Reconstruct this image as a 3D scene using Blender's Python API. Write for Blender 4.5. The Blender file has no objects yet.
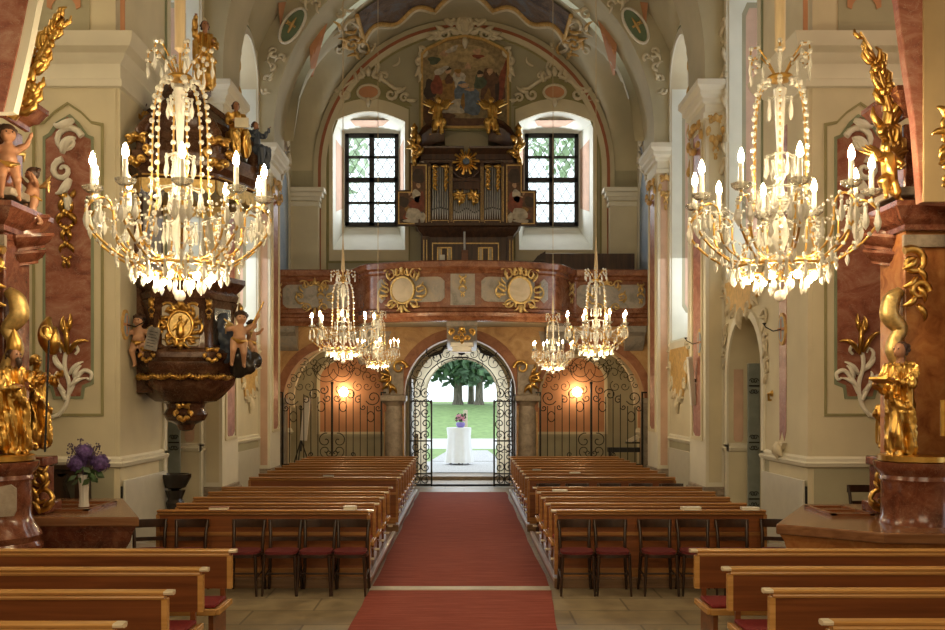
import bpy, bmesh, math, random
from mathutils import Vector, Matrix, noise
from mathutils.geometry import tessellate_polygon
sc = bpy.context.scene
C = sc.collection
PI = math.pi
R = math.radians
rnd = random.Random(7)

# ------------------------------------------------------------ camera, world, light, exposure
F = 950.0; VPX, VPY, CH = 464.0, 400.0, 2.2
cd = bpy.data.cameras.new('camera'); cam = bpy.data.objects.new('camera', cd); C.objects.link(cam)
cam.location = (0, 0, CH); cam.rotation_euler = (PI/2, 0, 0)
cd.sensor_width = 36; cd.lens = F/945*36
cd.shift_x = (472.5-VPX)/945; cd.shift_y = (VPY-315)/945
cd.clip_end = 400; cd.clip_start = 0.05
sc.camera = cam
sc.view_settings.view_transform = 'Standard'; sc.view_settings.look = 'None'
sc.view_settings.gamma = 1; sc.view_settings.use_curve_mapping = False
sc.view_settings.exposure = 0.18
cy = sc.cycles
cy.use_denoising = True; cy.max_bounces = 7; cy.diffuse_bounces = 4; cy.glossy_bounces = 3
cy.transmission_bounces = 5; cy.transparent_max_bounces = 12
cy.sample_clamp_indirect = 6; cy.caustics_reflective = False; cy.caustics_refractive = False
W = bpy.data.worlds.new('sky'); sc.world = W; W.use_nodes = True
bg = W.node_tree.nodes['Background']; bg.inputs[0].default_value = (0.86, 0.94, 1.0, 1); bg.inputs[1].default_value = 1.7

def area(name, loc, rot, sx, sy, power, col):
    l = bpy.data.lights.new(name, 'AREA'); l.shape = 'RECTANGLE'; l.size = sx; l.size_y = sy
    l.energy = power; l.color = col
    o = bpy.data.objects.new(name, l); C.objects.link(o); o.location = loc; o.rotation_euler = rot
    return o
DAY = (0.93, 0.97, 1.0); WARM = (1.0, 0.80, 0.54)
for s in (-1, 1):       # daylight in the side wall windows, then fill lamps added out of view
    area('window_daylight', (s*5.62, 16.2, 7.2), (0, s*PI/2, 0), 5.0, 1.6, 150, DAY)
    area('window_daylight', (s*5.62, 20.9, 6.9), (0, s*PI/2, 0), 6.0, 1.6, 150, DAY)
    area('transept_fill', (s*9.3, 10.9, 8.0), (0, s*R(80), 0), 4.0, 2.4, 150, WARM)  # added fill lamp in the unseen transept
    area('chancel_fill', (s*5.0, 1.5, 6.2), (0, s*R(75), 0), 3.5, 3.0, 110, WARM)  # added fill lamp at each side of the unseen chancel
area('chancel_fill', (0, -3.6, 5.6), (R(78), 0, 0), 6.0, 3.5, 290, WARM)  # added fill lamp behind the camera, brightens the near pews
for x in (-2.62, 2.5):
    area('west_window_daylight', (x, 26.75, 8.5), (R(-90), 0, 0), 1.4, 2.5, 55, DAY)
area('door_daylight', (-0.06, 27.1, 1.9), (R(-90), 0, 0), 1.7, 2.6, 38, DAY)

# ------------------------------------------------------------ materials
def nt(name):
    m = bpy.data.materials.new(name); m.use_nodes = True
    t = m.node_tree; b = t.nodes['Principled BSDF']; return m, t, b
def N(t, k, **kw):
    n = t.nodes.new(k)
    for a, v in kw.items():
        if a.startswith('i_'): n.inputs[a[2:].replace('_', ' ')].default_value = v
        else: setattr(n, a, v)
    return n
def col4(c): return (c[0], c[1], c[2], 1)
def ramp(t, fac, stops):
    r = N(t, 'ShaderNodeValToRGB'); e = r.color_ramp.elements
    while len(e) < len(stops): e.new(0.5)
    for q, (p, c) in zip(e, stops): q.position = p; q.color = col4(c)
    t.links.new(fac, r.inputs[0]); return r.outputs[0]
def coords(t, scale=(1, 1, 1), rot=(0, 0, 0)):
    g = N(t, 'ShaderNodeNewGeometry'); mp = N(t, 'ShaderNodeMapping')
    mp.inputs['Scale'].default_value = scale; mp.inputs['Rotation'].default_value = rot
    t.links.new(g.outputs['Position'], mp.inputs[0]); return mp.outputs[0]
def plain(name, c, rough=0.6, metal=0.0, var=0.08, scale=6, bump=0.0, stretch=(1, 1, 1), **kw):
    m, t, b = nt(name)
    co = coords(t, stretch)
    n = N(t, 'ShaderNodeTexNoise'); n.inputs['Scale'].default_value = scale; n.inputs['Detail'].default_value = 4
    t.links.new(co, n.inputs['Vector'])
    lo = tuple(max(0, x*(1-var*1.6)) for x in c); hi = tuple(min(1, x*(1+var)) for x in c)
    t.links.new(ramp(t, n.outputs['Fac'], [(0.3, lo), (0.7, hi)]), b.inputs['Base Color'])
    b.inputs['Roughness'].default_value = rough; b.inputs['Metallic'].default_value = metal
    if bump:
        bp = N(t, 'ShaderNodeBump'); bp.inputs['Strength'].default_value = bump; bp.inputs['Distance'].default_value = 0.02
        t.links.new(n.outputs['Fac'], bp.inputs['Height']); t.links.new(bp.outputs[0], b.inputs['Normal'])
    for k, v in kw.items(): b.inputs[k.replace('_', ' ')].default_value = v
    return m
def marble(name, stops, scale=1.6, rough=0.22, dist=1.2, stretch=(1, 1, 1)):
    m, t, b = nt(name)
    co = coords(t, stretch, (0.5, 0.3, 0.2))
    n = N(t, 'ShaderNodeTexNoise'); n.inputs['Scale'].default_value = scale; n.inputs['Detail'].default_value = 8
    n.inputs['Roughness'].default_value = 0.62; n.inputs['Distortion'].default_value = dist
    t.links.new(co, n.inputs['Vector'])
    cc = ramp(t, n.outputs['Fac'], stops)
    n2 = N(t, 'ShaderNodeTexNoise'); n2.inputs['Scale'].default_value = scale*1.9; n2.inputs['Detail'].default_value = 5
    n2.inputs['Distortion'].default_value = 2.5; t.links.new(co, n2.inputs['Vector'])
    v = ramp(t, n2.outputs['Fac'], [(0.485, (0, 0, 0)), (0.5, (1, 1, 1)), (0.515, (0, 0, 0))])
    mx = N(t, 'ShaderNodeMix', data_type='RGBA'); t.links.new(v, mx.inputs[0])
    sc_ = N(t, 'ShaderNodeMath', operation='MULTIPLY'); sc_.inputs[1].default_value = 0.45
    t.links.new(v, sc_.inputs[0]); t.links.new(sc_.outputs[0], mx.inputs[0])
    t.links.new(cc, mx.inputs[6]); mx.inputs[7].default_value = col4(stops[-1][1])
    t.links.new(mx.outputs[2], b.inputs['Base Color']); b.inputs['Roughness'].default_value = rough
    return m
def wood(name, a, b_, scale=1.0, rough=0.32, axis='x'):
    m, t, b = nt(name)
    st = {'x': (0.5, 7, 14), 'y': (7, 0.5, 14), 'z': (8, 8, 0.6)}[axis]
    co = coords(t, tuple(s*scale for s in st))
    n = N(t, 'ShaderNodeTexNoise'); n.inputs['Scale'].default_value = 1.6; n.inputs['Detail'].default_value = 6
    n.inputs['Distortion'].default_value = 0.6
    t.links.new(co, n.inputs['Vector'])
    t.links.new(ramp(t, n.outputs['Fac'], [(0.3, a), (0.7, b_)]), b.inputs['Base Color'])
    b.inputs['Roughness'].default_value = rough
    return m
def emit(name, c, s, sampling=True):
    m, t, b = nt(name); b.inputs['Base Color'].default_value = col4(c)
    b.inputs['Emission Color'].default_value = col4(c); b.inputs['Emission Strength'].default_value = s
    if not sampling: m.cycles.emission_sampling = 'NONE'
    return m
M = {}
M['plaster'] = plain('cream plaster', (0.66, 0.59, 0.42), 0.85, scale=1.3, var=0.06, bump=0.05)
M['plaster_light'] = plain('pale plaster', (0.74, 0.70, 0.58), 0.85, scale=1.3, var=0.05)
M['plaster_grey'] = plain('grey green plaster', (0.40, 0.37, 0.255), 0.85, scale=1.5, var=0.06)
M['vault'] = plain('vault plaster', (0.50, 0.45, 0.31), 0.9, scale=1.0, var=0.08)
M['reveal'] = plain('white reveal plaster', (0.80, 0.82, 0.74), 0.85, scale=2, var=0.04)
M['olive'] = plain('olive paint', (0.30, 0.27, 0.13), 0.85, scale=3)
M['greenline'] = plain('dull green paint line', (0.25, 0.28, 0.18), 0.85, scale=3)
M['pink'] = plain('pale pink paint', (0.62, 0.42, 0.31), 0.85, scale=3)
M['terracotta'] = plain('terracotta paint', (0.55, 0.27, 0.14), 0.85, scale=2, var=0.1)
M['redline'] = plain('dull red paint line', (0.36, 0.13, 0.07), 0.8, scale=3)
M['redmarble'] = marble('painted red marble', [(0.30, (0.17, 0.05, 0.032)), (0.46, (0.30, 0.10, 0.06)), (0.62, (0.40, 0.19, 0.13)), (0.8, (0.50, 0.36, 0.27))], 2.2, 0.45, 1.5, (1, 1, 1.6))
M['altarmarble'] = marble('polished red altar marble', [(0.30, (0.06, 0.016, 0.010)), (0.5, (0.15, 0.045, 0.024)), (0.66, (0.24, 0.09, 0.048)), (0.85, (0.36, 0.22, 0.14))], 5.0, 0.16, 0.8)
M['ochremarble'] = marble('orange brown marble', [(0.25, (0.20, 0.06, 0.02)), (0.5, (0.42, 0.16, 0.05)), (0.7, (0.52, 0.24, 0.08)), (0.9, (0.30, 0.12, 0.05))], 5.5, 0.2, 0.6)
M['spandrel'] = marble('painted ochre marble', [(0.25, (0.26, 0.12, 0.05)), (0.5, (0.46, 0.26, 0.10)), (0.75, (0.58, 0.38, 0.18))], 2.5, 0.6, 1.2)
M['gallerymarble'] = marble('red brown gallery marble', [(0.28, (0.095, 0.030, 0.016)), (0.48, (0.185, 0.064, 0.030)), (0.66, (0.26, 0.11, 0.055)), (0.85, (0.40, 0.26, 0.16))], 3.0, 0.25, 1.5)
M['greymarble'] = marble('blue grey painted marble', [(0.28, (0.13, 0.12, 0.11)), (0.5, (0.27, 0.25, 0.23)), (0.72, (0.36, 0.29, 0.22)), (0.9, (0.48, 0.40, 0.32))], 2.4, 0.35, 1.5)
M['greystone'] = marble('mottled grey stone', [(0.3, (0.17, 0.13, 0.095)), (0.55, (0.30, 0.24, 0.18)), (0.8, (0.42, 0.35, 0.27))], 6, 0.5, 0.5)
M['palestone'] = marble('pale painted stone', [(0.3, (0.42, 0.35, 0.25)), (0.6, (0.56, 0.48, 0.36)), (0.85, (0.64, 0.40, 0.25))], 3, 0.5, 0.8)
M['darkmarble'] = marble('dark brown marble', [(0.3, (0.035, 0.014, 0.008)), (0.52, (0.085, 0.035, 0.018)), (0.7, (0.15, 0.075, 0.04)), (0.88, (0.26, 0.16, 0.10))], 4, 0.2, 1.3)
M['blackstone'] = plain('black polished stone', (0.03, 0.025, 0.022), 0.15)
M['gold'] = plain('burnished gold', (0.66, 0.40, 0.11), 0.30, 1.0, var=0.12, scale=14)
M['goldpale'] = plain('worn gilding', (0.66, 0.46, 0.18), 0.45, 0.8, var=0.2, scale=20)
M['ochre'] = plain('ochre stucco paint', (0.60, 0.38, 0.13), 0.7, 0.0, var=0.15, scale=12)
M['stucco'] = plain('cream stucco', (0.68, 0.60, 0.44), 0.75, var=0.08, scale=8)
M['stuccowhite'] = plain('white stucco', (0.80, 0.76, 0.66), 0.7, var=0.05, scale=8)
M['brownstucco'] = plain('brown stucco shadow paint', (0.30, 0.22, 0.10), 0.8, var=0.2, scale=8)
M['pew'] = wood('honey brown pew wood', (0.25, 0.108, 0.032), (0.44, 0.21, 0.068))
M['pewpanel'] = wood('red brown pew panel', (0.13, 0.040, 0.012), (0.25, 0.082, 0.025))
M['pewlight'] = wood('golden oak moulding', (0.48, 0.245, 0.07), (0.66, 0.37, 0.13), rough=0.25)
M['pewend'] = plain('pale rail end with painted glint', (0.78, 0.68, 0.52), 0.12, var=0.05)  # pale colour stands for the white glints on the pew ends
M['deck'] = wood('platform boards', (0.14, 0.075, 0.035), (0.26, 0.15, 0.08), rough=0.28)
M['darkwood'] = wood('dark stained wood', (0.016, 0.008, 0.005), (0.042, 0.019, 0.011), rough=0.3, axis='z')
M['organwood'] = wood('dark organ case wood', (0.030, 0.013, 0.007), (0.085, 0.036, 0.017), rough=0.35, axis='z')
M['altarwood'] = wood('brown altar slab wood', (0.15, 0.062, 0.028), (0.28, 0.135, 0.065), rough=0.18)
M['redcloth'] = plain('red cushion cloth', (0.20, 0.010, 0.014), 0.8, scale=60, var=0.15)
M['darkred'] = plain('dark red seat cloth', (0.11, 0.008, 0.010), 0.8)
M['pan'] = plain('clear glass drip pan', (1.0, 0.97, 0.90), 0.05, 0, var=0.02, Transmission_Weight=0.85, IOR=1.45)
M['archband'] = marble('painted red brown arch band', [(0.3, (0.19, 0.065, 0.03)), (0.55, (0.30, 0.12, 0.055)), (0.8, (0.40, 0.19, 0.10))], 3, 0.65, 1.0)
M['nosing'] = plain('polished metal edge', (0.85, 0.83, 0.78), 0.28, 1.0, var=0.03)
M['ochrewall'] = plain('ochre brown wall paint', (0.40, 0.28, 0.14), 0.85, scale=2)
M['iron'] = plain('black wrought iron', (0.02, 0.019, 0.018), 0.45, 0.6, scale=30)
M['pipe'] = plain('tin organ pipe', (0.45, 0.45, 0.44), 0.3, 0.9, var=0.1, scale=10)
M['glass'] = plain('window glass', (0.93, 0.97, 0.95), 0.05, 0, var=0.02, Transmission_Weight=1.0, IOR=1.02)
M['lead'] = plain('lead came', (0.16, 0.17, 0.17), 0.6, scale=30)
M['frame'] = plain('black window frame', (0.018, 0.018, 0.02), 0.5, scale=30)
M['crystal'] = plain('cut crystal', (1.0, 0.96, 0.87), 0.03, 0, var=0.02, scale=40, Transmission_Weight=0.42, IOR=1.5)
M['candle'] = plain('candle sleeve', (0.90, 0.87, 0.78), 0.45, var=0.02)
M['candle'].node_tree.nodes['Principled BSDF'].inputs['Subsurface Weight'].default_value = 0.0
M['bulb'] = emit('glowing bulb', (1.0, 0.78, 0.46), 300)
M['bulb2'] = emit('glowing lower bulb', (1.0, 0.78, 0.46), 130)
M['walllamp'] = emit('glowing wall globe', (1.0, 0.72, 0.40), 32)
M['sleeve'] = plain('cream silk sleeve', (0.68, 0.53, 0.32), 0.5, var=0.08, stretch=(30, 30, 1))
M['rope'] = plain('cord', (0.60, 0.47, 0.28), 0.7)
M['skin'] = plain('painted flesh', (0.60, 0.33, 0.19), 0.45, var=0.08)
M['skindark'] = plain('darker painted flesh', (0.36, 0.17, 0.09), 0.45, var=0.08)
M['hair'] = plain('painted dark hair', (0.05, 0.022, 0.012), 0.5)
M['darkblue'] = plain('dark blue drapery', (0.05, 0.065, 0.095), 0.45)
M['white'] = plain('white paint', (0.78, 0.76, 0.70), 0.5, var=0.03)
M['panelwhite'] = plain('pale grey panel', (0.62, 0.59, 0.50), 0.35, var=0.03)
M['black'] = plain('black', (0.012, 0.012, 0.012), 0.5)
M['doorgrey'] = plain('blue grey iron door', (0.22, 0.25, 0.24), 0.5, var=0.1, scale=5)
M['page'] = plain('book page edges', (0.75, 0.68, 0.52), 0.7)
M['purple'] = plain('purple hydrangea petals', (0.12, 0.065, 0.22), 0.7, var=0.4, scale=30)
M['leaf'] = plain('green leaf', (0.045, 0.09, 0.03), 0.5, var=0.3, scale=20)
M['sprig'] = plain('dark purple sprigs', (0.10, 0.07, 0.10), 0.6)
M['lawn'] = plain('lawn grass', (0.28, 0.42, 0.16), 0.95, var=0.15, scale=3)
M['gravelpath'] = plain('pale path', (0.72, 0.72, 0.72), 0.9, var=0.05)
M['bark'] = plain('tree bark', (0.22, 0.19, 0.15), 0.95, var=0.3, scale=5, stretch=(3, 3, 0.6))
M['paleleaf'] = plain('foliage with painted brightness', (0.50, 0.62, 0.42), 0.8, var=0.2, scale=2)  # brightness of the trees behind the window glass put into the colour
M['treeleaf'] = plain('tree foliage', (0.20, 0.32, 0.20), 0.8, var=0.3, scale=3)
M['cloth'] = plain('white tablecloth', (0.88, 0.90, 0.93), 0.8, var=0.02)
M['violet'] = plain('violet flower pot', (0.22, 0.16, 0.50), 0.4)
M['flowerpink'] = plain('pink flowers', (0.70, 0.30, 0.40), 0.7, var=0.3, scale=60)
M['skyblue'] = marble('painted pale blue sky', [(0.3, (0.22, 0.29, 0.38)), (0.6, (0.36, 0.42, 0.48)), (0.85, (0.55, 0.55, 0.50))], 0.9, 0.85, 0.6)
M['fresco'] = marble('dim ceiling fresco', [(0.3, (0.035, 0.03, 0.035)), (0.5, (0.14, 0.09, 0.06)), (0.65, (0.12, 0.13, 0.15)), (0.85, (0.35, 0.25, 0.15))], 1.6, 0.8, 1.0)
M['fresco2'] = marble('side wall fresco', [(0.3, (0.20, 0.10, 0.06)), (0.5, (0.38, 0.30, 0.18)), (0.65, (0.20, 0.24, 0.30)), (0.85, (0.55, 0.45, 0.30))], 1.8, 0.85, 1.2)
M['green'] = plain('green medallion paint', (0.16, 0.22, 0.13), 0.8)
for nm, c in dict(p_sky=(0.30, 0.22, 0.11), p_cloud=(0.42, 0.31, 0.15), p_brown=(0.13, 0.06, 0.03), p_blue=(0.13, 0.17, 0.23), p_ochre=(0.30, 0.16, 0.04),
                  p_red=(0.24, 0.06, 0.03), p_flesh=(0.50, 0.31, 0.18), p_white=(0.50, 0.45, 0.36), p_green=(0.08, 0.10, 0.06), p_dark=(0.05, 0.03, 0.02)).items():
    M[nm] = plain('oil paint ' + nm[2:], c, 0.5, var=0.25, scale=9)
def floor_mat():
    m, t, b = nt('worn stone slabs')
    co = coords(t, (1, 1, 1))
    br = N(t, 'ShaderNodeTexBrick'); br.inputs['Scale'].default_value = 1.0
    br.inputs['Brick Width'].default_value = 1.1; br.inputs['Row Height'].default_value = 0.62
    br.inputs['Mortar Size'].default_value = 0.012; br.offset = 0.43
    br.inputs['Color1'].default_value = (0.25, 0.20, 0.125, 1); br.inputs['Color2'].default_value = (0.31, 0.255, 0.165, 1)
    br.inputs['Mortar'].default_value = (0.15, 0.12, 0.08, 1)
    t.links.new(co, br.inputs['Vector'])
    n = N(t, 'ShaderNodeTexNoise'); n.inputs['Scale'].default_value = 3.5; n.inputs['Detail'].default_value = 7
    t.links.new(co, n.inputs['Vector'])
    mx = N(t, 'ShaderNodeMix', data_type='RGBA', blend_type='MULTIPLY'); mx.inputs[0].default_value = 0.8
    t.links.new(br.outputs[0], mx.inputs[6])
    t.links.new(ramp(t, n.outputs['Fac'], [(0.3, (0.55, 0.5, 0.45)), (0.65, (1.15, 1.12, 1.05))]), mx.inputs[7])
    t.links.new(mx.outputs[2], b.inputs['Base Color'])
    t.links.new(ramp(t, n.outputs['Fac'], [(0.3, (0.42,)*3), (0.7, (0.6,)*3)]), b.inputs['Roughness'])
    return m
M['floor'] = floor_mat()
def carpet_mat():
    m, t, b = nt('red woven carpet')
    co = coords(t, (0.8, 9, 1))
    n = N(t, 'ShaderNodeTexNoise'); n.inputs['Scale'].default_value = 2.2; n.inputs['Detail'].default_value = 8
    n.inputs['Roughness'].default_value = 0.75; t.links.new(co, n.inputs['Vector'])
    t.links.new(ramp(t, n.outputs['Fac'], [(0.3, (0.19, 0.038, 0.026)), (0.5, (0.27, 0.062, 0.042)), (0.72, (0.37, 0.11, 0.075))]), b.inputs['Base Color'])
    b.inputs['Roughness'].default_value = 0.9; b.inputs['Sheen Weight'].default_value = 0.0; b.inputs['Specular IOR Level'].default_value = 0.2
    return m
M['carpet'] = carpet_mat()
def cobble_mat():
    m, t, b = nt('pale cobbles')
    co = coords(t, (7, 7, 7)); v = N(t, 'ShaderNodeTexVoronoi'); t.links.new(co, v.inputs['Vector'])
    t.links.new(ramp(t, v.outputs['Distance'], [(0.0, (0.66, 0.66, 0.68)), (0.5, (0.60, 0.60, 0.62)), (0.75, (0.42, 0.42, 0.43))]), b.inputs['Base Color'])
    b.inputs['Roughness'].default_value = 0.8; return m
M['cobble'] = cobble_mat()

# ------------------------------------------------------------ mesh helpers
def at(px, py, Y): return Vector(((px-VPX)*Y/F, Y, CH-(py-VPY)*Y/F))
def ax(px, Y): return (px-VPX)*Y/F
def az(py, Y): return CH-(py-VPY)*Y/F
ROOT = {}
class MB:
    def __init__(s): s.v = []; s.f = []; s.m = []; s.k = 0; s.rd = False
    def add(s, vs, fs):
        n = len(s.v); s.v += [Vector(v) for v in vs]
        for f in fs: s.f.append([i+n for i in f]); s.m.append(s.k)
        return s
    def mat(s, k): s.k = k; return s
    def box(s, x0, x1, y0, y1, z0, z1, M4=None):
        if x0 > x1: x0, x1 = x1, x0
        vs = [Vector((x, y, z)) for z in (z0, z1) for y in (y0, y1) for x in (x0, x1)]
        if M4: vs = [M4 @ v for v in vs]
        return s.add(vs, [(0, 2, 3, 1), (4, 5, 7, 6), (0, 1, 5, 4), (2, 6, 7, 3), (0, 4, 6, 2), (1, 3, 7, 5)])
    def tube(s, pts, r, n=6, cap=True):
        if n <= 8: s.rd = True
        pts = [Vector(p) for p in pts]; k = len(pts)
        rs = r if isinstance(r, (list, tuple)) else [r]*k
        up = None; vs = []
        for i, p in enumerate(pts):
            d = (pts[min(i+1, k-1)]-pts[max(i-1, 0)])
            if d.length < 1e-9: d = Vector((0, 0, 1))
            d.normalize()
            if up is None: up = Vector((0, 0, 1)) if abs(d.z) < 0.9 else Vector((1, 0, 0))
            up = (up-d*up.dot(d));
            if up.length < 1e-6: up = d.orthogonal()
            up.normalize(); w = d.cross(up)
            for j in range(n):
                a = 2*PI*j/n; vs.append(p+(up*math.cos(a)+w*math.sin(a))*rs[i])
        fs = [(i*n+j, i*n+(j+1) % n, (i+1)*n+(j+1) % n, (i+1)*n+j) for i in range(k-1) for j in range(n)]
        if cap: fs += [tuple(range(n-1, -1, -1)), tuple((k-1)*n+j for j in range(n))]
        return s.add(vs, fs)
    def lathe(s, prof, c=(0, 0, 0), n=20, a0=0.0, sweep=2*PI, sx=1, sy=1, rf=None):
        full = abs(sweep-2*PI) < 1e-6; m = n if full else n+1; vs = []
        for (r, z) in prof:
            for j in range(m):
                a = a0+sweep*j/n; q = r*(rf(a, z) if rf else 1)
                vs.append((c[0]+q*math.cos(a)*sx, c[1]+q*math.sin(a)*sy, c[2]+z))
        fs = []
        for i in range(len(prof)-1):
            for j in range(n):
                j2 = (j+1) % m if full else j+1
                fs.append((i*m+j, i*m+j2, (i+1)*m+j2, (i+1)*m+j))
        if full: fs += [tuple(range(m-1, -1, -1)), tuple((len(prof)-1)*m+j for j in range(m))]
        return s.add(vs, fs)
    def ball(s, c, r, sx=1, sy=1, sz=1, n=8, rot=None):
        k = max(3, n//2+1); vs = []; c = Vector(c)
        vs.append(Vector((0, 0, -r*sz)))
        for i in range(1, k):
            t = -PI/2+PI*i/k
            for j in range(n): vs.append(Vector((r*math.cos(t)*math.cos(2*PI*j/n)*sx, r*math.cos(t)*math.sin(2*PI*j/n)*sy, r*math.sin(t)*sz)))
        vs.append(Vector((0, 0, r*sz)))
        if rot: vs = [rot @ v for v in vs]
        fs = [(0, 1+(j+1) % n, 1+j) for j in range(n)]
        for i in range(k-2):
            for j in range(n): fs.append((1+i*n+j, 1+i*n+(j+1) % n, 1+(i+1)*n+(j+1) % n, 1+(i+1)*n+j))
        L = len(vs)-1; b = 1+(k-2)*n
        fs += [(b+j, b+(j+1) % n, L) for j in range(n)]
        return s.add([v+c for v in vs], fs)
    def prism(s, pm, outer, c0, c1, holes=()):
        if c0 == 0 and c1 > 0: c0 = -0.004
        loops = [[Vector((a, b, 0)) for a, b in outer]]+[[Vector((a, b, 0)) for a, b in h] for h in holes]
        flat = [p for l in loops for p in l]; tris = tessellate_polygon(loops)
        for c in (c0, c1): s.add([pm(p.x, p.y, c) for p in flat], [tuple(t) for t in tris])
        for l in loops:
            n = len(l); s.add([pm(p.x, p.y, c0) for p in l]+[pm(p.x, p.y, c1) for p in l], [(i, (i+1) % n, n+(i+1) % n, n+i) for i in range(n)])
        return s
    def sweep(s, path, prof, closed=False):
        """path: list of (point, outward, up); prof: list of (out, up)"""
        k = len(path); n = len(prof); vs = []
        for p, o, u in path:
            for a, b in prof: vs.append(Vector(p)+Vector(o)*a+Vector(u)*b)
        fs = []
        for i in range(k if closed else k-1):
            i2 = (i+1) % k
            for j in range(n): fs.append((i*n+j, i*n+(j+1) % n, i2*n+(j+1) % n, i2*n+j))
        if not closed: fs += [tuple(range(n)), tuple((k-1)*n+j for j in range(n-1, -1, -1))]
        return s.add(vs, fs)
    def build(s, name, mats, parent=None, smooth=35, bevel=0, origin=None, kind=None, **props):
        if not isinstance(mats, (list, tuple)): mats = [mats]
        if parent is not None: o0 = ROOT.get(parent.name, Vector((0, 0, 0)))
        elif origin is not None: o0 = Vector(origin)
        elif s.v:
            xs = [v.x for v in s.v]; ys = [v.y for v in s.v]; zs = [v.z for v in s.v]
            o0 = Vector(((min(xs)+max(xs))/2, (min(ys)+max(ys))/2, min(zs)))
        me = bpy.data.meshes.new(name)
        me.from_pydata([v-o0 for v in s.v], [], s.f)
        for m in mats: me.materials.append(M[m] if isinstance(m, str) else m)
        me.polygons.foreach_set('material_index', s.m)
        bm = bmesh.new(); bm.from_mesh(me)
        bmesh.ops.recalc_face_normals(bm, faces=bm.faces); bm.to_mesh(me); bm.free()
        if smooth:
            if s.rd: smooth = max(smooth, 78)
            me.polygons.foreach_set('use_smooth', [True]*len(me.polygons)); me.set_sharp_from_angle(angle=R(smooth))
        o = bpy.data.objects.new(name, me); C.objects.link(o)
        if parent is not None: o.parent = parent; ROOT[o.name] = o0
        else: o.location = o0; ROOT[o.name] = o0
        if bevel:
            bv = o.modifiers.new('bevel', 'BEVEL'); bv.width = bevel; bv.segments = 2; bv.limit_method = 'ANGLE'
        if kind: o['kind'] = kind
        for k, v in props.items():
            if v: o[k] = v
        return o
def thing(name, label, cat, loc, group=None):
    o = bpy.data.objects.new(name, None); C.objects.link(o); o.location = loc; ROOT[o.name] = Vector(loc)
    o.empty_display_size = 0.1; o['label'] = label; o['category'] = cat
    if group: o['group'] = group
    return o
def tag(o, label, cat, group=None, kind=None):
    o['label'] = label; o['category'] = cat
    if group: o['group'] = group
    if kind: o['kind'] = kind
    return o
def ctree(o, parent=None):
    c = o.copy(); C.objects.link(c); ROOT[c.name] = ROOT.get(o.name, Vector((0, 0, 0)))
    if parent is not None: c.parent = parent
    for ch in list(o.children): ctree(ch, c)
    return c
def dup(o, loc, rz=0, label=None, sx=None):
    c = ctree(o); c.location = loc; c.rotation_euler = (0, 0, rz)
    if sx: c.scale = sx
    if label: c['label'] = label
    return c
def dup_part(o, rz):
    c = ctree(o, o.parent); c.rotation_euler = (0, 0, rz); return c
def struct(mb, name, mats, **kw): return mb.build(name, mats, kind='structure', **kw)
def plane(o, u, v):
    o = Vector(o); u = Vector(u); v = Vector(v); n = u.cross(v)
    return lambda a, b, c=0: o+u*a+v*b+n*c
def front(Y): return lambda a, b, c=0: Vector((a, Y-c, b))         # a=x, b=z, c towards camera
def side(s, X): return lambda a, b, c=0: Vector((s*(X-c), a, b))   # a=y, b=z, c towards the nave
def arc(cx, cy, r, a0, a1, n=16, ry=None):
    ry = ry or r
    return [(cx+r*math.cos(a0+(a1-a0)*i/n), cy+ry*math.sin(a0+(a1-a0)*i/n)) for i in range(n+1)]
def archpoly(x0, x1, z0, zs, rise, n=16):
    return [(x0, z0), (x1, z0)]+arc((x0+x1)/2, zs, (x1-x0)/2, 0, PI, n, rise)
def spiral(cx, cy, r, a0, turns, n=18, shrink=0.12):
    return [(cx+r*(1-(1-shrink)*i/n)*math.cos(a0+turns*2*PI*i/n), cy+r*(1-(1-shrink)*i/n)*math.sin(a0+turns*2*PI*i/n)) for i in range(n+1)]
def bez(p0, p1, p2, p3, n=10):
    P = [Vector(p) for p in (p0, p1, p2, p3)]
    return [P[0]*(1-t)**3+P[1]*3*t*(1-t)**2+P[2]*3*t*t*(1-t)+P[3]*t**3 for t in [i/n for i in range(n+1)]]
def line2(mb, pm, pts, r, c=0.0, n=5):
    mb.tube([pm(a, b, c) for a, b in pts], r, n); return mb
def taper(n, r0, r1, rm=None):
    if rm is None: return [r0+(r1-r0)*i/n for i in range(n+1)]
    return [(r0+(rm-r0)*2*i/n) if i < n/2 else (rm+(r1-rm)*(2*i/n-1)) for i in range(n+1)]
def leafy(mb, pm, x, y, L, ang, w=None, c=0.02, curl=0.6):
    """acanthus leaf tapering and curling"""
    w = w or L*0.22; pts = []; n = 8
    a = ang; px, py = x, y
    for i in range(n+1):
        pts.append(pm(px, py, c+0.25*L*math.sin(PI*i/n)*0.5)); px += L/n*math.cos(a); py += L/n*math.sin(a); a += curl*2.2*i/n/n*2.2
    mb.tube(pts, [w*(0.35+0.9*math.sin(PI*min(1, (i+1.2)/(n+1))))*0.55 for i in range(n+1)], 5)
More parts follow.
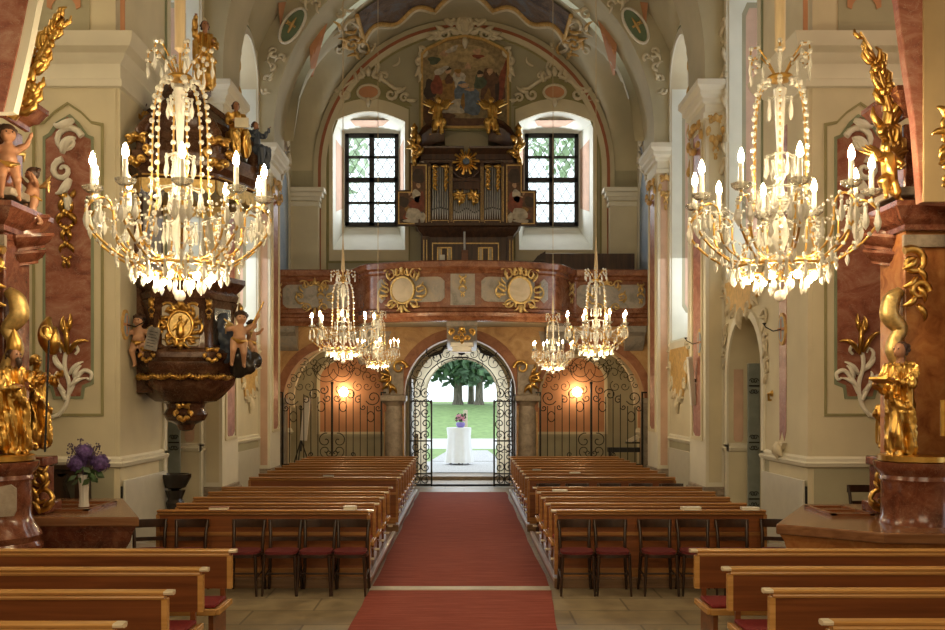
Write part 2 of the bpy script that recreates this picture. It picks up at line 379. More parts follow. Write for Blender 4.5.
def rocaille(mb, pm, cx, cy, w, h, r=0.02, leaves=10, seed=1, c=0.02):
    """symmetrical frame of scrolls and leaves around an oval"""
    q = random.Random(seed)
    for s in (-1, 1):
        for (x, y, rr, a, t) in ((0.33, 0.42, 0.2, PI*0.2, 1.1), (0.44, -0.02, 0.22, -PI*0.4, 1.0), (0.28, -0.42, 0.19, -PI*0.9, -1.1), (0.12, 0.5, 0.12, 0, -1.0)):
            sp = spiral(x*w, y*h, rr*min(w, h), a, t, 14)
            mb.tube([pm(cx+s*u, cy+v, c) for u, v in sp], taper(14, r*1.5, r*0.7), 5)
            mb.ball(pm(cx+s*sp[-1][0], cy+sp[-1][1], c), r*1.6, n=6)
        for i in range(leaves//2):
            a = -PI/2+PI*(i+0.5)/(leaves//2)+q.uniform(-.15, .15)
            leafy(mb, pm, cx+s*w*0.4*math.cos(a), cy+h*0.42*math.sin(a), 0.26*min(w, h)*q.uniform(.8, 1.2), (a if s > 0 else PI-a)+0.3*s, c=c, curl=0.7*s)
    leafy(mb, pm, cx, cy+h*0.42, 0.3*min(w, h), PI/2, w=r*4, c=c, curl=0)
    leafy(mb, pm, cx, cy-h*0.42, 0.3*min(w, h), -PI/2, w=r*4, c=c, curl=0)
def drop(mb, pm, cx, y0, y1, w, seed=2, c=0.02):
    """hanging drop of leaves and husks"""
    n = max(3, int((y0-y1)/(w*0.6)))
    for i in range(n):
        y = y0-(y0-y1)*i/n; ww = w*(1-0.55*i/n)
        for s in (-1, 1):
            leafy(mb, pm, cx, y, ww*0.7, -PI/2+s*(0.6+.5*(i % 2)), w=ww*.22, c=c, curl=-0.9*s)
            if i % 2 == 0: leafy(mb, pm, cx+s*ww*.12, y, ww*0.42, s*.7 if s > 0 else PI+.7*s*-1-1.4, w=ww*.16, c=c, curl=.8*s)
        mb.ball(pm(cx, y, c+ww*.12), ww*0.2, n=6)
def cr(pts, m=6):
    P = [Vector(p) for p in pts]; P = [P[0]*2-P[1]]+P+[P[-1]*2-P[-2]]; out = []
    for i in range(1, len(P)-2):
        for j in range(m):
            t = j/m; a, b, c, d = P[i-1:i+3]
            out.append(0.5*((2*b)+(c-a)*t+(2*a-5*b+4*c-d)*t*t+(3*b-a-3*c+d)*t**3))
    return out+[P[-2]]
def lerpl(v, m=6):
    return [v[i]+(v[i+1]-v[i])*j/m for i in range(len(v)-1) for j in range(m)]+[v[-1]]
# figures: overlapping shapes fused into one continuous surface
def figure(prims, voxel, name, parent, mats, folds=0.0, fold_from=None, origin=None, **kw):
    """prims: (kind, a, b, ra, rb, mat) capsules; ('e', centre, (rx,ry,rz), mat)"""
    mb = MB()
    for p in prims:
        if p[0] == 'c':
            a, b, ra, rb = Vector(p[1]), Vector(p[2]), p[3], p[4]
            d = (b-a); L = d.length or 1e-6; d.normalize(); pts = []; rs = []
            for i in range(4): t = PI/2*(1-i/4); pts.append(a-d*ra*math.sin(t)); rs.append(max(ra*math.cos(t), ra*.05))
            for i in range(3): pts.append(a+d*L*(i/2)); rs.append(ra+(rb-ra)*i/2)
            for i in range(1, 5): t = PI/2*i/4; pts.append(b+d*rb*math.sin(t)); rs.append(max(rb*math.cos(t), rb*.05))
            mb.tube(pts, rs, 12)
        else:
            mb.ball(p[1], 1.0, p[2][0], p[2][1], p[2][2], n=14)
    me = bpy.data.meshes.new('tmp'); me.from_pydata(mb.v, [], mb.f)
    bm = bmesh.new(); bm.from_mesh(me); bmesh.ops.recalc_face_normals(bm, faces=bm.faces); bm.to_mesh(me); bm.free()
    o = bpy.data.objects.new('tmp', me); C.objects.link(o)
    rm = o.modifiers.new('r', 'REMESH'); rm.mode = 'VOXEL'; rm.voxel_size = voxel
    sm = o.modifiers.new('s', 'SMOOTH'); sm.iterations = 2; sm.factor = 0.5
    dg = bpy.context.evaluated_depsgraph_get(); ev = o.evaluated_get(dg); m2 = bpy.data.meshes.new_from_object(ev)
    bpy.data.objects.remove(o); bpy.data.meshes.remove(me)
    def dist(p, q):
        if q[0] == 'c':
            a, b = Vector(q[1]), Vector(q[2]); ab = b-a; t = max(0, min(1, (p-a).dot(ab)/(ab.dot(ab) or 1e-9)))
            return (p-(a+ab*t)).length-(q[3]+(q[4]-q[3])*t)
        d = p-Vector(q[1]); rr = q[2]; k = math.sqrt((d.x/rr[0])**2+(d.y/rr[1])**2+(d.z/rr[2])**2)
        return (k-1)*min(rr)
    vm = []
    for v in m2.vertices:
        best = min(prims, key=lambda q: dist(v.co, q)); vm.append(best[-1])
    out = MB()
    ns = [v.normal.copy() for v in m2.vertices]; co = [v.co.copy() for v in m2.vertices]
    if folds:
        fm = fold_from or (0,)
        for i, p in enumerate(co):
            if vm[i] in fm:
                a = noise.noise(Vector((p.x*17+p.z*2, p.y*17, p.z*2.2)))
                b = noise.noise(Vector((p.x*34+5, p.y*34, p.z*5)))
                co[i] = p+ns[i]*folds*((1-abs(a)*5)*0.55+b*0.35)
    out.v = co
    for p in m2.polygons:
        out.f.append(list(p.vertices)); out.m.append(vm[p.vertices[0]])
    bpy.data.meshes.remove(m2)
    return out.build(name, mats, parent, smooth=60, origin=origin, **kw)
# ------------------------------------------------------------ the room
f = MB(); f.box(-9.5, 9.5, -4, 26.1, -0.2, 0.0); struct(f, 'floor', 'floor', smooth=0)
f = MB(); f.box(-4.75, 4.75, 26.1, 27.3, -0.2, 0.1); struct(f, 'floor_threshold', 'greystone', smooth=0)
XW = 4.75
zlong = lambda x: 8.5+math.sqrt(max(0.0, 4.15**2-min(abs(x), 4.15)**2))
# side walls with window openings and door niches
def stilt(y0, y1, z0, zt): 
    r = (y1-y0)/2; return archpoly(y0, y1, z0, zt-r, r, 14)
WIN = [(15.3, 17.1, 4.35, 10.6), (20.05, 21.8, 3.5, 10.2)]
NICHE = (15.1, 17.05, 0.02, 3.62)
for s, nm in ((-1, 'left'), (1, 'right')):
    pm = side(s, XW)
    w = MB(); holes = [stilt(*WIN[0]), stilt(*WIN[1]), stilt(*NICHE)]
    w.prism(pm, [(13.25, 0), (26.1, 0), (26.1, 13.6), (13.25, 13.6)], 0, -1.1, holes)
    struct(w, 'wall_'+nm, 'plaster', smooth=20)
    # the niche's back wall
    b = MB(); b.box(s*(XW+0.75), s*(XW+0.85), 15.0, 17.2, 0, 3.8); struct(b, 'wall_niche_'+nm, 'plaster_grey', smooth=0)
    for k, (y0, y1, z0, z1) in enumerate(WIN):
        pw = side(s, XW+0.86)
        t = thing('window_%d' % (3+k+(0 if s < 0 else 2)), 'x', 'window', pw((y0+y1)/2, z0)); del t['label']; del t['category']; t['kind'] = 'structure'
        g = MB(); g.prism(pw, stilt(y0, y1, z0, z1), -0.01, -0.02); g.build('pane', 'glass', t)
        g = MB(); n = 9
        for i in range(1, n): zz = z0+(z1-z0)*i/n; g.box(s*(XW+0.83), s*(XW+0.88), y0, y1, zz-0.02, zz+0.02)
        g.box(s*(XW+0.83), s*(XW+0.88), (y0+y1)/2-.025, (y0+y1)/2+.025, z0, z1-.02); g.build('window_bars', 'frame', t)
        # white splayed jamb lining, with painted fields
        l = MB()
        for c in (0.002,): l.box(s*(XW+.02), s*(XW+1.08), y1-0.012, y1-0.002, z0+.02, z1-(y1-y0)/2)
        l.box(s*(XW+.02), s*(XW+1.08), y0+0.002, y0+0.012, z0+.02, z1-(y1-y0)/2)
        struct(l, 'trim_jamb_%s_%d' % (nm, k), 'reveal', smooth=0)
        l = MB(); l.prism(lambda a, b, c=0: Vector((s*a, y1-0.012-c, b)), [(XW+.32, z0+.9), (XW+.38, z0+.8), (XW+.72, z0+.8), (XW+.78, z0+.9), (XW+.78, z1-1.5), (XW+.72, z1-1.35), (XW+.38, z1-1.35), (XW+.32, z1-1.5)], 0, 0.006)
        l.mat(1).prism(lambda a, b, c=0: Vector((s*a, y1-0.012-c, b)), [(XW+.25, z0+.85), (XW+.34, z0+.7), (XW+.76, z0+.7), (XW+.85, z0+.85), (XW+.85, z1-1.45), (XW+.76, z1-1.25), (XW+.34, z1-1.25), (XW+.25, z1-1.45)], 0, 0.003)
        struct(l, 'trim_jamb_field_%s_%d' % (nm, k), ['pink', 'plaster_grey'], smooth=0)
        l = MB(); l.prism(pw, [(y0, z0), (y1, z0), (y1, z0+.05), (y0, z0+.05)], 0.02, 0.86)
        struct(l, 'trim_sill_%s_%d' % (nm, k), 'reveal', smooth=0)
        # raised painted border around the opening
        l = MB(); e = 0.16
        l.prism(pm, stilt(y0-e, y1+e, z0-e, z1+e), 0.0, 0.03, [stilt(y0, y1, z0, z1)])
        struct(l, 'trim_window_border_%s_%d' % (nm, k), 'plaster_light', smooth=20)
        l = MB(); e2 = 0.22
        l.prism(pm, stilt(y0-e2, y1+e2, z0-e2, z1+e2), 0.0, 0.02, [stilt(y0-e, y1+e, z0-e, z1+e)])
        struct(l, 'trim_window_line_%s_%d' % (nm, k), 'greenline', smooth=20)
    l = MB(); y0, y1, z0, z1 = NICHE; e = 0.14
    l.prism(pm, stilt(y0-e, y1+e, z0, z1+e), 0.0, 0.035, [stilt(y0, y1, z0-.01, z1)]); struct(l, 'trim_niche_'+nm, 'plaster_light', smooth=20)
    l = MB(); l.prism(lambda a, b, c=0: Vector((s*a, y1-0.004-c, b)), [(4.84, 1.5), (4.87, 1.45), (4.98, 1.45), (5.01, 1.5), (5.01, 3.0), (4.98, 3.05), (4.87, 3.05), (4.84, 3.0)], 0, 0.008)
    struct(l, 'trim_niche_field_'+nm, 'pink', smooth=0)
    # dado rail and grey dado
    l = MB()
    prof = [(0, 1.27), (0.05, 1.29), (0.07, 1.34), (0.035, 1.36), (0.035, 1.40), (0, 1.43)]
    for a, b in ((17.05, 26.1),):
        l.sweep([((s*XW, a, 0), (-s, 0, 0), (0, 0, 1)), ((s*XW, b, 0), (-s, 0, 0), (0, 0, 1))], prof)
    l.sweep([((s*XW, 17.05, 0), (0, -1, 0), (0, 0, 1)), ((s*5.5, 17.05, 0), (0, -1, 0), (0, 0, 1))], prof)
    l.sweep([((s*9.4, 12.95, 0), (0, -1, 0), (0, 0, 1)), ((s*4.69, 12.95, 0), (-s, -1, 0), (0, 0, 1)), ((s*4.69, 14.6, 0), (-s, 1, 0), (0, 0, 1)), ((s*XW, 14.6, 0), (-s, 1, 0), (0, 0, 1)), ((s*XW, 15.1, 0), (-s, 0, 0), (0, 0, 1))], prof)
    struct(l, 'trim_dado_rail_'+nm, 'plaster_light')
    l = MB()
    for a, b in ((13.0, 15.05), (17.1, 17.3), (18.5, 21.9), (23.1, 24.2)): l.box(s*XW, s*(XW-0.012), a, b, 0, 1.26)
    l.box(s*(XW+.02), s*9.4, 12.938, 12.95, 0, 1.26)
    struct(l, 'trim_dado_'+nm, 'plaster_grey', smooth=0)
    # pilasters with capital, base, painted strip
    for k, (ya, yb) in enumerate(((17.3, 18.5), (21.9, 23.1))):
        d = 4.4 if k == 0 else 4.47
        p = MB(); p.box(s*d, s*XW, ya, yb, 0, 8.0); struct(p, 'wall_pilaster_%s_%d' % (nm, k), 'plaster_light', smooth=0)
        p = MB()
        for (o_, z0_, z1_) in ((0.03, 0.0, 0.62), (0.12, 0.0, 0.45), (0.07, .45, .55)): p.box(s*(d-o_), s*XW, ya-o_*.8, yb+o_*.8, z0_, z1_)
        struct(p, 'trim_pilaster_base_%s_%d' % (nm, k), 'greystone', bevel=0.02)
        cprof = [(a, b+(0 if k == 0 else .1)) for a, b in [(0, 7.30), (.05, 7.32), (.05, 7.42), (.015, 7.44), (.015, 7.58), (.07, 7.61), (.07, 7.68), (.125, 7.74), (.125, 7.81), (.19, 7.89), (.19, 7.99), (0, 8.0)]]
        p = MB()
        pth = [((s*XW, ya, 0), (0, -1, 0), (0, 0, 1)), ((s*d, ya, 0), (-s, -1, 0), (0, 0, 1)), ((s*d, yb, 0), (-s, 1, 0), (0, 0, 1)), ((s*XW, yb, 0), (0, 1, 0), (0, 0, 1))]
        p.sweep(pth, cprof); struct(p, 'trim_capital_%s_%d' % (nm, k), 'plaster_light')
        pf = side(s, d); yc = (ya+yb)/2
        p = MB(); p.prism(pf, [(yc-.3, 1.6), (yc, 1.45), (yc+.3, 1.6), (yc+.3, 7.2), (yc-.3, 7.2)], 0, 0.008); struct(p, 'trim_pilaster_strip_%s_%d' % (nm, k), 'redmarble', smooth=0)
        p = MB(); p.prism(pf, [(yc-.42, 1.45), (yc+.42, 1.45), (yc+.42, 7.4), (yc-.42, 7.4)], 0, 0.03, [[(yc-.34, 1.52), (yc+.34, 1.52), (yc+.34, 7.3), (yc-.34, 7.3)]])
        struct(p, 'trim_pilaster_border_%s_%d' % (nm, k), 'plaster', smooth=0)
        ff = front(ya)
        p = MB(); p.prism(ff, [(s*(d+.06), .7), (s*(XW-.06), .7), (s*(XW-.06), 7.4), (s*(d+.06), 7.4)], 0, .012); struct(p, 'trim_pilaster_face_%s_%d' % (nm, k), 'pink' if k else 'plaster', smooth=0)
        # gilded capital ornament below
        p = MB(); rocaille(p, lambda a, b, c=0: Vector((s*(d-0.02-c), yc+a, b)), 0, 7.1, 1.0, 0.42, 0.026, 8, c=0.04)
        rocaille(p, lambda a, b, c=0: Vector((s*(d+.17)+a*.35, ya-.02-c, b)), 0, 7.1, 0.8, 0.42, 0.024, 6, c=0.04)
        drop(p, lambda a, b, c=0: Vector((s*(d+.17)+a*.6, ya-.02-c, b)), 0, 6.95, 6.5, .22)
        tag(p.build('capital_ornament', 'ochre'), '%s stucco leaf ornament under the capital of the %s pilaster, %s wall' % ('golden', ('nearer', 'farther')[k], nm), 'ornament')
    # corner pier entablature facing the camera and turning along the side wall
    p = MB(); p.box(s*4.69, s*XW, 12.96, 14.6, 0, 6.5); struct(p, 'wall_corner_pier_'+nm, 'plaster', smooth=0)
    e = [(0, 6.45), (.04, 6.47), (.04, 6.56), (.01, 6.58), (.01, 6.78), (.08, 6.84), (.10, 6.9), (.20, 6.96), (.24, 7.05), (.26, 7.14), (0, 7.18)]
    pth = [((s*9.4, 12.95, 0), (0, -1, 0), (0, 0, 1)), ((s*4.69, 12.95, 0), (-s, -1, 0), (0, 0, 1)), ((s*4.69, 14.6, 0), (-s, 1, 0), (0, 0, 1)), ((s*XW, 14.6, 0), (0, 1, 0), (0, 0, 1))]
    p = MB(); p.sweep(pth, e); struct(p, 'trim_entablature_'+nm, 'plaster_light')
    # wall facing the camera beside the altar
    p = MB(); p.box(s*XW, s*9.5, 12.95, 13.3, 0, 13); struct(p, 'wall_facing_'+nm, 'plaster', smooth=0)
    p = MB(); p.box(s*9.5, s*9.7, 5, 13.3, 0, 13); struct(p, 'wall_transept_'+nm, 'plaster', smooth=0)
    fp = front(12.95)
    sx = lambda pts: [(s*a, b) for a, b in pts]
    # marble field with ogee head and stepped foot, in a green line border
    top = [(5.08, 5.75), (5.16, 5.78), (5.28, 5.95), (5.40, 6.06), (5.52, 5.95), (5.62, 5.80), (5.70, 5.75)]
    def fieldpoly(g): 
        return sx([(5.08-g, 2.45-g), (5.20-g, 2.40-g), (5.22-g, 2.25-g), (5.56+g, 2.25-g), (5.60+g, 2.40-g), (5.70+g, 2.45-g)]+[(a+(g if a > 5.4 else -g), b+g) for a, b in reversed(top)])
    p = MB(); p.prism(fp, fieldpoly(0), 0, 0.012); struct(p, 'trim_marble_field_'+nm, 'redmarble', smooth=0)
    p = MB(); p.prism(fp, fieldpoly(0.035), 0, 0.02, [fieldpoly(0)]); struct(p, 'trim_field_line_'+nm, 'greenline', smooth=0)
    def bord(g): return sx([(4.93-g, 2.0-g), (5.86+g, 2.0-g), (5.86+g, 5.95+g), (5.72, 5.98+g), (5.58, 6.12+g), (5.40, 6.24+g), (5.22, 6.12+g), (5.08, 5.98+g), (4.93-g, 5.95+g)])
    p = MB(); p.prism(fp, bord(0.02), 0, 0.018, [bord(-0.015)]); struct(p, 'trim_border_'+nm, 'olive', smooth=0)
    # pink tongue and bands above the entablature
    p = MB(); p.prism(fp, sx([(5.1, 7.2), (5.9, 7.2), (5.9, 9.5), (5.1, 9.5)]), 0, 0.01); p.mat(1).prism(fp, sx([(5.22, 7.55)]+[(a, b) for a, b in arc(5.45, 7.52, 0.17, PI, 0, 8)]+[(5.68, 7.55), (5.68, 9.5), (5.22, 9.5)]), 0, 0.02)
    p.mat(1).prism(fp, sx([(4.62, 7.2), (4.68, 7.2), (4.68, 9.5), (4.62, 9.5)]), 0, 0.02)
    struct(p, 'trim_upper_field_'+nm, ['plaster_grey', 'terracotta'], smooth=0)
    # stucco on the marble field
    st = thing('wall_stucco', 'white stucco scroll and leaf spray over the red marble field of the %s wall' % nm, 'stucco ornament', (s*5.39, 12.9, 2.1))
    q = MB()
    sp = [(s*a, b) for a, b in spiral(5.38, 5.72, 0.2, PI*0.9, -1.1, 16, 0.25)]
    line2(q, fp, sp, taper(16, 0.05, 0.03), 0.05); 
    line2(q, fp, [(s*a, b) for a, b in spiral(5.45, 5.32, 0.15, PI*.5, -1.2, 14, .2)], taper(14, .05, .025), .05)
    for i, (x, z, L, a) in enumerate(((5.3, 6.0, .3, -.6), (5.45, 5.55, .3, 1.9), (5.35, 5.2, .3, -1.2), (5.4, 5.0, .28, -1.9))):
        leafy(q, fp, s*x, z, L, a if s > 0 else PI-a, .09, .05, s*.8)
    q.build('upper_scroll', 'stuccowhite', st)
    q = MB()
    def cur(pts, r0, r1): line2(q, fp, [(s*a, b) for a, b, _ in cr([(x, z, 0) for x, z in pts])], taper((len(pts)-1)*6, r0, r1, (r0+r1)*.62), .05, 6)
    cur([(5.50, 2.0), (5.40, 2.15), (5.36, 2.4), (5.42, 2.65), (5.40, 2.85), (5.30, 2.95), (5.24, 2.88), (5.28, 2.82)], .03, .02)
    cur([(5.36, 2.3), (5.26, 2.5), (5.16, 2.6), (5.06, 2.56), (5.08, 2.48), (5.13, 2.5)], .035, .015)
    cur([(5.40, 2.2), (5.52, 2.42), (5.62, 2.52), (5.70, 2.46), (5.68, 2.38), (5.64, 2.42)], .035, .015)
    cur([(5.50, 2.0), (5.64, 1.96), (5.74, 2.02), (5.78, 2.12), (5.73, 2.14)], .03, .012)
    cur([(5.42, 2.6), (5.52, 2.72), (5.56, 2.84), (5.5, 2.9), (5.47, 2.84)], .03, .012)
    for (x, z, L, a) in ((5.38, 2.35, .3, 2.4), (5.42, 2.3, .3, .9), (5.36, 2.55, .26, 2.2), (5.44, 2.6, .26, .8), (5.3, 2.5, .2, 1.9), (5.5, 2.4, .2, 1.2)): leafy(q, fp, s*x, z, L, a if s > 0 else PI-a, .05, .04, .4*s)
    q.build('lower_leaf_spray', 'stuccowhite', st)
    q = MB()
    for (x, z, L, a, cu) in ((5.36, 2.82, .5, 1.6, -.3), (5.34, 2.85, .32, 2.2, .8), (5.4, 2.85, .4, 1.2, -.8), (5.36, 3.05, .3, 1.1, .5), (5.38, 3.1, .28, 2.0, -.5)): leafy(q, fp, s*x, z, L, a if s > 0 else PI-a, .055, .08, cu*s)
    if s < 0: drop(q, fp, -5.4, 4.95, 3.9, .34, c=.03)
    q.build('gilded_leaves', 'gold', st)
    # marble strip on the corner pier with a consecration medallion, and a gilded hook
    pf = side(s, 4.69)
    if s > 0: p = MB(); p.prism(pf, [(13.82, 1.75), (13.9, 1.6), (14.0, 1.75), (14.1, 1.6), (14.16, 6.2), (13.78, 6.2)], 0, .008); struct(p, 'trim_corner_strip_'+nm, 'redmarble', smooth=0)
    # painted cartouches under the windows
    for k, (yc, zt, zb, w_) in enumerate(((16.2, 4.3, 3.65, 2.3), (20.95, 3.35, 2.15, 1.9))):
        q = MB(); pw = side(s, XW)
        q.prism(pw, [(yc-w_*.32, zt)]+[(yc+w_*.5*math.cos(a)*(1 if i % 2 else .84), zt-(zt-zb)*math.sin(-a)) for i, a in enumerate([-PI*j/14 for j in range(14, -1, -1)])]+[(yc+w_*.32, zt)], 0, 0.037)
        q.mat(1)
        for i in range(9):
            a = PI*i/8; x = yc+w_*.46*math.cos(a); z = zt-(zt-zb)*.9*math.sin(a)
            line2(q, pw, spiral(x, z, .14, a*2, 1.0, 10, .2), taper(10, .035, .02), .035, 4)
            leafy(q, pw, x, z, .25, -a+(0.4 if i % 2 else -.4), c=.03)
        leafy(q, pw, yc, zb+.1, .35, -PI/2, .1, .03, 0)
        tag(q.build('wall_cartouche', ['ochre', 'stucco']), 'ochre and cream scrolled cartouche under the %s window of the %s wall' % (('nearer', 'farther')[k], nm), 'wall ornament')
# front bays: chancel shell
w = MB(); w.box(-9.7, 9.7, -4.2, -4, 0, 13); struct(w, 'wall_chancel_end', 'plaster', smooth=0)
for s, nm in ((-1, 'left'), (1, 'right')):
    w = MB(); w.box(s*5.2, s*5.4, -4, 7.9, 0, 13); struct(w, 'wall_chancel_'+nm, 'plaster', smooth=0)
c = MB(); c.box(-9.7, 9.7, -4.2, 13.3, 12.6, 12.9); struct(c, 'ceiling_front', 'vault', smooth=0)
# added window frames with opaque panes behind the transept and chancel fill, unseen
k_ = 7
for (cx, cy_, cz, w_, h_, ax_) in ((-9.48, 10.9, 8.0, 2.4, 4.0, 'y'), (9.48, 10.9, 8.0, 2.4, 4.0, 'y'), (-5.18, 1.5, 6.2, 3.0, 3.5, 'y'), (5.18, 1.5, 6.2, 3.0, 3.5, 'y'), (0, -3.98, 5.8, 6.0, 3.6, 'x')):
    t = thing('window_%d' % k_, 'x', 'w', (cx, cy_, cz-h_/2)); del t['label']; del t['category']; t['kind'] = 'structure'; k_ += 1
    def bb(u0, u1, z0, z1, d, l):
        if ax_ == 'y': l.box(cx-d, cx+d, cy_+u0, cy_+u1, cz+z0, cz+z1)
        else: l.box(cx+u0, cx+u1, cy_-d, cy_+d, cz+z0, cz+z1)
    l = MB(); a_, b_ = w_/2, h_/2
    for q in ((-a_, -a_+.1, -b_, b_), (a_-.1, a_, -b_, b_), (-a_, a_, -b_, -b_+.1), (-a_, a_, b_-.1, b_), (-.04, .04, -b_, b_), (-a_, a_, -.04, .04)): bb(*q, .07, l)
    l.build('window_frame', 'frame', t, smooth=0)
    l = MB(); bb(-a_, a_, -b_, b_, .03, l); l.build('pane', 'panelwhite', t, smooth=0)
# chancel arch: bending inwards as it rises, painted marble on the face
PIN = {-1: [(4.66, 0), (4.66, 4.88), (4.22, 4.9), (4.16, 5.15), (4.08, 5.5), (3.99, 5.95), (3.8, 6.6), (3.3, 7.8), (2.2, 9.2), (0, 10.2)],
       1: [(4.66, 0), (4.66, 4.03), (4.28, 4.05), (4.22, 4.8), (4.13, 5.39), (4.06, 5.95), (3.85, 6.7), (3.3, 7.8), (2.2, 9.2), (0, 10.2)]}
for s, nm in ((-1, 'left'), (1, 'right')):
    pin = PIN[s]
    w = MB(); w.prism(front(8.9), [(s*a, b) for a, b in pin]+[(0, 12.7), (s*9.6, 12.7), (s*9.6, 0)], -0.1, 0.0001); struct(w, 'wall_chancel_arch_'+nm, 'plaster_light' if s < 0 else 'redmarble', smooth=30)
    P1 = pin[2:-1]
    if s < 0: w = MB(); w.prism(front(8.9), [(-a-.09, b) for a, b in P1]+[(-a-1.1, b) for a, b in reversed(P1)], 0, .02); struct(w, 'trim_chancel_arch_left', 'redmarble', smooth=0)
    else:
        w = MB(); w.prism(front(8.9), [(a+.005, b) for a, b in P1]+[(4.4, 9.2), (4.4, 4.05)], 0, .01); struct(w, 'trim_chancel_arch_right', 'redmarble', smooth=0)
        w = MB(); w.prism(front(8.9), [(4.29, 4.05), (5.6, 4.05), (5.6, 9.2), (4.29, 9.2)], 0, .04); struct(w, 'trim_chancel_arch_outer', 'ochrewall', smooth=0)

# west wall with windows and door
YB = 26.1
def wintop(x0, x1, z0, z1): return [(x0, z0), (x1, z0), (x1, z1-.28)]+[(x1-(x1-x0)*i/10, z1-.28+.28*math.sin(PI*i/10)) for i in range(1, 10)]+[(x0, z1-.28)]
WW = [(-3.60, -1.62, 6.32, 10.12), (1.51, 3.54, 6.32, 10.12)]
DOOR = (-1.06, 0.94, 0.1, 2.36)
door = archpoly(-1.36, 1.22, -0.01, 2.4, 1.27, 20)
w = MB(); w.prism(front(YB), [(-4.75, 0), (4.75, 0), (4.75, 13.6), (-4.75, 13.6)], 0, -0.06, [wintop(*q) for q in WW]+[door])
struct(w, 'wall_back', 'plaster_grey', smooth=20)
for k, (x0, x1, z0, z1) in enumerate(WW):     # splayed white reveal to a smaller opening
    gx0, gx1 = ((-3.36, -1.88), (1.74, 3.23))[k]; gz0, gz1 = 7.15, 9.75
    A = wintop(x0, x1, z0, z1); B = [(gx0, gz0), (gx1, gz0), (gx1, gz1)]+[(gx1-(gx1-gx0)*i/10, gz1) for i in range(1, 10)]+[(gx0, gz1)]
    l = MB(); n = len(A)
    l.add([Vector((a, YB+0.03, b)) for a, b in A]+[Vector((a, YB+0.95, b)) for a, b in B], [(i, (i+1) % n, n+(i+1) % n, n+i) for i in range(n)])
    struct(l, 'trim_reveal_%d' % (k+1), 'reveal', smooth=20)
    # painted fields on the splay
    l = MB(); mx = (gx0+gx1)/2
    l.add([Vector((x0+.45, YB+.22, z1-.17)), Vector((x1-.45, YB+.22, z1-.17)), Vector((gx1-.35, YB+.75, gz1+.10)), Vector((gx0+.35, YB+.75, gz1+.10))], [(0, 1, 2, 3)])
    for xa, xb in ((x0, gx0), (x1, gx1)):
        q = lambda t, z0_, z1_: Vector((xa+(xb-xa)*t+(.006 if xa < mx else -.006), YB+.03+.92*t, z0_*(1-t)+z1_*t))
        l.add([q(.2, 7.4, 7.5), q(.8, 7.7, 7.6), q(.8, 9.2, 9.3), q(.2, 9.45, 9.3)], [(0, 1, 2, 3)])
    struct(l, 'trim_reveal_field_%d' % (k+1), 'pink', smooth=0)
    win = thing('window_%d' % (k+1), 'x', 'w', (mx, 26.98, gz0)); del win['label']; del win['category']; win['kind'] = 'structure'
    l = MB(); fw = front(27.02)
    def fr_(x0_, x1_, z0_, z1_): l.box(x0_, x1_, 26.96, 27.06, z0_, z1_)
    fr_(gx0-.02, gx0+.09, gz0, gz1); fr_(gx1-.09, gx1+.02, gz0, gz1); fr_(gx0, gx1, gz0-.02, gz0+.1); fr_(gx0, gx1, gz1-.1, gz1+.02)
    fr_(mx-.07, mx+.07, gz0, gz1); zc = (gz0+gz1)/2; fr_(gx0, gx1, zc-.065, zc+.065)
    for z in ((gz0+zc)/2, (gz1+zc)/2): fr_(gx0, gx1, z-.03, z+.03)
    l.build('window_frame', 'frame', win, smooth=0)
    l = MB(); l.box(gx0, gx1, 27.01, 27.015, gz0, gz1); l.build('pane', 'glass', win, smooth=0)
    l = MB(); st = 0.26; hgt = gz1-gz0; wd = gx1-gx0; 
    for sg in (1, -1):
        c_ = -hgt
        while c_ < wd+hgt:
            pts = []
            for t in (0, hgt):
                pts.append((gx0+c_+ (t*.62 if sg > 0 else -t*.62), gz0+t))
            (xa, za), (xb, zb) = pts
            # clip in x
            def clip(xa, za, xb, zb):
                if xa == xb: return None
                t0, t1 = 0, 1
                for lim, sgn in ((gx0, 1), (gx1, -1)):
                    da, db = (xa-lim)*sgn, (xb-lim)*sgn
                    if da < 0 and db < 0: return None
                    if da < 0: t0 = max(t0, da/(da-db))
                    elif db < 0: t1 = min(t1, da/(da-db))
                if t0 >= t1: return None
                return (xa+(xb-xa)*t0, za+(zb-za)*t0, xa+(xb-xa)*t1, za+(zb-za)*t1)
            r_ = clip(xa, za, xb, zb)
            if r_: l.tube([(r_[0], 27.0, r_[1]), (r_[2], 27.0, r_[3])], 0.008, 4, False)
            c_ += st
    l.build('lead_lattice', 'lead', win, smooth=0)
    # moulded border round the splay and a stuccoed crest
    l = MB(); l.prism(front(YB), [(x0-.10, z0-.3), (x1+.10, z0-.3), (x1+.10, z1+.05)]+[(x1+.10-(x1-x0+.2)*i/10, z1+.05+.3*math.sin(PI*i/10)) for i in range(1, 10)]+[(x0-.10, z1+.05)], 0, 0.045, [wintop(x0, x1, z0, z1)])
    struct(l, 'trim_window_surround_%d' % (k+1), 'plaster', smooth=0)
    l = MB(); l.prism(front(YB), [(x0-.13, z0-.36), (x1+.13, z0-.36), (x1+.13, z1+.1)]+[(x1+.13-(x1-x0+.26)*i/10, z1+.1+.3*math.sin(PI*i/10)) for i in range(1, 10)]+[(x0-.13, z1+.1)], 0, 0.03, [wintop(x0-.01, x1+.01, z0-.01, z1)])
    struct(l, 'trim_window_surround_line_%d' % (k+1), 'olive', smooth=0)
    l = MB(); bx_ = lambda i: x0-.25+(x1-x0+.5)*i/12
    l.prism(front(YB), [(x0-.2, z1+.15), (x1+.2, z1+.15)]+[(x1+.2-(x1-x0+.4)*i/12, z1+.3+.75*math.sin(PI*i/12)**1.5) for i in range(1, 12)], 0, 0.01)
    struct(l, 'trim_crest_ground_%d' % (k+1), 'olive', smooth=0)
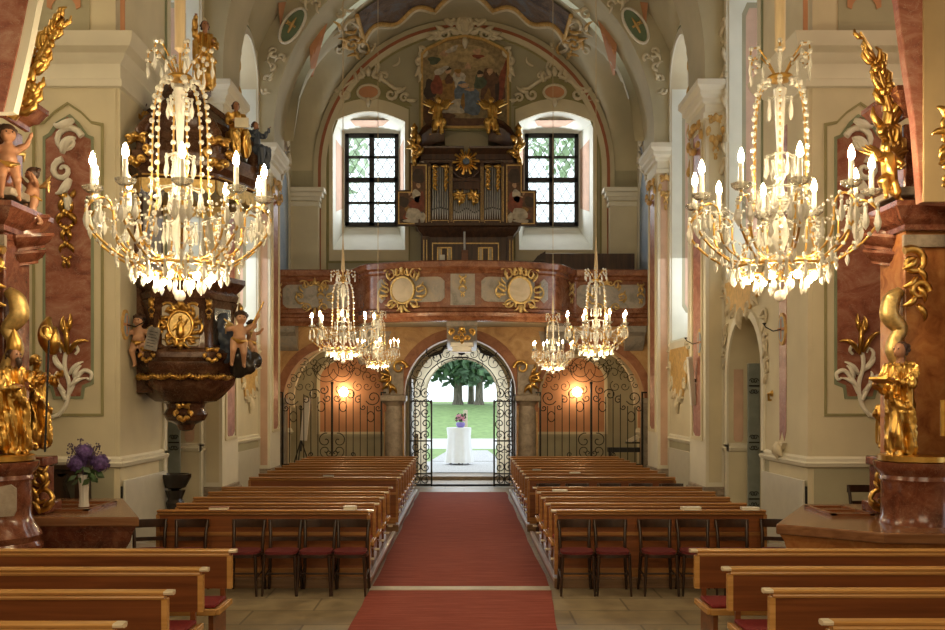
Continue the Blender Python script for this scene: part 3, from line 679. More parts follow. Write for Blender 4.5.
    crest = thing('stucco_crest', 'cream stucco crest with a pink oval above the %s window of the back wall' % ('left', 'right')[k], 'stucco ornament', (mx, YB-.05, z1+.15))
    l = MB(); fb = front(YB)
    for s in (-1, 1):
        line2(l, fb, [(mx+s*a, b) for a, b in [(.12, z1+.95), (.3, z1+.9), (.5, z1+.78), (.72, z1+.62), (.9, z1+.6)]], .06, .05)
        line2(l, fb, [(mx+s*a, b) for a, b in spiral(.62, z1+.46, .16, .5, -1.2, 12, .2)], taper(12, .06, .03), .06)
        line2(l, fb, [(mx+s*a, b) for a, b in spiral(.98, z1+.36, .13, .5, 1.2, 12, .2)], taper(12, .05, .025), .06)
        for (x, z, L, a) in ((.3, z1+.8, .3, 1.2), (.1, z1+.95, .3, 1.0), (.75, z1+.5, .35, .3), (1.05, z1+.3, .3, -.2)): leafy(l, fb, mx+s*x, z, L, a if s > 0 else PI-a, .09, .05, .5*s)
    line2(l, fb, arc(mx, z1+.52, .3, 0, 2*PI, 20, .2), .04, .06); leafy(l, fb, mx, z1+.95, .28, PI/2, .12, .06, 0); leafy(l, fb, mx, z1+.35, .25, -PI/2, .12, .06, 0)
    l.build('scrolls', 'stucco', crest)
    l = MB(); l.prism(fb, arc(mx, z1+.52, .27, 0, 2*PI, 20, .17)[:-1], 0, .05); l.build('oval', 'terracotta', crest)
# door reveal through the thick wall and the wall's outer leaf
w = MB(); A_ = archpoly(-1.36, 1.22, -.01, 2.4, 1.27, 20); B_ = archpoly(DOOR[0], DOOR[1], -.01, DOOR[3], 1.0, 20); n_ = len(A_)
w.add([(a, YB+.04, b) for a, b in A_]+[(a, 27.2, b) for a, b in B_], [(i, (i+1) % n_, n_+(i+1) % n_, n_+i) for i in range(1, n_)])
w.prism(front(27.2), [(-4.75, 0), (4.75, 0), (4.75, 5.6), (-4.75, 5.6)], -.001, -.06, [B_])
struct(w, 'wall_door_reveal', 'plaster', smooth=20)
w = MB(); w.prism(front(27.1), [(-4.75, 5.6), (4.75, 5.6), (4.75, 13.6), (-4.75, 13.6)], 0, -.1, [[(-3.36, 7.15), (-1.88, 7.15), (-1.88, 9.75), (-3.36, 9.75)], [(1.74, 7.15), (3.23, 7.15), (3.23, 9.75), (1.74, 9.75)]])
struct(w, 'wall_outer_leaf', 'plaster', smooth=0)
# wall arch on the back wall: red line, cream band, shadow line
def archband(r0, r1, c0, c1, mat, nm, zc=8.5, Y=YB):
    l = MB(); A = arc(0, zc, r1, 0, PI, 40); B = arc(0, zc, r0, PI, 0, 40)
    l.prism(front(Y), [(r1, 5.4)]+A+[(-r1, 5.4), (-r0, 5.4)]+B+[(r0, 5.4)], c0, c1); struct(l, nm, mat, smooth=30)
archband(3.92, 4.0, 0, .09, 'redline', 'trim_back_arch_line')
archband(3.78, 3.92, 0, .075, 'plaster', 'trim_back_arch_band')
archband(4.0, 4.12, 0, .12, 'vault', 'trim_back_arch_roll')
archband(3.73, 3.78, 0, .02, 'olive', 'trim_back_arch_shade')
for s, nm in ((-1, 'left'), (1, 'right')):
    l = MB(); l.box(s*3.95, s*4.75, 25.75, YB, 5.4, 7.6); struct(l, 'wall_back_pilaster_'+nm, 'plaster', smooth=0)
    l = MB()
    for (z, o_) in ((7.45, .04), (7.6, .06), (7.7, .12), (7.82, .18)): l.box(s*(3.95-o_), s*4.75, 25.75-o_, YB, z, z+.12)
    struct(l, 'trim_back_capital_'+nm, 'plaster_light', bevel=.02)
# vault of bays between the ribs, groined towards the side windows
ZL = {0: zlong, 1: lambda x: 8.3+math.sqrt(max(0.0, 5.12**2-x*x))}
def vault(ya, yb, nm, top=10.75, kind=1):
    l = MB(); nx, ny = 64, 24; yc = (ya+yb)/2; hw = (yb-ya)/2; vs = []
    for j in range(ny+1):
        y = ya+(yb-ya)*j/ny; t = (y-yc)/hw; cr = 8.2+(top-8.2)*math.sqrt(max(0, 1-t*t))
        for i in range(nx+1):
            x = -4.75+9.5*i/nx
            crx = cr+ (4.75-abs(x))*0.12
            vs.append((x, y, max(ZL[kind](x), crx)))
    l.add(vs, [(j*(nx+1)+i, j*(nx+1)+i+1, (j+1)*(nx+1)+i+1, (j+1)*(nx+1)+i) for j in range(ny) for i in range(nx)])
    struct(l, nm, 'vault', smooth=50)
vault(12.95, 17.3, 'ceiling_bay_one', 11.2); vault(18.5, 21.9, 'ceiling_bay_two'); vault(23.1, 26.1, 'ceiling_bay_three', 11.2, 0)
for k, (ya, yb) in enumerate(((17.3, 18.5), (21.9, 23.1))):
    l = MB(); r = 4.38; A = arc(0, 8.35, r, 0, PI, 40)
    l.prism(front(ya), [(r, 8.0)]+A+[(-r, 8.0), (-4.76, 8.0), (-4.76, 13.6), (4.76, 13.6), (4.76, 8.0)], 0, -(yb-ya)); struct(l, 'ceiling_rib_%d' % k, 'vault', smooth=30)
    l = MB(); l.prism(front(ya), [(r+.001, 8.0)]+arc(0, 8.35, r, 0, PI, 40)+[(-r, 8.0), (-r-.07, 8.0)]+arc(0, 8.35, r+.07, PI, 0, 40)+[(r+.07, 8.0)], 0, .03); struct(l, 'trim_rib_line_%d' % k, 'vault', smooth=30)
# green medallions and stucco on the farther rib
for s, nm in ((-1, 'left'), (1, 'right')):
    rb = front(21.9)
    md = thing('rib_medallion', 'green oval medallion framed in cream scrolls on the farther vault rib, %s side' % nm, 'stucco ornament', (s*3.9, 21.85, 10.3))
    ang = R(33)
    def rpm(a, b, c=0, s=s, t=R(32)):        # a along the rib, b outwards from the arch centre
        th = t+a/4.7; rr = 4.66+b
        return Vector((s*rr*math.cos(th), 21.9-c, 8.35+rr*math.sin(th)))
    l = MB(); l.prism(rpm, arc(0, 0, .42, 0, 2*PI, 24, .17)[:-1], 0, .03); l.build('oval', 'green', md)
    l = MB(); line2(l, rpm, arc(0, 0, .46, 0, 2*PI, 24, .21), .035, .04); l.build('rim', 'stuccowhite', md)
    l = MB(); drop(l, rpm, 0, .12, -.12, .14, c=.05); leafy(l, rpm, -.2, 0, .4, 0, .05, .04, .1); l.build('gilded_sprig', 'ochre', md)
    l = MB()
    for (a, b, r_, t_) in ((.72, .12, .16, 1), (.75, -.16, .12, -1), (-.72, .1, .14, -1), (-.78, -.1, .1, 1), (1.1, 0, .14, 1), (1.4, .15, .12, -1), (-1.05, 0.02, .1, 1), (-1.35, 0, .1, -1), (-1.65, .02, .08, 1), (1.7, -.05, .13, 1), (2.0, .1, .1, 1)):
        line2(l, rpm, spiral(a, b, r_, a*3, t_, 12, .2), taper(12, .045, .02), .035)
        leafy(l, rpm, a, b, r_*2, a*5, c=.03)
    l.build('scrolls', 'stucco', md)
def vhit2(px, py, off=0.0, ya=18.5, yb=21.9, top=10.75):
    lo = ya+.02
    while lo < yb-.02:
        p = at(px, py, lo); t = (lo-(ya+yb)/2)/((yb-ya)/2); c_ = 8.2+(top-8.2)*math.sqrt(max(0, 1-t*t))+(4.75-abs(p.x))*.12
        if p.z >= max(ZL[1](p.x), c_) or abs(p.x) > 4.72: break
        lo += .02
    p = at(px, py, lo); return p+(Vector((0, p.y, 8.5))-p).normalized()*off
for s, nm in ((-1, 'left'), (1, 'right')):
    q = [vhit2(a if s < 0 else 926-a, b, .03) for a, b in ((277, 2), (285, 1), (279, 28))]
    struct(MB().add(q, [(0, 1, 2)]), 'trim_pendentive_'+nm, 'terracotta', smooth=0)
# terracotta triangles and gilded stucco on the west bay's vault; painted as thin fields following the vault
def vz3(x, y, ya=23.1, yb=26.1, top=11.2):
    t = (y-(ya+yb)/2)/((yb-ya)/2); cr = 8.2+(top-8.2)*math.sqrt(max(0, 1-t*t))+(4.75-abs(x))*.12
    return max(zlong(x), cr)
def vhit(px, py, off=0.0):
    lo = 22.8
    while lo < 26.1:
        p = at(px, py, lo)
        if p.z >= vz3(p.x, lo): break
        lo += .02
    p = at(px, py, min(lo, 26.08)); ctr = Vector((0, p.y, 8.5)); d = (ctr-p).normalized(); return p+d*off
def onvault(mb, poly, off=.03, n=8):
    def P(x, y): return Vector((x*(1-off/8), y, vz3(x, y)-off))
    vs = []; (a, b, c_) = poly
    idx = {}
    for i in range(n+1):
        for j in range(n+1-i):
            u, v = i/n, j/n; x = a[0]+(b[0]-a[0])*u+(c_[0]-a[0])*v; y = a[1]+(b[1]-a[1])*u+(c_[1]-a[1])*v
            idx[i, j] = len(vs); vs.append(P(x, y))
    fs = []
    for i in range(n):
        for j in range(n-i):
            fs.append((idx[i, j], idx[i+1, j], idx[i, j+1]))
            if i+j < n-1: fs.append((idx[i+1, j], idx[i+1, j+1], idx[i, j+1]))
    mb.add(vs, fs)
for s, nm in ((-1, 'left'), (1, 'right')):
    mir = lambda px: px if s < 0 else 926-px
    l = MB(); n = 10; T = [(307, 16), (330, 12), (311, 82)]; idx = {}; vs = []
    for i in range(n+1):
        for j in range(n+1-i):
            u, v = i/n, j/n; px = T[0][0]+(T[1][0]-T[0][0])*u+(T[2][0]-T[0][0])*v; py = T[0][1]+(T[1][1]-T[0][1])*u+(T[2][1]-T[0][1])*v
            idx[i, j] = len(vs); vs.append(vhit(mir(px), py, .012))
    l.add(vs, [(idx[i, j], idx[i+1, j], idx[i, j+1]) for i in range(n) for j in range(n-i)]+[(idx[i+1, j], idx[i+1, j+1], idx[i, j+1]) for i in range(n) for j in range(n-i-1)])
    struct(l, 'trim_vault_triangle_'+nm, 'terracotta', smooth=40)
    def vpm(a, b, c=0, s=s): return vhit(mir(350+a*36*.8-b*36*.62), 42-b*36*.7-a*36*.6, .03+c)
    st = thing('vault_stucco', 'gilded shell and cream scrolls on the vault above the %s back window' % nm, 'stucco ornament', vhit(mir(350), 42, .1))
    l = MB()
    for (a, b, r_, t_) in ((0, -.9, .26, 1), (.25, -.3, .28, -1), (.3, .35, .24, 1), (.3, .9, .2, -1), (.1, -1.4, .16, -1), (.35, 1.4, .16, 1), (-.35, .0, .16, 1)):
        line2(l, vpm, spiral(a, b, r_, b*2, t_, 14, .2), taper(14, .055, .03), .0)
    for i in range(12): leafy(l, vpm, .2+.25*math.cos(i*2.1), -1.3+i*.25, .34, i*1.3, .06, .0)
    l.build('cream_scrolls', 'stucco', st)
    l = MB()
    for i in range(8): leafy(l, vpm, .1*math.cos(i*2), -.5+i*.15, .34, i*1.9+.5, .07, .04)
    line2(l, vpm, spiral(0, .0, .25, 0, 1.4, 14, .1), .045, .05); l.build('gilded_shell', 'ochre', st)
# ceiling fresco field with moulded frame, top centre
def cpm(a, b, c=0):
    th = PI/2-a/4.15; rr = 4.15-.05-c
    return Vector((rr*math.cos(th), b, 8.5+rr*math.sin(th)))
def cfield(mb, pts, c): mb.add([cpm(a, b, c) for a, b in pts], [tuple(range(len(pts)))])
fr = thing('ceiling_fresco', 'dark ceiling fresco with a golden scalloped frame at the top of the vault', 'fresco', (0, 24.4, 12.5))
def fgrid(mb, a0, a1, b0, bf, c, n=24):
    vs = []
    for i in range(n+1):
        a = a0+(a1-a0)*i/n
        for j in range(5): vs.append(cpm(a, b0+(bf(a)-b0)*j/4, c))
    mb.add(vs, [(i*5+j, i*5+j+1, (i+1)*5+j+1, (i+1)*5+j) for i in range(n) for j in range(4)])
bf = lambda a: 24.95-.28*math.cos(a*5.0)-.12*max(0, abs(a)-1.2) if abs(a) > .75 else 25.1-.9*(1-(abs(a)/.75)**2)
l = MB(); fgrid(l, -2.9, 2.9, 23.3, bf, 0, 40); l.build('painted_field', 'fresco', fr)
l = MB(); pth = [cpm(-2.9+5.8*i/60, bf(-2.9+5.8*i/60), .02) for i in range(61)]; l.tube(pth, .06, 6)
l.tube([cpm(s_*2.9, 23.3+.1*i, .02) for s_ in (-1,) for i in range(19)], .06, 6); l.tube([cpm(2.9, 23.3+.1*i, .02) for i in range(19)], .06, 6)
l.build('gilded_frame', 'ochre', fr)
l = MB(); pth = [cpm(-3.0+6.0*i/60, bf(-3.0+6.0*i/60)+.16, .0) for i in range(61)]; l.tube(pth, .08, 6); l.build('cream_moulding', 'stucco', fr)
# painted niches and frescoes on the side walls of the last bay
for s, nm in ((-1, 'left'), (1, 'right')):
    pm = side(s, XW)
    l = MB(); l.prism(pm, archpoly(23.55, 25.6, 5.5, 7.4, 1.0), 0, .02); tag(l.build('painted_niche', 'skyblue'), 'pale blue painted niche on the %s wall above the gallery' % nm, 'wall painting')
    l = MB(); l.prism(pm, archpoly(23.4, 25.75, 5.5, 7.4, 1.18), 0, .06, [archpoly(23.56, 25.59, 5.52, 7.4, 1.0)]); struct(l, 'trim_painted_niche_'+nm, 'plaster_light', smooth=20)
    l = MB(); l.prism(pm, archpoly(23.5, 25.75, 8.75, 9.5, 1.1), 0, .02); tag(l.build('lunette_fresco', 'fresco2'), 'dim fresco with figures high on the %s wall of the last bay' % nm, 'wall painting')
    l = MB(); rocaille(l, pm, 24.6, 8.7, 2.0, .9, .04, 12, c=.05); drop(l, pm, 24.6, 8.3, 7.9, .4); tag(l.build('fresco_stucco', 'stucco'), 'cream scrollwork under the high fresco on the %s wall' % nm, 'stucco ornament')
    # stucco beside the nearer windows
    for k, (y_, z_, n_) in enumerate(((17.2, 9.0, 'nearer'), (19.75, 9.6, 'farther'))):
        l = MB(); 
        for i in range(7): line2(l, pm, spiral(y_+.1*math.sin(i*2), z_-i*.42, .13, i*2, (-1)**i, 10, .2), taper(10, .04, .02), .04); leafy(l, pm, y_, z_-i*.42, .3, -PI/2+.5*(-1)**i, .07, .03)
        tag(l.build('window_stucco', 'ochre' if k else 'stucco'), 'hanging scrollwork beside the %s window of the %s wall' % (n_, nm), 'stucco ornament')
# ------------------------------------------------------------ gallery and arcade
def gy(x):
    a = abs(x+.03)
    if a < 2.15: return 22.0+.55*(a/2.15)**2
    if a < 2.8: t = (a-2.15)/.65; t = t*t*(3-2*t); return 22.55+(23.6-22.55)*t
    return 23.6
GX = [-4.74+9.48*i/120 for i in range(121)]
def gn(x):
    d = (gy(x+.02)-gy(x-.02))/.04; v = Vector((d, -1, 0)); v.normalize(); return v
def gpm(x, z, c=0): n = gn(x); return Vector((x, gy(x), z))+n*c
gal = thing('organ_gallery', 'curved red and grey marble organ gallery with a bowed middle above the church door', 'gallery', (0, 24.2, 4.04))
def gsweep(prof, name, mat, dy=0):
    l = MB(); l.sweep([(Vector((x, gy(x)+dy, 0)), gn(x), (0, 0, 1)) for x in GX], prof); return l.build(name, mat, gal)
gsweep([(0, 4.3), (0, 5.2), (-.22, 5.2), (-.22, 4.3)], 'parapet', 'gallerymarble')
gsweep([(.02, 5.14), (.06, 5.18), (.05, 5.24), (.12, 5.28), (.14, 5.40), (.10, 5.43), (-.30, 5.43), (-.30, 5.14)], 'top_rail', 'gallerymarble')
gsweep([(-.3, 4.04), (.02, 4.04), (.06, 4.10), (.13, 4.14), (.14, 4.22), (.06, 4.26), (.05, 4.32), (.0, 4.36), (-.3, 4.36)], 'lower_moulding', 'gallerymarble')
l = MB(); n = len(GX)
for z0_, z1_ in ((4.06, 4.2),):
    vs = [(x, gy(x)+.05, z) for z in (z0_, z1_) for x in GX]+[(x, 26.1, z) for z in (z0_, z1_) for x in GX]
    fs = []
    for i in range(n-1): fs += [(i, i+1, 2*n+i+1, 2*n+i), (n+i, n+i+1, 3*n+i+1, 3*n+i)]
    l.add(vs, fs)
l.build('gallery_floor', 'plaster', gal, smooth=0)
def gpanel(x0, x1, z0_, z1_, c=.02, cut=.1):
    l = MB(); m = max(6, int((x1-x0)/.08)); vs = []
    for i in range(m+1):
        x = x0+(x1-x0)*i/m; e = min(x-x0, x1-x); q = max(0, cut-e)
        vs += [gpm(x, z0_+q, c), gpm(x, z1_-q, c), gpm(x, z1_-q, 0), gpm(x, z0_+q, 0)]
    fs = [(4*i+a, 4*i+(a+1) % 4, 4*i+4+(a+1) % 4, 4*i+4+a) for i in range(m) for a in range(4)]+[(0, 1, 2, 3), (4*m+3, 4*m+2, 4*m+1, 4*m)]
    l.add(vs, fs); return l
XP = lambda px: (px-VPX)*22.2/F
for x0, x1 in ((-4.5, -2.85), (-2.05, -1.85), (-1.72, -.45), (.40, 1.65), (1.78, 1.98), (2.8, 4.5)):
    gpanel(x0, x1, 4.48, 5.06).build('grey_panel', 'greymarble', gal, smooth=0)
l = gpanel(-.31, .25, 4.4, 5.12, .035, .0); l.build('centre_panel', 'greymarble', gal, smooth=0)
for xc in (-1.42, 1.29):
    l = MB(); L = lambda a, b, c=0, xc=xc: gpm(xc+a, b, c+.03)
    rocaille(l, L, 0, 4.77, .92, .85, .017, 20, seed=4, c=.03)
    line2(l, L, arc(0, 4.77, .27, 0, 2*PI, 24, .31), .035, .02); l.build('gilded_cartouche', 'goldpale', gal)
    l = MB(); m = MB(); pts = arc(0, 4.77, .26, 0, 2*PI, 24, .30)[:-1]
    l.prism(L, pts, 0, .03); l.build('cartouche_field', 'palestone', gal, smooth=0)
for xc in (-4.6, -3.55, -.03, 2.6, 4.38):
    l = MB(); L = lambda a, b, c=0, xc=xc: gpm(xc+a, b, c+.03)
    drop(l, L, 0, 5.02, 4.5, .24, c=.02); l.build('gilded_drop', 'goldpale', gal)
for xc in (-3.7, 3.55):
    l = MB(); L = lambda a, b, c=0, xc=xc: gpm(xc+a, b, c+.02)
    rocaille(l, L, 0, 4.77, .8, .66, .015, 14, seed=6, c=.02); l.build('gilded_scroll_frame', 'goldpale', gal)
# keystone bracket under the middle of the gallery
l = MB(); l.sweep([((-.05+a*.36, 22.9, 0), (0, -1, 0), (0, 0, 1)) for a in (-1, 1)], [(-1.2, 3.45), (.1, 3.6), (.35, 3.75), (.42, 3.9), (.62, 3.95), (.66, 4.06), (-1.2, 4.06)])
l.build('keystone_bracket', 'greymarble', gal)
l = MB(); kp = lambda a, b, c=0: Vector((-.05+a, 22.5-c, b)); rocaille(l, kp, 0, 3.83, .5, .42, .022, 8, c=.03); drop(l, kp, 0, 3.95, 3.68, .25, c=.05)
l.build('bracket_ornament', 'gold', gal)
l = MB(); l.box(-.33, .23, 22.9, 23.3, 3.48, 3.62); l.box(-.28, .18, 22.95, 23.3, 3.36, 3.5); l.build('white_bracket_foot', 'white', gal, bevel=.02)
for xc in (-4.45, -2.35, 2.3, 4.3):
    l = MB(); l.sweep([((xc-.24, 24.15, 0), (0, -1, 0), (0, 0, 1)), ((xc+.24, 24.15, 0), (0, -1, 0), (0, 0, 1))], [(0, 3.45), (.1, 3.5), (.22, 3.62), (.3, 3.8), (.5, 3.9), (.52, 4.05), (0, 4.05)])
    l.build('corbel', 'greymarble', gal)

YA = 24.2
ARCH = [(-4.6, -2.04, 2.2, 1.35), (-1.52, 1.33, 2.36, 1.42), (1.88, 4.6, 2.2, 1.38)]
w = MB(); w.prism(front(YA), [(-4.75, 0), (4.75, 0), (4.75, 4.06), (-4.75, 4.06)], 0, -.6, [archpoly(a, b, -.01, zs, r, 24) for a, b, zs, r in ARCH])
struct(w, 'wall_arcade', 'spandrel', smooth=20)
for k, (a, b, zs, r) in enumerate(ARCH):
    l = MB(); e = .25 if k == 1 else .2
    P1 = arc((a+b)/2, zs, (b-a)/2+e, 0, PI, 28, r+e); P0 = arc((a+b)/2, zs, (b-a)/2-.005, PI, 0, 28, r)
    l.prism(front(YA), [(b+(e if k == 1 else e*.2), zs-.3)]+P1+[(a-(e if k == 1 else e*.2), zs-.3), (a, zs-.3)]+P0+[(b, zs-.3)], 0, .05)
    struct(l, 'trim_arch_band_%d' % k, 'archband', smooth=30)
    l = MB(); e = .03
    l.prism(front(YA-.6), archpoly(a-.01, b+.01, 0, zs, r, 24), 0, .001)
# spandrel fields
for xc, w_ in ((-2.45, .5), (2.4, .5), (-.95, .3), (.8, .3)):
    l = MB(); 
    if w_ > .4: l.prism(front(YA), [(xc-w_, 3.95), (xc+w_*1.2, 3.95), (xc+w_*.9, 3.5), (xc+.2, 3.1), (xc-.2, 3.1), (xc-w_*.8, 3.5)], 0, .02); struct(l, 'trim_spandrel_field', 'greystone', smooth=0)
def column(x0, x1, nm, lab):
    t = thing('stone_column', lab, 'column', ((x0+x1)/2, YA, 0))
    xc = (x0+x1)/2; hw = (x1-x0)/2
    l = MB(); l.lathe([(hw*.92, .42), (hw*.95, .6), (hw*.9, 2.0), (hw*.86, 2.08)], (xc, YA+.1, 0), 20); l.build('shaft', 'greystone', t)
    l = MB(); l.box(xc-hw*1.15, xc+hw*1.15, YA-.22, YA+.4, 0, .3); l.lathe([(hw*1.15, .3), (hw*1.2, .36), (hw, .42)], (xc, YA+.1, 0), 20); l.build('base', 'greystone', t, bevel=.02)
    l = MB(); l.lathe([(hw*.9, 2.05), (hw*1.0, 2.1), (hw*1.18, 2.17)], (xc, YA+.1, 0), 20); l.box(xc-hw*1.2, xc+hw*1.2, YA-.24, YA+.4, 2.17, 2.32); l.build('capital', 'greystone', t, bevel=.02)
    l = MB(); l.box(xc-hw*.95, xc+hw*.95, YA-.12, YA+.05, 2.32, 3.1); l.build('impost_block', 'greystone', t, bevel=.02)
    s = 1 if xc > 0 else -1
    l = MB(); L = lambda a, b, c=0: Vector((xc-s*.05+s*a, YA-.13-c, b))
    line2(l, L, spiral(-.1, 3.02, .2, PI, -1.2, 16, .15), taper(16, .05, .02), .03); line2(l, L, spiral(.2, 2.72, .14, 0, 1.2, 14, .15), taper(14, .045, .02), .03)
    for i in range(6): leafy(l, L, .15, 2.85-i*.05, .3, 1-i*.7, .08, .03, .5)
    l.build('gilded_scroll', 'gold', t)
column(-2.06, -1.52, 'l', 'mottled grey stone column left of the open church door, gilded scroll on its head')
column(1.34, 1.88, 'r', 'mottled grey stone column right of the open church door, gilded scroll on its head')
for s in (-1, 1):
    l = MB(); l.box(s*4.55, s*4.74, YA-.1, YA+.3, 0, 2.2); l.box(s*4.5, s*4.74, YA-.16, YA+.3, 2.1, 2.25); struct(l, 'wall_arcade_pier', 'greystone', bevel=.02)
# vestibule behind the arcade
w = MB(); w.box(-4.75, 4.75, YA+.6, YB, 3.95, 4.06); struct(w, 'ceiling_vestibule', 'plaster', smooth=0)
for k, (a, b) in enumerate(((-3.95, -2.0), (1.95, 3.85))):
    l = MB(); l.prism(front(YB), archpoly(a, b, 1.33, 2.75, .62), 0, .015); struct(l, 'trim_vestibule_field_%d' % k, 'terracotta', smooth=0)
    l = MB(); l.prism(front(YB), archpoly(a-.09, b+.09, 1.26, 2.75, .72), 0, .03, [archpoly(a, b, 1.33, 2.75, .62)]); struct(l, 'trim_vestibule_border_%d' % k, 'plaster', smooth=20)
for s in (-1, 1):
    l = MB(); l.prism(side(s, XW), archpoly(24.95, 25.9, 1.45, 2.4, .4), 0, .015); struct(l, 'trim_vestibule_side_field', 'terracotta', smooth=0)
    l = MB(); l.box(s*1.25, s*4.74, YB-.03, YB, 1.18, 1.26); l.box(s*1.25, s*4.74, YB-.01, YB, 0, 1.18); struct(l, 'trim_vestibule_dado', 'plaster_grey', smooth=0)
    # curved vault ribs in the side bays
    xc = s*3.3
    l = MB(); l.prism(front(25.3), [(xc+1.5, 2.0)]+arc(xc, 2.2, 1.5, 0, PI, 24, 1.6)+[(xc-1.5, 2.0), (xc-1.25, 2.0)]+arc(xc, 2.2, 1.25, PI, 0, 24, 1.42)+[(xc+1.25, 2.0)], 0, -.25); struct(l, 'ceiling_vestibule_rib', 'plaster', smooth=30)
    t = thing('wall_globe_lamp', 'glowing round wall lamp in the vestibule %s of the church door' % ('left' if s < 0 else 'right'), 'lamp', (s*2.95+(-.05 if s < 0 else 0), 26.05, 2.42))
    px = -3.28 if s < 0 else 3.08
    t.location = (px, 26.05, 2.42); ROOT[t.name] = Vector(t.location)
    l = MB(); l.ball((px, 25.88, 2.42), .13, n=14); l.build('globe', 'walllamp', t)
    l = MB(); l.lathe([(.09, 0), (.09, .03), (.04, .05)], (px, 0, 0), 14); l.v = [Vector((v.x, 26.07-v.z, 2.42+v.y)) for v in l.v]; l.tube([(px, 26.05, 2.42), (px, 25.98, 2.42)], .03, 8); l.build('wall_plate', 'iron', t)

# ------------------------------------------------------------ wrought iron
IR = .013
def side_gate(cx, hw, lab, seedx):
    t = thing('iron_gate', lab, 'gate', (cx, 24.05, 0))
    pm = lambda a, b, c=0: Vector((cx+a*hw, 24.05-c, b))
    P = lambda X, Y: ((X-330)/262, az(350+Y/5.25, 24.1))        # coordinates read off the grille
    for s in (-1, 1):
        l = MB(); l.box(cx+s*hw-.022, cx+s*hw+.022, 24.02, 24.07, 0, 2.4); l.box(cx+s*hw-.022, cx+s*(hw+.12), 24.03, 24.06, 2.37, 2.41); l.build('gate_post', 'iron', t, smooth=0)
    l = MB(); l.box(cx-.025, cx+.025, 24.02, 24.07, 0, 2.6); l.ball((cx, 24.045, 2.63), .04); l.build('centre_post', 'iron', t)
    step = 2*hw/14
    for i in range(1, 14):
        if i == 7: continue
        k = abs(i-7)
        zt = {1: 1.33, 2: 2.28, 3: 2.42, 4: 2.35, 5: 2.05, 6: 2.05}[k]
        z0 = 0.1
        l = MB(); 
        if k == 1: l.box(cx-hw+i*step-IR*.8, cx-hw+i*step+IR*.8, 24.035, 24.055, 1.38, 2.35)
        else: l.box(cx-hw+i*step-IR*.8, cx-hw+i*step+IR*.8, 24.035, 24.055, z0, zt)
        l.build('bar', 'iron', t, smooth=0)
    l = MB(); l.box(cx-hw, cx+hw, 24.03, 24.06, .08, .13); l.box(cx-hw, cx+hw, 24.03, 24.06, .55, .585); l.build('bottom_rail', 'iron', t, smooth=0)
    l = MB()
    for s in (-1, 1):
        q = lambda X, Y: (s*abs(P(X, Y)[0]) if True else 0, P(X, Y)[1])
        def spi(X, Y, r, a, tn, th=IR):
            x, z = P(X, Y); x = s*abs(x)
            pts = [(x*hw+s*u, z+v) for u, v in spiral(0, 0, r*.00487, a, tn, 18, .1)]
            l.tube([Vector((cx+a_, 24.045, b_)) for a_, b_ in pts], th, 5)
        # r is in grille pixels: one is 0.00487 m
        for (X, Y, r, a, tn) in ((375, 210, 26, 2.2, 1.3), (355, 252, 22, 0, -1.2), (425, 235, 32, 2.8, -1.3), (470, 262, 22, 1.0, 1.2), (548, 250, 42, 3.6, 1.5), (575, 305, 18, 0, -1.2), (495, 300, 16, 3, 1.2)):
            spi(X, Y, r, a, tn)
        # lower scroll rosette
        for (X, Y, r, a, tn) in ((365, 475, 40, 1.8, -1.1), (365, 530, 34, -1.8, 1.2), (345, 540, 18, -2, 1.1)): spi(X, Y, r, a, tn)
        spi(440, 548, 16, -1.57, 1.2); 
        # ovals between the bars
        for X, Y in ((388, 297), (535, 350)):
            x, z = P(X, Y); l.tube([Vector((cx+s*abs(x)*hw+.09*math.cos(a), 24.045, z+.13*math.sin(a))) for a in [2*PI*i/16 for i in range(17)]], IR*.8, 4)
    l.build('gate_scrolls', 'iron', t)
    # overthrow filling the arch
    l = MB()
    def arcw(x, z, r, a0, a1, ry=None): l.tube([Vector((cx+x+r*math.cos(a0+(a1-a0)*i/20), 24.3, z+(ry or r)*math.sin(a0+(a1-a0)*i/20))) for i in range(21)], IR*.62, 4)
    for s in (-1, 1):
        def spi(X, Y, r, a, tn):
            x, z = P(X, Y); x = s*abs(x)
            l.tube([Vector((cx+x*hw+s*u, 24.3, z+v)) for u, v in spiral(0, 0, r*.00487, a, tn, 20, .1)], IR*.62, 4)
        for (X, Y, r, a, tn) in ((385, 98, 52, PI, 1.15), (372, 70, 30, 0, -1.3), (425, 92, 30, 2, 1.5), (455, 120, 34, 3.4, -1.1), (495, 98, 26, 1, 1.4), (512, 135, 28, 4, -1.2), (545, 150, 24, 1, 1.4), (462, 190, 30, 2, 1.4), (510, 190, 24, 0, -1.2), (432, 60, 22, 0, -1.2), (480, 62, 20, 1, 1.2), (568, 185, 18, 2, 1.2), (345, 52, 20, 0, 1.3)): spi(X, Y, r, a, tn)
        arcw(s*.18, 2.98, .32, 0, 2*PI)
    l.build('overthrow_scrolls', 'iron', t)
    return t
side_gate(-3.34, 1.25, 'wrought iron gate with scroll overthrow filling the arch left of the church door', 1)
side_gate(3.22, 1.29, 'wrought iron gate with scroll overthrow filling the arch right of the church door', 2)
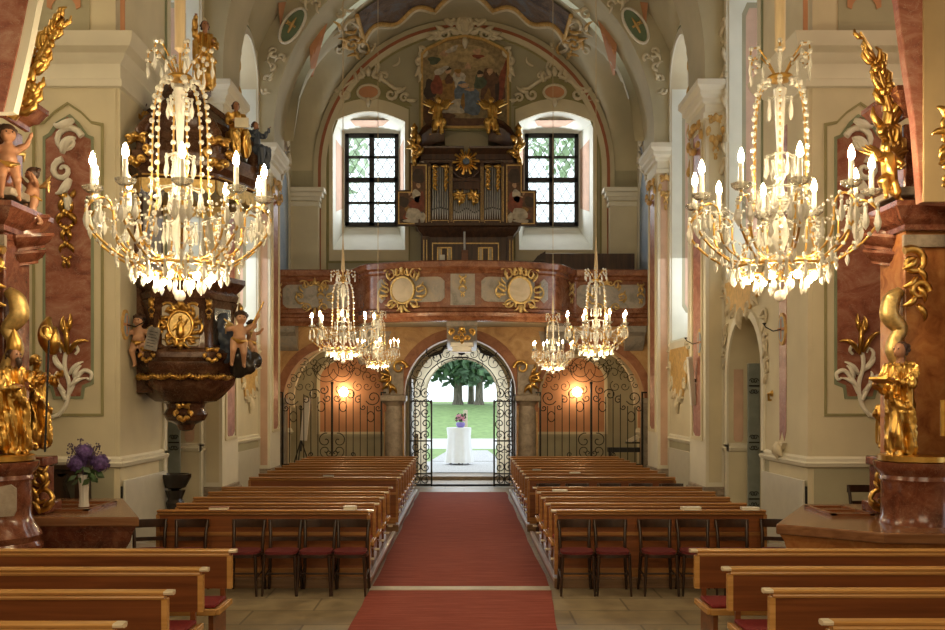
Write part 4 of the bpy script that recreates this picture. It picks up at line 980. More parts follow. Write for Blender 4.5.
def leaf_gate(x0, x1, lab, s):
    t = thing('open_gate_leaf', lab, 'gate', ((x0+x1)/2, 24.0, 0))
    for x in (x0, x1):
        l = MB(); l.box(x-.022, x+.022, 23.96, 24.01, .02, 2.35 if (x == x1) == (s > 0) else 2.2); l.build('stile', 'iron', t, smooth=0)
    l = MB()
    for z in (.05, .32, 1.15, 2.15): l.box(x0, x1, 23.97, 24.0, z, z+.035)
    l.build('rails', 'iron', t, smooth=0)
    for i in range(1, 4):
        x = x0+(x1-x0)*i/4; l = MB(); l.box(x-.01, x+.01, 23.975, 23.995, .05, 2.2); l.build('bar', 'iron', t, smooth=0)
    l = MB(); xc = (x0+x1)/2; w_ = (x1-x0)/2
    for z in (.18, .5, .78, 1.02, 1.32, 1.6, 1.88, 2.1):
        for s_ in (-1, 1):
            l.tube([Vector((xc+s_*(w_*.45)+s_*u, 23.97, z+v)) for u, v in spiral(0, 0, .13, z*3, 1.4*(-1)**int(z*4), 16, .1)], .014, 5)
    for s_ in (-1, 1): l.tube([Vector((xc+s_*.12+s_*u, 23.97, 2.36+v)) for u, v in spiral(0, 0, .13, PI/2, 1.4, 16, .1)], .014, 5)
    l.build('scrolls', 'iron', t)
leaf_gate(-1.36, -.82, 'scrolled iron gate leaf standing open on the left side of the church doorway', -1)
leaf_gate(.76, 1.28, 'scrolled iron gate leaf standing open on the right side of the church doorway', 1)
t = thing('gate_overthrow', 'wrought iron scroll lunette with two small beasts over the church doorway', 'ironwork', (-.1, 24.3, 2.35))
l = MB()
def cs(x, z, r, a, tn): 
    for s in (-1, 1): l.tube([Vector((-.1+s*(x+u), 24.35, z+v)) for u, v in spiral(0, 0, r, a, tn, 18, .1)], .0095, 5)
for (x, z, r, a, tn) in ((1.22, 2.6, .17, 1, 1.4), (1.08, 2.9, .19, 2, -1.4), (.88, 3.15, .2, 1, 1.4), (.62, 3.3, .2, 0, 1.5), (.34, 3.38, .17, 3, -1.4), (1.25, 2.3, .13, 1, 1.2), (.15, 3.32, .2, 0, 1.2), (1.02, 2.62, .15, 0, 1.3), (.45, 3.12, .15, 1, -1.3)): cs(x, z, r, a, tn)
for r_, q in ((1.36, 1.36), (1.02, 1.0)): l.tube([Vector((-.1+r_*math.cos(a), 24.35, 2.3+q*math.sin(a))) for a in [PI*i/30 for i in range(31)]], .014, 5)
l.build('scrolls', 'iron', t)
for s in (-1, 1):
    l = MB(); P = lambda a, b: Vector((-.06+s*(.55+a), 24.3, 3.38+b))
    l.tube([P(.28, -.06), P(.12, .0), P(-.04, .06), P(-.10, .16)], [.02, .055, .05, .03], 7); l.ball(P(-.12, .19), .045, 1.3, 1, .9); l.tube([P(.28, -.06), P(.36, .04), P(.33, .13)], .014, 5)
    for a in (.2, 0.02): l.tube([P(a, 0), P(a-.05, -.12)], .02, 5)
    l.build('beast', 'iron', t)
l = MB(); l.box(-.24, .12, 24.3, 24.34, 3.27, 3.31); l.lathe([(.0, 0), (.1, .04), (.05, .1), (.08, .14), (0, .2)], (-.06, 24.32, 3.34), 8, sy=.3); l.build('crest', 'iron', t)
# open inner door leaves
for s in (-1, 1):
    t = thing('open_door_leaf', 'dark wooden door leaf folded back on the %s side of the vestibule' % ('left' if s < 0 else 'right'), 'door', (s*1.5, 25.4, 0))
    xx = -1.40 if s < 0 else 1.28
    l = MB(); l.box(xx-.03, xx+.03, 24.85, 25.75, .02, 2.75); l.build('leaf', 'darkwood', t, smooth=0)
    l = MB()
    for z in (.2, 1.1, 1.9): l.box(xx-s*.03, xx-s*.045, 24.95, 25.65, z, z+.65)
    l.build('panel', 'darkwood', t, bevel=.01)
    l = MB(); l.tube([(xx-s*.05, 25.6, 1.15), (xx-s*.1, 25.6, 1.15), (xx-s*.1, 25.48, 1.15)], .012); l.build('handle', 'gold', t)

# ------------------------------------------------------------ organ
YO = 25.3
og = thing('organ', 'small dark wooden pipe organ with painted wings standing on the gallery', 'organ', (ax(466.5, YO), YO, 4.2))
X = lambda px: ax(px, YO)
Z = lambda py: az(py, YO)
def pbx(px0, px1, py0, py1, y0, y1, mb): mb.box(X(px0), X(px1), y0, y1, Z(py1), Z(py0))
l = MB(); pbx(424, 512, 236, 272, 25.35, 25.95, l); l.build('lower_case', 'organwood', og, bevel=.01)
for (a, b) in ((421, 429), (507, 513)):
    l = MB(); pbx(a, b, 236, 270, 25.28, 25.4, l); l.build('lower_pilaster', 'organwood', og, bevel=.01)
    l = MB(); pbx(a+2.5, a+3.2, 240, 262, 25.27, 25.29, l); pbx(a+5.5, a+6.2, 240, 262, 25.27, 25.29, l); l.build('gilded_bead', 'goldpale', og, smooth=0)
l = MB()
for (a, b, c_, d) in ((432, 499, 242.5, 243.6), (432, 433, 243, 262), (498, 499, 243, 262)): pbx(a, b, c_, d, 25.33, 25.36, l)
l.build('keydesk_frame', 'goldpale', og, smooth=0)
for a in (437, 478):
    l = MB(); 
    for (p, q, r_, s_) in ((a, a+15, 247, 248.2), (a, a+1.3, 247, 262), (a+13.7, a+15, 247, 262), (a+4, a+5, 248, 262), (a+10, a+11, 248, 262)): pbx(p, q, r_, s_, 25.3, 25.34, l)
    l.build('gilded_door_frame', 'goldpale', og, smooth=0)
    for d_ in (1.5, 11): l = MB(); pbx(a+d_, a+d_+2.5, 248.5, 262, 25.31, 25.335, l); l.build('pale_panel', 'palestone', og, smooth=0)
l = MB(); l.sweep([((X(424), 25.35, 0), (-1, -1, 0), (0, 0, 1)), ((X(512), 25.35, 0), (1, -1, 0), (0, 0, 1)), ((X(512), 25.95, 0), (1, 0, 0), (0, 0, 1)), ((X(424), 25.95, 0), (-1, 0, 0), (0, 0, 1))], [(-.05, Z(237)), (0.02, Z(237)), (.06, Z(234)), (.14, Z(231)), (.17, Z(228)), (.24, Z(226.5)), (.24, Z(224)), (-.05, Z(224))], closed=True)
l.build('flared_moulding', 'organwood', og)
l = MB(); pbx(417, 518, 163, 225, 25.45, 25.95, l); l.build('upper_case', 'organwood', og, bevel=.01)
for (a, b) in ((427.5, 431), (449, 453), (480, 484), (501, 504.5)):
    l = MB(); pbx(a, b, 163, 224, 25.25, 25.5, l); l.build('case_pilaster', 'organwood', og, bevel=.01)
    l = MB(); pbx(a+.8, a+1.3, 167, 222, 25.24, 25.255, l); pbx(b-1.3, b-.8, 167, 222, 25.24, 25.255, l); l.build('gilded_line', 'goldpale', og, smooth=0)
for (a, b) in ((431, 449), (453, 480), (484, 501)):
    l = MB(); pbx(a, b, 219.5, 225, 25.28, 25.5, l); l.build('case_sill', 'organwood', og, smooth=0)
    l = MB(); 
    for (p, q, r_, s_) in ((a+.5, b-.5, 220.3, 220.9), (a+.5, b-.5, 224, 224.6), (a+.5, a+1, 220.3, 224.6), (b-1, b-.5, 220.3, 224.6)): pbx(p, q, r_, s_, 25.265, 25.285, l)
    l.build('sill_frame', 'goldpale', og, smooth=0)
def pipe(xc, pyt, pyb, r, mouth):
    l = MB(); zt, zb = Z(pyt), Z(pyb)
    l.lathe([(.004, 0), (r*.98, (Z(mouth)-zb)*.9), (r, Z(mouth)-zb), (r, zt-zb)], (xc, 25.4, zb), 10)
    o = l.build('pipe', 'pipe', og)
    l = MB(); l.box(xc-r*.5, xc+r*.5, 25.4-r*1.04, 25.4-r*.9, Z(mouth)+.01, Z(mouth)+.05); l.build('mouth', 'black', o, smooth=0)
for i in range(7): pipe(X(432.8+i*2.45), 166+abs(i-3)*1.2, 219.5, X(465.1)-X(464), 209+abs(i-3)*.6-1)
for i in range(7): pipe(X(485.4+i*2.4), 166+abs(i-3)*1.2, 219.5, X(465.1)-X(464), 209+abs(i-3)*.6-1)
for i in range(13): pipe(X(454.2+i*2.05), 188, 219.5, X(464.95)-X(464), 211-3.0*math.cos((i-6)/6*PI*1.5)*.7)
l = MB(); pbx(453, 480, 181, 190, 25.28, 25.5, l); pbx(452, 481, 178.5, 182, 25.22, 25.5, l); l.build('centre_cornice', 'organwood', og, bevel=.008)
# gilded shades over the pipes
fo = front(25.26)
for (a, b, w_) in ((431.5, 439.5, 1), (441, 449, -1), (484.5, 492, 1), (493.5, 501, -1)):
    l = MB(); xa, xb = X(a), X(b)
    for i in range(5): 
        x = xa+(.05 if w_ > 0 else xb-xa-.05); 
        line2(l, fo, spiral(x+w_*.03, Z(168+i*4.6), .075-.007*i, i*2, 1.2*(-1)**i, 10, .2), taper(10, .028, .014), .03, 5); leafy(l, fo, x, Z(168+i*4.6), .17, -PI/2+.5*w_, .06, .02)
    leafy(l, fo, xa, Z(167), .2, 0, .06, .02, -.2)
    l.build('gilded_pipe_shade', 'gold', og)
for s in (-1, 1):
    l = MB(); xc = X(466.5)+s*.185
    for i in range(6): line2(l, fo, spiral(xc+.07*math.cos(i*1.9), Z(196)-.06+.09*math.sin(i*1.3), .08, i*1.5, 1.1, 10, .2), taper(10, .03, .015), .03, 5)
    for i in range(7): leafy(l, fo, xc, Z(196), .2, i*.9, .07, .02)
    leafy(l, fo, xc, Z(198), .22, -PI/2, .09, .02, 0); l.build('gilded_centre_shade', 'gold', og)
# cornices
for (a, b) in ((421, 460), (473, 512)):
    l = MB(); l.sweep([((X(a), 25.3, 0), (-.7, -1, 0), (0, 0, 1)), ((X(b), 25.3, 0), (.7, -1, 0), (0, 0, 1)), ((X(b), 25.95, 0), (.7, 0, 0), (0, 0, 1)), ((X(a), 25.95, 0), (-.7, 0, 0), (0, 0, 1))], [(-.04, Z(163)), (.02, Z(163)), (.05, Z(160.5)), (.0, Z(159.5)), (.0, Z(154)), (.06, Z(152)), (.14, Z(149.5)), (.15, Z(147.5)), (-.04, Z(147.5))], closed=True)
    l.build('cornice', 'organwood', og)
    for i in range(3):
        l = MB(); l.ball((X(a+6+i*(b-a-12)/2), 25.22, Z(148.5)), .045, n=8); leafy(l, fo, X(a+6+i*(b-a-12)/2), Z(148.5), .18, 0 if i else PI, .04, .05); l.build('gilded_boss', 'goldpale', og)
l = MB(); pbx(450, 483, 163, 181, 25.55, 25.9, l); l.build('centre_back_board', 'organwood', og, smooth=0)
# sunburst
l = MB(); c0 = Vector((X(466), 25.2, Z(162.5)))
for i in range(20):
    a = 2*PI*i/20+.05; L = .34 if i % 2 == 0 else .26
    d = Vector((math.cos(a), 0, math.sin(a))); n_ = Vector((-d.z, 0, d.x))
    l.add([c0+d*.08+n_*.022, c0+d*.08-n_*.022, c0+d*L-n_*.035*(1 if i % 2 == 0 else .6), c0+d*(L+.02), c0+d*L+n_*.035*(1 if i % 2 == 0 else .6), c0+d*.2+Vector((0, -.04, 0)), c0+d*.2+Vector((0, .03, 0))], [(0, 1, 5), (1, 2, 5), (2, 3, 5), (3, 4, 5), (4, 0, 5), (0, 6, 1), (1, 6, 2), (2, 6, 3), (3, 6, 4), (4, 6, 0)])
sb = l.build('sunburst', 'gold', og, smooth=0)
l = MB(); l.ball(c0+Vector((0, -.03, 0)), .09, 1, .6, 1, 12); l.build('sunburst_heart', 'p_blue', sb)
for s in (-1, 1): 
    l = MB(); l.tube([(X(466+s*2), 25.3, Z(178)), (X(466+s*7), 25.3, Z(177)), (X(466+s*12), 25.3, Z(172)), (X(466+s*13), 25.3, Z(166))], [.05, .05, .04, .02], 8); l.build('small_volute', 'organwood', og)
# curved broken pediment
for s in (-1, 1):
    P = lambda dx, py: Vector((X(466.5+s*dx), 25.55, Z(py)))
    l = MB(); pth = [P(52, 156), P(49, 147), P(44, 139), P(37, 133), P(29, 129.5), P(22, 128.5)]
    k = [(p, Vector((s*-(0.0), 0, 0)), Vector((0, 0, 1))) for p in pth]
    l.sweep([(p, Vector((0, -1, 0)), Vector((s*math.sin(i*.12+.2)*-.0, 0, 1))) for i, p in enumerate(pth)], [(.25, .0), (.3, .1), (.22, .22), (.3, .3), (-.3, .3), (-.3, -.3), (.1, -.3)])
    l.build('curved_pediment', 'organwood', og)
    l = MB()
    for i, (dx, py, a, L) in enumerate(((51, 152, 1.2, .35), (50, 157, 2.5, .3), (49, 150, .3, .3), (52, 158, -1.5, .25), (48, 145, 1.8, .25))): leafy(l, front(25.2), X(466.5+s*dx), Z(py), L, a if s > 0 else PI-a, .12, .05)
    for i in range(3): line2(l, front(25.2), spiral(X(466.5+s*50), Z(150+i*3), .12, i, 1.1, 12, .2), .03, .06)
    l.build('gilded_volute', 'gold', og)
    l = MB(); l.lathe([(.03, 0), (.09, .04), (.05, .1), (.13, .22), (.15, .32), (.08, .42), (.11, .47), (.07, .6), (.1, .66), (.02, .78), (0, .8)], (X(466.5+s*52.5), 25.55, Z(150)), 12); l.build('gilded_urn', 'gold', og)
# painted wings
def wing(s):
    poly = [(30.5, 163), (49, 163), (57, 163)] 
    pts = [(38, 163), (57, 163), (57, 190), (70, 190), (70, 226), (38, 226)]
    t0 = [(X(466.5+s*a), Z(b)) for a, b in pts]
    fr2 = front(25.3)
    l = MB(); l.prism(fr2, t0, 0, -.06); w = l.build('painted_wing', 'organwood', og, smooth=0)
    def inset(g): return [(X(466.5+s*a), Z(b)) for a, b in ((38+g, 163+g), (57-g, 163+g), (57-g, 190+g), (70-g, 190+g), (70-g, 226-g), (38+g, 226-g))]
    l = MB(); l.prism(fr2, inset(1.8), 0, .02, [inset(2.8)]); l.build('gilded_border', 'goldpale', w, smooth=0)
    l = MB(); l.prism(fr2, inset(2.8), 0, .006); l.mat(1)
    q = random.Random(5+s)
    ms = ['p_brown', 'p_blue', 'p_ochre', 'p_red', 'p_flesh', 'p_white', 'p_dark']
    Lx = lambda a: X(466.5+s*a)
    for (mi, a, b, ra, rb) in ((6, 48, 176, 6, 9), (2, 49, 172, 4, 3), (6, 63, 202, 5, 6), (3, 49, 205, 8, 8), (5, 50, 196, 4, 7), (3, 45, 200, 2.5, 9), (5, 53, 214, 8, 7), (2, 57, 210, 5, 3), (1, 48, 213, 4, 6), (5, 44, 218, 3, 5), (3, 59, 217, 5, 4), (5, 55, 221, 8, 2), (4, 48, 185, 2.2, 2.8), (2, 48, 182.6, 2.3, 1.4), (4, 53, 197, 3.4, 1.1), (4, 57, 193.5, 1.2, 2), (4, 45, 205, 1.2, 3), (6, 62, 221, 4, 2)):
        l.mat(mi); l.prism(fr2, [(Lx(a)+ra*.0266*(1+.15*math.sin(3*t+a))*math.cos(t), Z(b)+rb*.0266*(1+.2*math.cos(2*t+b))*math.sin(t)) for t in [2*PI*i/14 for i in range(14)]], .006, .008+.0006*mi+ra*.0003)
    l.build('wing_picture', ms, w, smooth=0)
wing(-1); wing(1)
# carved gilded angels over the pediment
def angel(name, pos, h, face, label, cat='figure', group=None, parent=None, yaw=0, pose=0, gm='gold', child=False, voxel=None):
    """seated or striding winged figure, h tall, pos = underside centre"""
    if child: t = parent
    else: t = thing(name, label, cat, pos, group)
    o = Vector(pos); k = h
    cR = Matrix.Rotation(yaw, 3, 'Z')
    P = lambda x, y, z: o+cR @ Vector((x*face*k, y*k, z*k))
    q = [('c', P(0, 0, .35), P(.03, 0, .72), .13*k, .12*k, 0), ('c', P(0, 0, .36), P(.16, -.12, .30), .12*k, .10*k, 0), ('c', P(.16, -.12, .30), P(.12, -.12, .02), .09*k, .05*k, 0),
         ('c', P(0, 0, .34), P(-.08, -.05, .12), .12*k, .10*k, 0), ('c', P(-.08, -.05, .12), P(-.16, .02, .02), .07*k, .05*k, 0),
         ('c', P(.03, 0, .75), P(.05, -.02, .83), .05*k, .05*k, 1), ('e', P(.06, -.03, .90), (.065*k, .072*k, .085*k), 1), ('c', P(.095, -.08, .90), P(.11, -.10, .885), .015*k, .012*k, 1),
         ('c', P(.10, -.02, .72), P(.26, -.10, .66 if pose == 0 else .9), .055*k, .042*k, 1), ('c', P(.26, -.10, .66 if pose == 0 else .9), P(.36, -.14, .80 if pose == 0 else 1.08), .04*k, .03*k, 1),
         ('c', P(-.09, 0, .72), P(-.20, -.10, .58), .055*k, .042*k, 1), ('c', P(-.20, -.10, .58), P(-.10, -.22, .50), .04*k, .03*k, 1), ('c', P(.12, -.12, .05), P(.17, -.17, .0), .035*k, .025*k, 1), ('c', P(-.16, .02, .04), P(-.2, -.03, -.01), .035*k, .025*k, 1)]
    b = figure(q, voxel or .022*k, 'body', t, [gm, 'skin' if gm != 'gold' or pose else 'gold'], folds=.02*k)
    l = MB(); l.ball(P(.045, .0, .925), .075*k, 1, 1, 1, 10)
    for i in range(6): a = i*1.05; l.ball(P(.045+.055*math.cos(a), .0+.05*abs(math.sin(a)), .93+.04*math.sin(a)), .03*k, n=6)
    l.build('hair', 'gold' if gm == 'gold' and not pose else 'hair', t)
    for w_ in (-1, 1):
        l = MB(); base = P(.02+.05*w_, .10, .70)
        for i in range(7):
            a = .5+i*.27; L = (.42-.035*i)*k
            tip = base+cR @ Vector((w_*L*math.cos(a-.5)*.9*face, .10*k, L*math.sin(a)*1.0))
            l.tube([base, (base+tip)/2+Vector((0, .02*k, .03*k)), tip], [.03*k, .045*k, .012*k], 6)
        l.build('wing', gm, t)
    return t
angel('carved_angel', (X(437), 25.35, Z(134)), 1.0, 1, 'gilded winged angel seated on the left arc of the organ pediment')
angel('carved_angel', (X(493), 25.35, Z(134)), 1.0, -1, 'gilded winged angel seated on the right arc of the organ pediment')
# cross/pole and papers on the organ desk; dark chest beside it
t = thing('candle_stand', 'slim pale candle on a small brown box before the organ desk', 'candle', (X(464.5), 25.0, Z(262)))
l = MB(); l.box(X(461.5), X(468), 24.85, 25.05, Z(266), Z(252.5)); l.build('box', 'pewpanel', t, bevel=.01)
l = MB(); l.lathe([(.03, 0), (.03, Z(234)-Z(252.5))], (X(464.5), 24.95, Z(252.5)), 10); l.build('candle', 'pipe', t)
l = MB(); l.box(X(440), X(445), 24.9, 25.1, Z(263), Z(257)); tag(l.build('sheet_music', 'white', smooth=0), 'white paper lying on the organ desk left of the candle', 'paper')
t = thing('music_chest', 'long dark chest with a sloping lid on the gallery right of the organ', 'chest', (ax(590, 25), 25.0, 4.2))
l = MB(); l.box(ax(540, 25), ax(634, 25), 24.9, 25.5, 4.2, az(254, 25)); l.build('case', 'organwood', t, bevel=.015)
l = MB(); l.prism(lambda a, b, c=0: Vector((a, 24.85+c, b)), [(ax(533, 25), az(262, 25)), (ax(545, 25), az(262, 25)), (ax(545, 25), az(252, 25)), (ax(537, 25), az(257, 25))], 0, .6); l.build('sloping_lid', 'darkwood', t, smooth=0)

# ------------------------------------------------------------ large painting on the west wall
YP = 26.02; fp_ = front(YP)
pt = thing('wall_painting', 'large arched oil painting of a blue robed seated figure above the organ', 'painting', (ax(465, YP), YP, az(128, YP)))
def pp(px, py): return (ax(px, YP), az(py, YP))
outer = [(422, 128), (508, 128), (508, 55), (503, 50), (495, 46), (483, 40), (465, 37), (447, 40), (435, 46), (427, 50), (422, 55)]
def shr(g): return [pp(465+(x-465)*(1-g/43), 84+(y-84)*(1-g/45)) for x, y in outer]
l = MB(); l.prism(fp_, shr(0), 0, .03); l.build('canvas_board', 'p_brown', pt, smooth=0)
l = MB(); l.prism(fp_, shr(-1), 0, .10, [shr(1.2)]); l.build('frame', 'ochre', pt, smooth=0)
l = MB(); l.prism(fp_, shr(-3.0), 0, .05, [shr(-1)]); l.build('outer_frame', 'olive', pt, smooth=0)
l = MB(); ms = ['p_sky', 'p_cloud', 'p_brown', 'p_blue', 'p_ochre', 'p_red', 'p_flesh', 'p_white', 'p_green', 'p_dark']
l.mat(0).prism(fp_, shr(1.2), .03, .034)
K = 0.0274
def blob(mi, px, py, ra, rb, rot=0, dep=0, wob=.15):
    x0, z0 = pp(px, py); l.mat(mi)
    pts = []
    for i in range(18):
        t = 2*PI*i/18; rr = 1+wob*math.sin(3*t+px)+wob*.5*math.cos(5*t+py); u, v = ra*K*rr*math.cos(t), rb*K*rr*math.sin(t)
        pts.append((x0+u*math.cos(rot)-v*math.sin(rot), z0+u*math.sin(rot)+v*math.cos(rot)))
    l.prism(fp_, pts, .034, .036+dep*.0008)
for i, a in enumerate(((2, 430, 110, 7, 16), (2, 465, 122, 34, 4), (1, 460, 52, 26, 8), (1, 440, 62, 12, 6), (1, 480, 60, 14, 8), (2, 492, 90, 12, 20), (9, 430, 90, 6, 10), (2, 440, 118, 14, 6),
    (5, 501, 88, 3.5, 26), (9, 497, 92, 2, 20), (4, 446, 92, 11, 13), (4, 443, 100, 9, 9), (5, 437, 86, 6, 10), (2, 449, 80, 4, 5), (6, 448, 71, 3, 3.4), (9, 448, 69, 3, 2), (7, 441, 71, 8, 3),
    (7, 459, 80, 6, 9), (6, 458, 74, 3, 3.5), (4, 458, 71.5, 3.4, 2.2), (3, 466, 98, 12, 13), (3, 470, 106, 13, 9), (3, 462, 90, 7, 8), (6, 464, 86, 5, 2.5), (6, 470, 90, 5, 1.6), (7, 452, 107, 12, 5), (7, 456, 111, 9, 3),
    (8, 480, 82, 6, 8), (6, 480, 75, 3, 3), (9, 480, 73, 3.2, 2), (6, 490, 72, 3, 3.4), (2, 493, 80, 6, 5), (2, 489, 98, 6, 10), (4, 488, 99, 3.5, 9), (4, 463, 102, 2, 8),
    (6, 444, 54, 4, 3), (7, 452, 50, 7, 2.5), (6, 477, 52, 4, 3), (5, 478, 57, 6, 2), (8, 434, 61, 6, 4), (6, 468, 67, 3, 3), (1, 468, 60, 10, 3))):
    blob(*a, rot=(.5 if a[0] in (7,) and a[1] < 455 else 0)+(-.15 if a[0] == 5 and a[1] > 495 else 0), dep=i*.25)
l.build('painted_scene', ms, pt, smooth=0)
# stucco round the painting
ps = thing('stucco_surround', 'cream stucco shell and scrolls crowning the large painting', 'stucco ornament', (ax(465, 26), 26.0, az(45, 26)))
f26 = front(26.05)
l = MB(); 
for s in (-1, 1):
    S = lambda a, b: (ax(465+s*a, 26), az(b, 26))
    def sp2(a, b, r, a0, tn): 
        x, z = S(a, b); line2(l, f26, [(x+s*u, z+v) for u, v in spiral(0, 0, r, a0, tn, 14, .15)], taper(14, .065, .03), .06)
    for q in ((10, 30, .2, 1, 1.2), (20, 34, .18, 0, -1.2), (29, 36, .13, 2, 1.2), (6, 20, .15, 0, 1.1), (43, 53, .16, 1, 1.2), (45, 62, .12, 2, -1.2), (14, 18, .14, 1, -1.1), (4, 11, .12, 0, 1.1)): sp2(*q)
    line2(l, f26, [S(6, 34), S(14, 29), S(24, 33), S(33, 38)], .07, .05); line2(l, f26, [S(44, 50), S(45, 60), S(44.5, 70)], .06, .05)
    for (a, b, L, an) in ((12, 26, .35, .5), (20, 30, .3, .2), (26, 33, .3, -.2), (30, 37, .25, -.4), (45, 65, .35, -1.4), (45, 72, .3, -1.7), (9, 14, .3, .2)):
        x, z = S(a, b); leafy(l, f26, x, z, L, an if s > 0 else PI-an, .1, .05, .5*s)
line2(l, f26, arc(ax(465, 26), az(25, 26), .2, 0, 2*PI, 20, .25), .06, .06); leafy(l, f26, ax(465, 26), az(38, 26), .3, -PI/2, .14, .06, 0); leafy(l, f26, ax(465, 26), az(18, 26), .35, PI/2, .16, .06, 0)
l.build('scrollwork', 'stucco', ps)
l = MB(); l.ball((ax(465, 26), 26.03, az(25, 26)), .2, 1, .4, 1.2, 14); l.build('boss', 'stucco', ps)
# pale curved niche inside the pediment
l = MB(); l.prism(front(26.06), [(ax(447, 26), az(160, 26)), (ax(485, 26), az(160, 26))]+arc(ax(466, 26), az(150, 26), .78, 0, PI, 20, .5)+[], 0, .04); struct(l, 'trim_painting_niche', 'vault', smooth=20)
# ------------------------------------------------------------ outside the door
g = MB(); 
ys = [27.3, 29, 32, 40, 48, 56, 64, 75, 95]; zs = [.12, .12, .13, .15, .25, .9, 1.85, 2.0, 2.05]
def ground(y0i, y1i, x0, x1, mat, nm):
    l = MB()
    for i in range(y0i, y1i): l.add([(x0, ys[i], zs[i]), (x1, ys[i], zs[i]), (x1, ys[i+1], zs[i+1]), (x0, ys[i+1], zs[i+1])], [(0, 1, 2, 3)])
    return struct(l, nm, mat, smooth=30)
ground(0, 2, -14, 14, 'cobble', 'ground_cobbles'); ground(2, 3, -25, 25, 'lawn', 'ground_lawn'); ground(3, 4, -30, 30, 'gravelpath', 'ground_path'); ground(4, 8, -60, 60, 'lawn', 'ground_far_lawn')
l = MB(); l.prism(lambda a, b, c=0: Vector((a, b, .135+c)), [(-1.15, 32), (1.3, 32), (.9, 40), (-.55, 40)], 0, .012); struct(l, 'ground_garden_path', 'cobble', smooth=0)
l = MB(); l.box(-1.9, 1.8, 27.3, 27.75, -.1, .11); struct(l, 'ground_door_step', 'greystone', smooth=0)
def tree(x, y, z, r, hh, label, lm='treeleaf', cr=5, cz=9, nleaf=1400, cat='tree', group='trees on the lawn outside'):
    t = thing('lime_tree', label, cat, (x, y, z), group)
    l = MB(); l.lathe([(r*1.45, 0), (r*1.1, .4), (r, 1.2), (r*.92, 4), (r*.8, hh)], (x, y, z-.1), 12, rf=lambda a, zz: 1+.06*math.sin(5*a+x)); l.build('trunk', 'bark', t)
    q = random.Random(int(x*100)+3); l = MB()
    for i in range(nleaf):
        d = Vector((q.gauss(0, 1), q.gauss(0, 1), q.gauss(0, 1))); d.normalize(); d *= cr*(.55+.45*q.random())
        p = Vector((x, y, z+cz))+Vector((d.x, d.y, d.z*.8)); s_ = .28+.22*q.random()
        u = Vector((q.gauss(0, 1), q.gauss(0, 1), q.gauss(0, 1))).normalized(); v = u.orthogonal().normalized()
        l.add([p-u*s_, p+v*s_*.5, p+u*s_, p-v*s_*.5], [(0, 1, 2, 3)])
    l.build('crown', lm, t, smooth=0)
tree(ax(458, 66), 66, 1.95, .29, 9, 'leftmost thick trunked tree on the lawn beyond the church door', cr=4.9, cz=5.2, nleaf=2600)
tree(ax(471, 68), 68, 1.95, .2, 9, 'thin trunked tree between two thicker ones on the lawn', cr=4.0, cz=5.6)
tree(ax(479, 65), 65, 1.95, .25, 9, 'rightmost thick trunked tree on the lawn beyond the church door', cr=4.9, cz=5.2, nleaf=2600)
tree(-9.0, 48, .3, .4, 7, 'leafy tree seen through the left window of the back wall', cr=4.2, cz=14.5, nleaf=900, lm='paleleaf')
tree(6.8, 56, .9, .4, 7, 'leafy tree seen through the right window of the back wall', cr=3.2, cz=17, nleaf=400, lm='paleleaf')
l = MB(); l.lathe([(.09, 0), (.09, 1.55), (.1, 1.6), (0, 1.62)], (ax(465.5, 42), 42, .15), 12); tag(l.build('stone_post', 'palestone'), 'slim pale post standing on the lawn outside the door', 'post')
# table with cloth
TX, TY = ax(459, 30.6), 30.6
tt = thing('high_table', 'round high table standing outside the open church door', 'table', (TX, TY, .13))
l = MB(); l.lathe([(.38, 1.14), (.38, 1.17)], (TX, TY, .13), 24); l.build('table_top', 'white', tt)
l = MB(); l.lathe([(.03, 0), (.03, 1.14)], (TX, TY, .13), 10); l.build('stem', 'iron', tt)
for i in range(4):
    a = i*PI/2+.4; l = MB(); l.tube([(TX, TY, .25), (TX+.33*math.cos(a), TY+.33*math.sin(a), .15)], .015); l.build('foot', 'iron', tt)
l = MB(); l.lathe([(.0, 1.185), (.39, 1.185), (.40, 1.15), (.37, .9), (.40, .5), (.45, .06)], (TX, TY, .13), 48, rf=lambda a, z: 1+(.0 if z > 1.1 else .07*(1.2-z))*math.sin(9*a)+(.0 if z > 1.1 else .05)*math.sin(4*a))
tag(l.build('table_cover', 'cloth'), 'long white cloth draped over the high table outside the door', 'tablecloth')
t = thing('flower_pot', 'violet flower pot with pink flowers on the white covered table outside', 'flower pot', (TX+.05, TY, 1.315))
l = MB(); l.lathe([(.08, 0), (.13, .04), (.15, .12), (.12, .17)], (TX+.05, TY, 1.315), 16); l.build('pot', 'violet', t)
l = MB(); q = random.Random(3)
for i in range(16): l.ball((TX+.05+q.uniform(-.13, .13), TY+q.uniform(-.1, .1), 1.315+.22+q.uniform(0, .18)), .05, n=6)
l.build('blossoms', 'flowerpink', t)
l = MB()
for i in range(24):
    p = Vector((TX+.05+q.uniform(-.15, .15), TY+q.uniform(-.12, .12), 1.315+.17+q.uniform(0, .2))); l.add([p, p+Vector((.05, 0, .03)), p+Vector((.02, .04, .1)), p+Vector((-.04, 0, .05))], [(0, 1, 2, 3)])
l.build('foliage', 'leaf', t, smooth=0)

